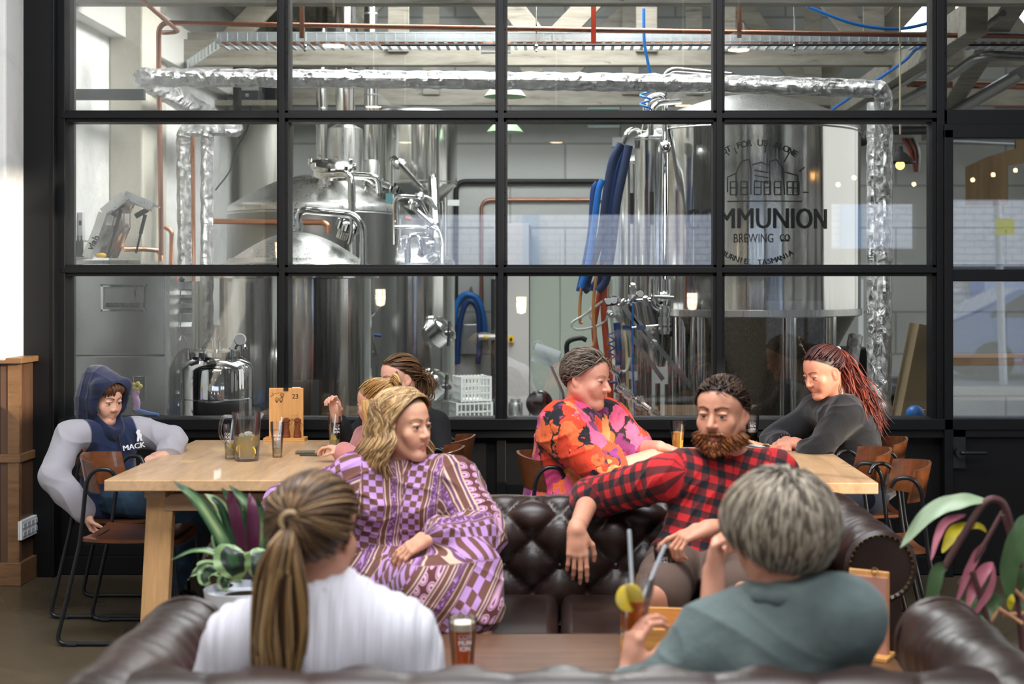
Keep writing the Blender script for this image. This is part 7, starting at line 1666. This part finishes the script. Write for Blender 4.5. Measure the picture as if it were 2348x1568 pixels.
# ---- chesterfield sofas ----
def tuft(u, v, pu, pv, dep):
    """diamond buttoning: u, v in metres"""
    a = (u/pu+v/pv)*math.pi; b = (u/pu-v/pv)*math.pi
    return dep*((abs(math.sin(a))*abs(math.sin(b)))**.38)
def chesterfield(label, x0, x1, yb, sgn, h=.75, seat=.43, arm_len=.86, tufted=True, cushions=2):
    """yb: y of the back's outer face; sgn=-1 opens towards the camera, +1 away"""
    t = thing('sofa', label, 'sofa', ((x0+x1)/2, yb, 0), 0, 'brown leather chesterfield sofas'); W = (x1-x0)/2; R_ = .115
    # back: a profile swept along x, with roll on top
    prof = []
    for k in range(9): prof.append((.235-.0*k, .30+(h-.24-.30)*k/8))
    for k in range(1, 20):
        a = math.radians(0+250*k/19); prof.append((.12+.115*math.cos(a), h-R_+ .115*math.sin(a)*.98-.0))
    prof.append((.035, .30))
    pu, pv = .21, .20; nx = 180
    L = [0.0]
    for (a, b) in zip(prof[:-1], prof[1:]): L.append(L[-1]+math.hypot(a[0]-b[0], a[1]-b[1]))
    m = MB()
    # densify
    dp = []; 
    for i in range(len(prof)-1):
        n_ = max(1, int((L[i+1]-L[i])/.012))
        for k in range(n_): f = k/n_; dp.append((prof[i][0]*(1-f)+prof[i+1][0]*f, prof[i][1]*(1-f)+prof[i+1][1]*f, L[i]*(1-f)+L[i+1]*f))
    vs = []; 
    for j, (py_, pz, l_) in enumerate(dp):
        a = dp[max(j-1, 0)]; b = dp[min(j+1, len(dp)-1)]; tx, tz = b[0]-a[0], b[1]-a[1]; q = math.hypot(tx, tz)+1e-9; nx_, nz_ = tz/q, -tx/q
        for i in range(nx+1):
            x = -W+.10+(2*W-.20)*i/nx
            if l_ < L[14]: dd = tuft(x+.105, l_-.36, pu*2, pv*2, .045)-.02 if False else tuft(x, l_-.02, pu, pv, .042)-.02
            else: dd = .010*abs(math.cos(x/pu*math.pi*1.0))**.4*max(0, 1-(l_-L[14])/.35)-.0 if l_ < L[14]+.3 else 0
            vs.append(Vector((x, sgn*-1*(-1)*0+sgn*(-(py_+nx_*dd))*-1 if False else sgn*(py_+nx_*dd), pz+nz_*dd)))
    fs = [(j*(nx+1)+i, j*(nx+1)+i+1, (j+1)*(nx+1)+i+1, (j+1)*(nx+1)+i) for j in range(len(dp)-1) for i in range(nx)]
    m.add(vs, fs); m.bbox(-W+.1, W-.1, min(0, sgn*.05), max(0, sgn*.05)+.0, .06, h-.2); m.build('back', LEATHER, t, smooth=True, sharp=180)
    # buttons
    bm_ = MB(); k = 0
    for j in range(-1, 4):
        for i in range(-int(2*W/pu)-1, int(2*W/pu)+2):
            x = i*pu/2*1.0; 
            if (i+j) % 2: continue
            z = .30+.02+j*pv/2
            if abs(x) > W-.22 or z < .43 or z > h-.22: continue
            bm_.ball((x, sgn*.222, z), (.014, .010, .014), 10)
    if tufted: b_ = bm_.build('buttons', LEATHER, t, smooth=True); b_['kind'] = 'stuff'
    # arms: roll running in depth, scroll disc on the front
    for sx in (-1, 1):
        xc = sx*(W-.02); m = MB(); n1 = 46; n2 = 26; y0_ = .02; y1_ = arm_len
        def ar(u, v):
            a = 2*math.pi*u; y = y0_+(y1_-y0_)*v; rr = .118*(1-.035*abs(math.sin(v*arm_len/.075*math.pi+1.3*math.sin(v*9+2*u)))-.03*math.sin(v*17+5*math.sin(u*8))); return Vector((xc+rr*math.cos(a), sgn*y, h-.118+rr*math.sin(a)))
        m.grid(ar, n2, n1*2, closeu=True); m.build('arm_roll', LEATHER, t, smooth=True, sharp=180)
        m = MB(); m.bbox(xc-.075, xc+.075, min(sgn*y0_, sgn*(y1_-.01)), max(sgn*y0_, sgn*(y1_-.01)), .06, h-.14); m.build('arm_side', LEATHER, t, bevel=.02)
        m = MB(); c = Vector((xc, sgn*(y1_+.0), h-.118)); m.lathe([(.118, -.01), (.121, .010), (.108, .022), (.100, .014), (0, .022)], c, 36, RX(-sgn*math.pi/2)); m.bbox(xc-.07, xc+.07, sgn*y1_-.012, sgn*y1_+.012, .10, h-.16)
        s_ = m.build('arm_front', LEATHER, t, smooth=True); st = MB()
        for k in range(34): a = k/34*2*math.pi; st.ball(c+Vector((.103*math.cos(a), sgn*.020, .103*math.sin(a))), .0055, 6)
        q = st.build('studs', pbr('brass_studs', rgb('#8a6a3c'), .35, 1), s_); q['kind'] = 'stuff'
    for k in range(cushions):
        a = -W+.10+(2*W-.20)*k/cushions; b = -W+.10+(2*W-.20)*(k+1)/cushions; m = MB()
        m.bbox(a+.005, b-.005, min(sgn*.22, sgn*(arm_len+.01)), max(sgn*.22, sgn*(arm_len+.01)), seat-.14, seat-.01); m.build('seat_cushion', LEATHER, t, bevel=.04, smooth=True)
    m = MB(); m.bbox(-W+.08, W-.08, min(0, sgn*(arm_len-.01)), max(0, sgn*(arm_len-.01)), .07, seat-.15); m.build('base', LEATHER, t, bevel=.01)
    for sx in (-1, 1):
        for y in (.06, arm_len-.08): MB().lathe([(.025, 0), (.035, .07)], (sx*(W-.08), sgn*y, 0), 14).build('foot', MILLWOOD, t, smooth=True)
    return t
chesterfield('dark buttoned leather sofa facing the camera, under the bearded man and lilac dressed woman', -1.10, 1.06, 5.56, -1, .765)
chesterfield('dark leather sofa at the very bottom, seen from behind, under the two foreground women', -1.0, .99, 2.83, 1, .775, arm_len=.84, tufted=False)
# ---- coffee table ----
ct_ = thing('coffee_table', 'dark planked timber coffee table between the two leather sofas', 'table', (-.1, 4.2, 0))
MB().bbox(-1.10, 1.10, -.42, .40, .405, .45).build('tabletop', DARKTOP, ct_, bevel=.006)
for sx in (-1, 1):
    for sy in (-1, 1): MB().bbox(sx*1.0-.04, sx*1.0+.04, sy*.33-.04, sy*.33+.04, 0, .405).build('leg', DADO_TRIM, ct_, bevel=.004)
MB().bbox(-1.0, 1.0, -.34, -.31, .33, .405).build('apron', DARKTOP, ct_)
# ================= DRINKS AND TABLE THINGS =================
TZ_ = .750; CZ = .450
def tpt(px, py, z): s_ = (py-HY)/(CH-z); d = F/s_; return Vector(((px-VX)/s_, d, z))
def glass(name, label, loc, h, r0, r1, fill=None, fm=None, froth=0, logo=False, lemon=0, straws=(), cat='glass', group=None, ice=0, tilt=None):
    t = thing(name, label, cat, loc, 0, group)
    prof = [(0.0001, .0), (r0*.96, .0), (r0, .012), (r0*.6+r1*.4, h*.5), (r1, h*.8), (r1*.99, h), (r1*.93, h), (r1*.94, h*.8), ((r0*.6+r1*.4)*.93, h*.5), (r0*.90, .018), (.0001, .014)]
    MB().lathe(prof, n=32, capb=False, capt=False).build('glass_body', GLASS, t, smooth=True, sharp=60)
    rr = lambda z: np.interp(z, [0, h*.5, h*.8, h], [r0*.9, (r0*.6+r1*.4)*.92, r1*.93, r1*.92])
    if fill:
        zs_ = [.017+(fill*h-.017)*k/8 for k in range(9)]; MB().lathe([(float(rr(z))*.99, z) for z in zs_], n=32).build('drink', fm, t, smooth=True, sharp=60)
        if froth: MB().lathe([(float(rr(fill*h))*.99, fill*h), (float(rr(fill*h+froth))*.99, fill*h+froth), (float(rr(fill*h))*.6, fill*h+froth*1.15), (0, fill*h+froth*1.2)], n=28).build('froth', FROTH, t, smooth=True)
    if logo:
        R2 = float(rr(h*.62))*1.09; 
        for k, tx in enumerate(['COM', 'MUN', 'ION']):
            text_mesh('lettering', tx, h*.105, PRINT_WHITE, None, t, bold=True, squash=.9, bend=lambda x, y, k=k: ((R2+.0012)*math.sin(x/R2+logo), -(R2+.0012)*math.cos(x/R2+logo), h*(.72-.095*k)+y))
    rs = random.Random(int(loc[0]*1000))
    for k in range(lemon):
        z = h*rs.uniform(.22, .45); a = rs.uniform(-2.4, -.7); q = float(rr(z))*.72; c = Vector((q*math.cos(a), q*math.sin(a), z)); Rm = (Matrix.Rotation(rs.uniform(-.5, .5), 3, 'X') @ Matrix.Rotation(a+math.pi/2, 3, 'Z') @ RX(math.pi/2))
        m = MB(); m.lathe([(.0001, -.003), (r0*.55, -.003), (r0*.6, 0), (r0*.55, .003), (0, .003)], c, 18, Matrix.Rotation(a+math.pi/2+rs.uniform(-.3, .3), 3, 'Z') @ RX(math.pi/2)); m.build('lemon_slice', LEMON, t, smooth=True)
    if ice:
        m = MB()
        for k in range(ice): z = h*(.12+.33*rs.random()); q = float(rr(z))*.55*rs.random(); a = rs.uniform(0, 6.28); m.box((q*math.cos(a), q*math.sin(a), z), (r0*.5,)*3, Matrix.Rotation(rs.random()*3, 3, Vector((1, rs.random(), .5)).normalized()))
        o = m.build('ice', ICE, t); o['kind'] = 'stuff'
    for (x0, z0, x1_, z1_) in straws: MB().tube([(x0, 0, z0), (x1_, .003, z1_)], .0042, 10).build('straw', STRAW, t, smooth=True)
    return t
g1 = glass('tall_glass', 'tall glass with lemon left of the big jug, nearest the boy', tpt(528, 1052, TZ_), .165, .024, .031, .35, ICEDRINK, logo=-.2, lemon=2, ice=8, straws=[(-.01, .02, .012, .185)])
# jug
t = thing('glass_jug', 'wide clear glass jug of iced lemon water on the left table', 'jug', tpt(566, 1056, TZ_)); h = .225; r0, r1 = .052, .068
MB().lathe([(.0001, 0), (r0, 0), (r0+.003, .015), (r1*.93, h*.7), (r1, h), (r1*.95, h), (r1*.88, h*.7), (r0*.92, .022), (.0001, .018)], n=40, capb=False, capt=False).build('jug_body', GLASS, t, smooth=True, sharp=60)
MB().lathe([(r0*.9, .02), (r1*.84, h*.52)], n=32).build('water', ICEDRINK, t, smooth=True)
m = MB(); rs = random.Random(4)
for k in range(26): a = rs.uniform(0, 6.28); q = rs.uniform(0, .042); m.box((q*math.cos(a), q*math.sin(a), h*rs.uniform(.22, .55)), (.020, .020, .018), Matrix.Rotation(rs.random()*3, 3, Vector((1, rs.random(), .5)).normalized()))
o = m.build('ice', ICE, t); o['kind'] = 'stuff'
for (x, z, a) in ((-.02, .06, .5), (.03, .05, -.4), (.038, .10, 1.1), (-.035, .09, -.9), (.0, .075, .2)):
    MB().lathe([(.0001, -.003), (.021, -.003), (.023, 0), (.021, .003), (0, .003)], (x, -.042+abs(x)*.4, z), 18, Matrix.Rotation(a, 3, 'Z') @ RX(math.pi/2+.3)).build('lemon_slice', LEMON, t, smooth=True)
MB().tube(spline([(-r1*.95, -.02, h*.93), (-r1-.035, -.035, h*.9), (-r1-.045, -.04, h*.55), (-r0-.012, -.02, h*.22)], 6), .008, 10).build('jug_handle', GLASS, t, smooth=True)
m = MB(); m.add([(r1*.9, -.02, h*.99), (r1*.9, .02, h*.99), (r1+.022, 0, h*1.05), (r1*.95, 0, h*.85)], [(0, 1, 2), (0, 2, 3), (1, 3, 2)]); m.build('spout', GLASS, t)
glass('tall_glass', 'nearly empty tall glass with two straws in front of the number 23 board', tpt(636, 1048, TZ_), .168, .023, .032, .25, ICEDRINK, logo=.15, ice=8, straws=[(.008, .02, .020, .19), (0, .02, .012, .172)])
glass('tall_glass', 'tall glass with lemon and straw beside the raised hand of the girl in black', tpt(767, 1030, TZ_), .165, .023, .033, .30, ICEDRINK, logo=.6, lemon=2, ice=8, straws=[(-.012, .02, .014, .235)])
# number board
d_ = tpt(656, 1008, TZ_).y-.04
mb_ = thing('menu_board', 'wooden clip board numbered 23 standing on the left dining table', 'menu board', (P(656, 0, d_).x, d_, TZ_)); s_ = F/d_
MB().bbox(-.108, .108, -.06, .035, 0, .020).build('base', PINE, mb_, bevel=.003)
zt2_ = (1000-896)/s_+.02; MB().bbox(-.090, .090, .0, .008, .018, zt2_+.018).build('board', CLIPBOARD, mb_, bevel=.004)
cl = MB(); cl.bbox(-.012, .012, -.006, .012, zt2_+.004, zt2_+.02); cl.tube(arc((0, .003, zt2_+.024), .007, 0, 180, 6), .0015, 6); cl.build('bulldog_clip', RUBBER, mb_)
MB().bbox(.03, .075, .008, .010, .06, zt2_+.022).build('paper', PRINT_WHITE, mb_)
yb_ = -.0006
text_mesh('lettering', '23', .034, PRINT_BROWN, TM((.048, yb_, zt2_-.027), math.pi/2), mb_, .0006, bold=True)
pm = MB()
def dl(pts, r_=.0008): pm.tube([(x, yb_, z) for x, z in pts], r_, 6)
zb = zt2_
dl([(-.086, zb-.03), (-.06, zb-.012), (-.03, zb-.006), (-.01, zb-.012)]); dl([(-.075, zb-.005), (-.066, zb-.017), (-.078, zb-.026)])
for cx, cz in ((-.048, zb-.042), (-.026, zb-.042), (-.02, zb-.018)):
    for k in range(4): dl([(cx+.010*math.sin(a)*(1-.2*k)*1.0, cz-.004*k+.010*math.cos(a)*(1-.15*k)) for a in [j*.7 for j in range(10)]], .0007)
for sx in (-1, 1):
    c = .045; dl([(c+sx*.045, .078), (c+sx*.03, .098), (c+sx*.012, .118), (c+sx*.004, .112), (c+sx*.010, .098), (c+sx*.02, .085), (c+sx*.035, .070)], .0009)
    for k in range(3): dl([(c+sx*(.006+.005*k), .116-.005*k), (c+sx*(.014+.005*k), .104-.005*k)], .0007)
for k in (-1, 0, 1): dl([(.045+k*.008, .126), (.045+k*.012, .134)], .0008)
pm.build('line_art', PRINT_BROWN, mb_)
MB().bbox(-.082, -.03, yb_-.0003, yb_+.0003, .020+.036, .020+.038).build('print_line', PRINT_BROWN, mb_)
def mill(px, py, label):
    t = thing('pepper_mill', label, 'pepper mill', tpt(px, py, TZ_), 0, 'turned wooden mills'); t.location.z = TZ_+.0
    MB().lathe([(.020, 0), (.021, .012), (.018, .016), (.0195, .022), (.015, .042), (.0125, .058), (.016, .070), (.0185, .074), (.0135, .078), (.018, .084), (.0195, .092), (.014, .100), (.006, .103), (0, .104)], n=28).build('turned_body', MILLWOOD, t, smooth=True)
    return t
m1 = mill(657, 1011, 'turned dark wooden mill on the left, half behind the straw'); m2 = mill(681, 1011, 'turned dark wooden mill on the right in front of the number board')
for q in (m1, m2): q.location.y = d_-.035; q.location.x = P(657 if q is m1 else 682, 0, d_-.035).x; q.location.z = TZ_+.020
for k, (px, py, rz) in enumerate(((700, 1040, .1), (712, 1044, -.15))):
    t = MB().bbox(-.045, .045, -.03, .03, 0, .006).build('napkin_pack', pbr('olive_grey_card' if k == 0 else 'dark_card', rgb('#6f6652' if k == 0 else '#3f3a30'), .6), bevel=.001); p = tpt(px, py, TZ_); t.location = (p.x, p.y, TZ_+.0065*(1-k)); t.rotation_euler = (0, 0, rz); tag(t, ['upper small card packet on the left table near the small child', 'lower small card packet on the left table near the small child'][k], 'card')
for k, (px, py) in enumerate(((430, 1058), (505, 1030))):
    t = MB().cyl((0, 0, 0), (0, 0, .002), .045, 28).build('coaster', pbr('pale_coaster', rgb('#c9ad80'), .6)); p = tpt(px, py, TZ_); t.location = (p.x, p.y, TZ_); tag(t, ['pale round coaster in front of the hooded boys hand', 'pale round coaster behind the jug'][k], 'coaster')
# right table
glass('beer_glass', 'glass of hazy yellow beer between the floral woman and the bearded man', tpt(1554, 1034, TZ_), .150, .026, .040, .62, HAZY)
glass('beer_glass', 'nearly finished glass of dark beer beside the laughing womans hands', tpt(1724, 1016, TZ_), .145, .028, .038, .40, STOUT, froth=.012, logo=.05)
t = thing('paper_plate', 'white tray with crumpled orange edged paper on the sunlit right table', 'tray', tpt(1742, 1028, TZ_)); MB().lathe([(.05, 0), (.075, .012), (.078, .012), (.052, -.0)], n=24).build('plate', PRINT_WHITE, t, smooth=True)
MB().grid(lambda u, v: Vector((-.09+.14*u, -.03+.07*v, .012+.03*(1-u)+.008*math.sin(u*9+v*5))), 10, 6).build('paper', pbr('orange_white_paper', rgb('#e6b184'), .6), t, smooth=True)
# coffee table things
bp_ = tpt(1061, 1556, CZ)
pg = glass('pint_glass', 'pint glass of amber beer with a pale head on the coffee table', bp_, .178, .031, .041, .80, BEER, froth=.020, logo=.25)
t = thing('wooden_caddy', 'open pale wooden box on the coffee table behind the sage shirted woman', 'box', (P(1500, 0, 4.25).x, 4.25, CZ), -.12); w_, l_, h_ = .085, .14, .135
MB().bbox(-w_, w_, -l_, -l_+.012, 0, h_).build('front_side', PINE, t, bevel=.002); MB().bbox(-w_, w_, l_-.012, l_, 0, h_).build('back_side', PINE, t, bevel=.002)
for sx in (-1, 1): MB().bbox(sx*w_-.006, sx*w_+.006, -l_, l_, 0, h_).build('end_side', PINE, t, bevel=.002)
MB().bbox(-w_, w_, -l_, l_, 0, .01).build('bottom', PINE, t)
# held drinks
gp_ = P(1450, 1458, 3.45); t = glass('cocktail_glass', 'iced orange drink with a lemon slice and two straws held by the grey haired woman', (gp_.x, gp_.y, gp_.z), .145, .031, .043, .62, COCKTAIL, ice=14, straws=[(-.005, .08, -.028, .255), (.010, .07, .062, .225)])
MB().lathe([(.0001, -.002), (.031, -.002), (.034, 0), (.031, .002), (0, .002)], (-.016, -.030, .098), 26, RX(math.pi/2-.1) @ RY(.15)).build('lemon_slice', LEMON, t, smooth=True)
t.rotation_euler = (.0, .08, 0)
gp_ = P(1530, 1352, 4.74); t = glass('dark_beer_glass', 'glass of dark red beer held on his thigh by the bearded man', (gp_.x, gp_.y, gp_.z), .155, .029, .038, .85, STOUT, logo=-.35); t.rotation_euler = (0, -.06, 0)
glass('small_tumbler', 'small empty tumbler behind the wrist of the grey haired woman', tpt(1488, 1548, CZ), .07, .024, .03)
ms = thing('menu_stand', 'pinkish card menu stand on the coffee table in front of the sofa arm', 'menu stand', (P(1992, 0, 4.32).x, 4.32, CZ), -.5)
MB().bbox(-.058, .058, -.004, .0, .0, .245).build('menu_card', pbr('pinkish_card', rgb('#b98878'), .35), ms, bevel=.002); MB().bbox(-.062, .062, .0, .010, .0, .262).build('board', CLIPBOARD, ms, bevel=.003); MB().bbox(-.07, .07, -.05, .05, 0, .012).build('base', PINE, ms, bevel=.002)
m = MB(); m.tube(arc((.02, -.006, .262), .010, 0, 300, 8), .002, 6); m.build('clip_ring', pbr('brass_ring', rgb('#c0a060'), .3, 1), ms)
# ================= PLANTS =================
def leafmat(name, edge, mid, dark, under):
    g = G(name); a = g.attr('pat'); se = g.n('SeparateXYZ'); g.L(a.outputs['Vector'], se.inputs[0]); n = g.noise(a.outputs['Vector'], 9, 3, .6)
    u_ = g.math('ABSOLUTE', se.outputs[0]); u2 = g.math('ADD', u_, g.math('MULTIPLY', g.math('SUBTRACT', n, .5), .35)); v2 = g.math('ABSOLUTE', g.math('SUBTRACT', se.outputs[1], .5)); m_ = g.math('MAXIMUM', u2, g.math('MULTIPLY', v2, 1.75))
    col = g.ramp(m_, [(.0, mid), (.18, mid), (.34, dark), (.58, dark), (.66, edge), (.95, edge)]); geo = g.n('NewGeometry')
    g.set(col=g.mix(geo.outputs['Backfacing'], col, under), rough=.35); MATS[name] = g.m; return g.m
CAL = leafmat('calathea_leaf', rgb('#7f9a66'), rgb('#2b4a2c'), rgb('#12251a'), rgb('#5a2440')); CAL2 = leafmat('calathea_narrow_leaf', rgb('#2a4a30'), rgb('#93a373'), rgb('#56764a'), rgb('#5a2440'))
def leaf(root, pts, wid, mat, nrm_, name='leaf', cup=.15, shape=.8, thick=.0012):
    """pts: spine control points (absolute); nrm_: face normal"""
    off = Vector(root.location); p = spline([Vector(q)-off for q in pts], 7); N_ = len(p); nu = 7; vs = []; pt_ = []; n0 = Vector(nrm_).normalized()
    for i, q in enumerate(p):
        t = i/(N_-1); tg = (p[min(i+1, N_-1)]-p[max(i-1, 0)]).normalized(); sd = tg.cross(n0).normalized(); nn = sd.cross(tg)
        w_ = wid*(math.sin(math.pi*t**shape)**.75)*.5+.0008
        for j in range(nu): u = j/(nu-1)*2-1; vs.append(q+sd*u*w_+nn*(cup*w_*(u*u)+.03*wid*math.sin(t*22+u*3)*abs(u))); pt_.append((u, t, 0))
    me = bpy.data.meshes.new(name); me.from_pydata([tuple(v) for v in vs], [], [(i*nu+j, i*nu+j+1, (i+1)*nu+j+1, (i+1)*nu+j) for i in range(N_-1) for j in range(nu-1)])
    a = me.attributes.new('pat', 'FLOAT_VECTOR', 'POINT'); a.data.foreach_set('vector', np.array(pt_, np.float32).ravel()); me.polygons.foreach_set('use_smooth', [True]*len(me.polygons)); me.materials.append(mat)
    o = bpy.data.objects.new(name, me); COL.objects.link(o); o.parent = root; return o
D = 4.38; pp_ = thing('potted_calathea', 'striped green and purple leaved plant in a white pot, left of the ponytail woman', 'plant', (P(560, 0, D).x, D, CZ))
MB().lathe([(.085, 0), (.100, .02), (.122, .195), (.117, .197), (.110, .175), (0, .172)], n=44).build('pot', CERAMIC, pp_, smooth=True, sharp=60)
MB().lathe([(.110, .170), (0, .178)], n=30).build('soil', pbr('potting_soil', rgb('#2a1d14'), .95, bump=(60, .5)), pp_)
cz = P(560, 1335, D)
LV = [([(560, 1330, 0), (510, 1235, .0), (455, 1150, -.02), (398, 1103, -.03)], .055, CAL2, (.5, -.8, .5)), ([(560, 1330, 0), (530, 1230, .05), (505, 1160, .05), (470, 1132, .05)], .05, CAL, (.3, -.9, .4)),
      ([(565, 1330, 0), (550, 1230, -.03), (540, 1165, -.03), (508, 1118, -.03)], .05, CAL2, (.2, -1, .2)), ([(565, 1330, 0), (575, 1220, .03), (570, 1160, .03), (525, 1112, .05)], .05, CAL2, (0, -1, .5)),
      ([(570, 1330, 0), (545, 1210, -.05), (530, 1150, -.05), (528, 1128, -.05)], .045, CAL, (.1, 1, .1)), ([(572, 1330, 0), (580, 1230, -.02), (578, 1165, -.02), (572, 1130, 0)], .045, CAL, (-.1, 1, -.2)),
      ([(575, 1330, 0), (596, 1250, .0), (600, 1190, .0), (590, 1140, .0)], .05, CAL2, (-.3, -1, .2)), ([(575, 1330, 0), (612, 1240, .04), (622, 1180, .04), (615, 1150, .04)], .05, CAL, (.1, 1, 0)),
      ([(540, 1330, 0), (500, 1275, -.05), (450, 1262, -.05), (388, 1285, -.06)], .035, CAL2, (0, -.4, 1)), ([(575, 1335, 0), (610, 1280, -.02), (640, 1260, -.02), (668, 1290, -.02)], .06, CAL, (0, -.6, 1)),
      ([(555, 1335, .03), (480, 1300, .08), (450, 1310, .08), (430, 1330, .1)], .07, CAL, (-.2, -.5, 1)), ([(585, 1330, .0), (630, 1300, -.06), (650, 1320, -.07), (655, 1350, -.08)], .08, CAL, (.2, -1, .5)),
      ([(580, 1330, .05), (640, 1250, .08), (668, 1190, .08), (690, 1150, .08)], .055, CAL, (.3, .9, -.2)), ([(540, 1250, -.10), (532, 1270, -.12), (540, 1300, -.13), (552, 1328, -.12)], .112, CAL, (.05, -1, .12)),
      ([(590, 1255, -.08), (592, 1280, -.10), (590, 1305, -.11), (584, 1330, -.10)], .085, CAL, (.3, -1, .2)), ([(600, 1290, -.05), (620, 1300, -.09), (632, 1320, -.10), (640, 1345, -.10)], .07, CAL, (.4, -1, .3)),
      ([(500, 1300, -.03), (480, 1310, -.06), (470, 1325, -.08), (478, 1345, -.09)], .07, CAL, (-.4, -1, .3)), ([(560, 1330, .1), (520, 1270, .14), (500, 1240, .14), (490, 1210, .14)], .06, CAL, (.2, -1, .2)),
      ([(590, 1330, .1), (600, 1270, .12), (610, 1240, .12), (640, 1225, .12)], .07, CAL, (.2, -1, .3)), ([(530, 1335, -.07), (520, 1330, -.10), (515, 1340, -.11), (520, 1356, -.12)], .06, CAL, (0, -1, .3))]
for pts, wd, mt_, nr in LV: leaf(pp_, [P(a, b, D+c) for a, b, c in pts], wd*(.85 if wd < .1 else 1.0), mt_, nr, shape=.75 if wd < .1 else .9)
# right hand plant with pink and green leaves, in a pot hidden behind the sofa arm
D = 3.95; p2 = thing('pink_leaf_plant', 'tall plant with drooping green, pink and yellow leaves at the right edge', 'plant', (P(2300, 0, D).x, D, 0))
MB().lathe([(.12, 0), (.15, .03), (.17, .30), (.16, .30), (.15, .27), (0, .27)], n=40).build('pot', pbr('dark_pot', rgb('#2a2a2c'), .5), p2, smooth=True)
def flat(name, c1, c2): 
    g = G(name); a = g.attr('pat'); n = g.noise(a.outputs['Vector'], 5, 4, .6); w_ = g.n('TexWave'); w_.inputs['Scale'].default_value = 4; w_.inputs['Distortion'].default_value = 2; g.L(a.outputs['Vector'], w_.inputs['Vector'])
    g.set(col=g.mix(g.math('MULTIPLY', g.math('ADD', n, w_.outputs[1]), .5), c1, c2), rough=.4); return g.m
PK = flat('pink_leaf', rgb('#8e3f56'), rgb('#e08a98')); GL = flat('sage_leaf', rgb('#5d7350'), rgb('#a3b894')); GD = flat('deep_green_leaf', rgb('#2c4527'), rgb('#5c7a48')); YL = flat('yellow_leaf', rgb('#a08a10'), rgb('#d0c020')); MR = pbr('maroon_stem', rgb('#5a3a3a'), .4); TW = pbr('tan_twig', rgb('#c08a64'), .5)
LV = [([(2262, 1146, 0), (2200, 1150, 0), (2130, 1178, .0), (2064, 1256, -.02)], .085, GL, (.2, -.7, .9)), ([(2215, 1180, .03), (2170, 1195, .03), (2150, 1230, .02), (2135, 1285, 0)], .035, PK, (-.5, -1, .1)),
      ([(2230, 1200, .05), (2190, 1215, .04), (2175, 1240, .02), (2160, 1268, .0)], .05, YL, (-.2, -1, .3)), ([(2210, 1215, .02), (2235, 1205, .0), (2250, 1208, 0), (2262, 1220, 0)], .025, YL, (0, -1, .3)),
      ([(2175, 1298, .0), (2150, 1310, -.02), (2135, 1370, -.03), (2118, 1440, -.03)], .065, GD, (.1, -1, .1)), ([(2265, 1240, .03), (2240, 1270, .02), (2215, 1320, .0), (2190, 1392, -.02)], .045, PK, (.3, -1, 0)),
      ([(2278, 1290, .04), (2255, 1310, .03), (2232, 1350, .02), (2216, 1400, .0)], .055, PK, (-.2, -1, .1)), ([(2280, 1296, .0), (2272, 1345, -.01), (2245, 1390, -.02), (2214, 1430, -.02)], .035, PK, (.3, -1, 0)),
      ([(2348, 1180, -.02), (2330, 1240, -.05), (2312, 1310, -.06), (2318, 1400, -.06)], .10, GD, (.2, -1, .1)), ([(2322, 1362, -.07), (2318, 1376, -.08), (2316, 1386, -.08), (2318, 1400, -.08)], .035, YL, (.2, -1, .1)),
      ([(2300, 1370, .03), (2270, 1385, .02), (2240, 1420, .0), (2225, 1450, -.02)], .09, GD, (-.2, -1, .4)), ([(2240, 1370, .05), (2215, 1390, .04), (2190, 1415, .02), (2170, 1440, .0)], .07, GD, (-.2, -1, .4)),
      ([(2360, 1200, .1), (2352, 1240, .06), (2345, 1300, .04), (2338, 1360, .04)], .09, GD, (-.3, -1, .2)), ([(2400, 1250, .1), (2380, 1290, .06), (2360, 1340, .04), (2350, 1420, .04)], .10, GL, (-.3, -1, .2))]
for pts, wd, mt_, nr in LV: leaf(p2, [P(a, b, D+c) for a, b, c in pts], wd*.62, mt_, nr, shape=.85)
for pts, rr, mt_ in (([(2310, 1560, .0), (2230, 1310, 0)], .008, MR), ([(2165, 1300, 0), (2215, 1215, 0), (2255, 1155, 0), (2285, 1145, 0), (2310, 1175, 0), (2340, 1300, 0)], .010, MR), ([(2300, 1172, .02), (2250, 1260, .02), (2200, 1340, .02)], .007, MR), ([(2300, 1180, 0), (2318, 1240, 0), (2330, 1350, 0), (2345, 1500, 0)], .008, MR),
                     ([(2290, 1395, -.02), (2345, 1430, -.04)], .006, TW), ([(2326, 1352, -.02), (2360, 1385, -.02)], .006, TW), ([(2300, 1410, 0), (2360, 1405, 0)], .006, TW), ([(2290, 1400, 0), (2262, 1435, 0)], .006, TW)):
    MB().tube(spline([P(a, b, D+c)-p2.location for a, b, c in pts], 6) if len(pts) > 2 else [P(a, b, D+c)-p2.location for a, b, c in pts], rr, 8).build('stem', mt_, p2, smooth=True)
for x, y in ((.02, 0), (-.03, .03)): MB().tube(spline([(x, y, .25), (x*1.5, y, .45), tuple(P(2300 if x > 0 else 2330, 1480, D)-p2.location)], 6), .009, 8).build('stem', MR, p2, smooth=True)
bpy.context.view_layer.update()
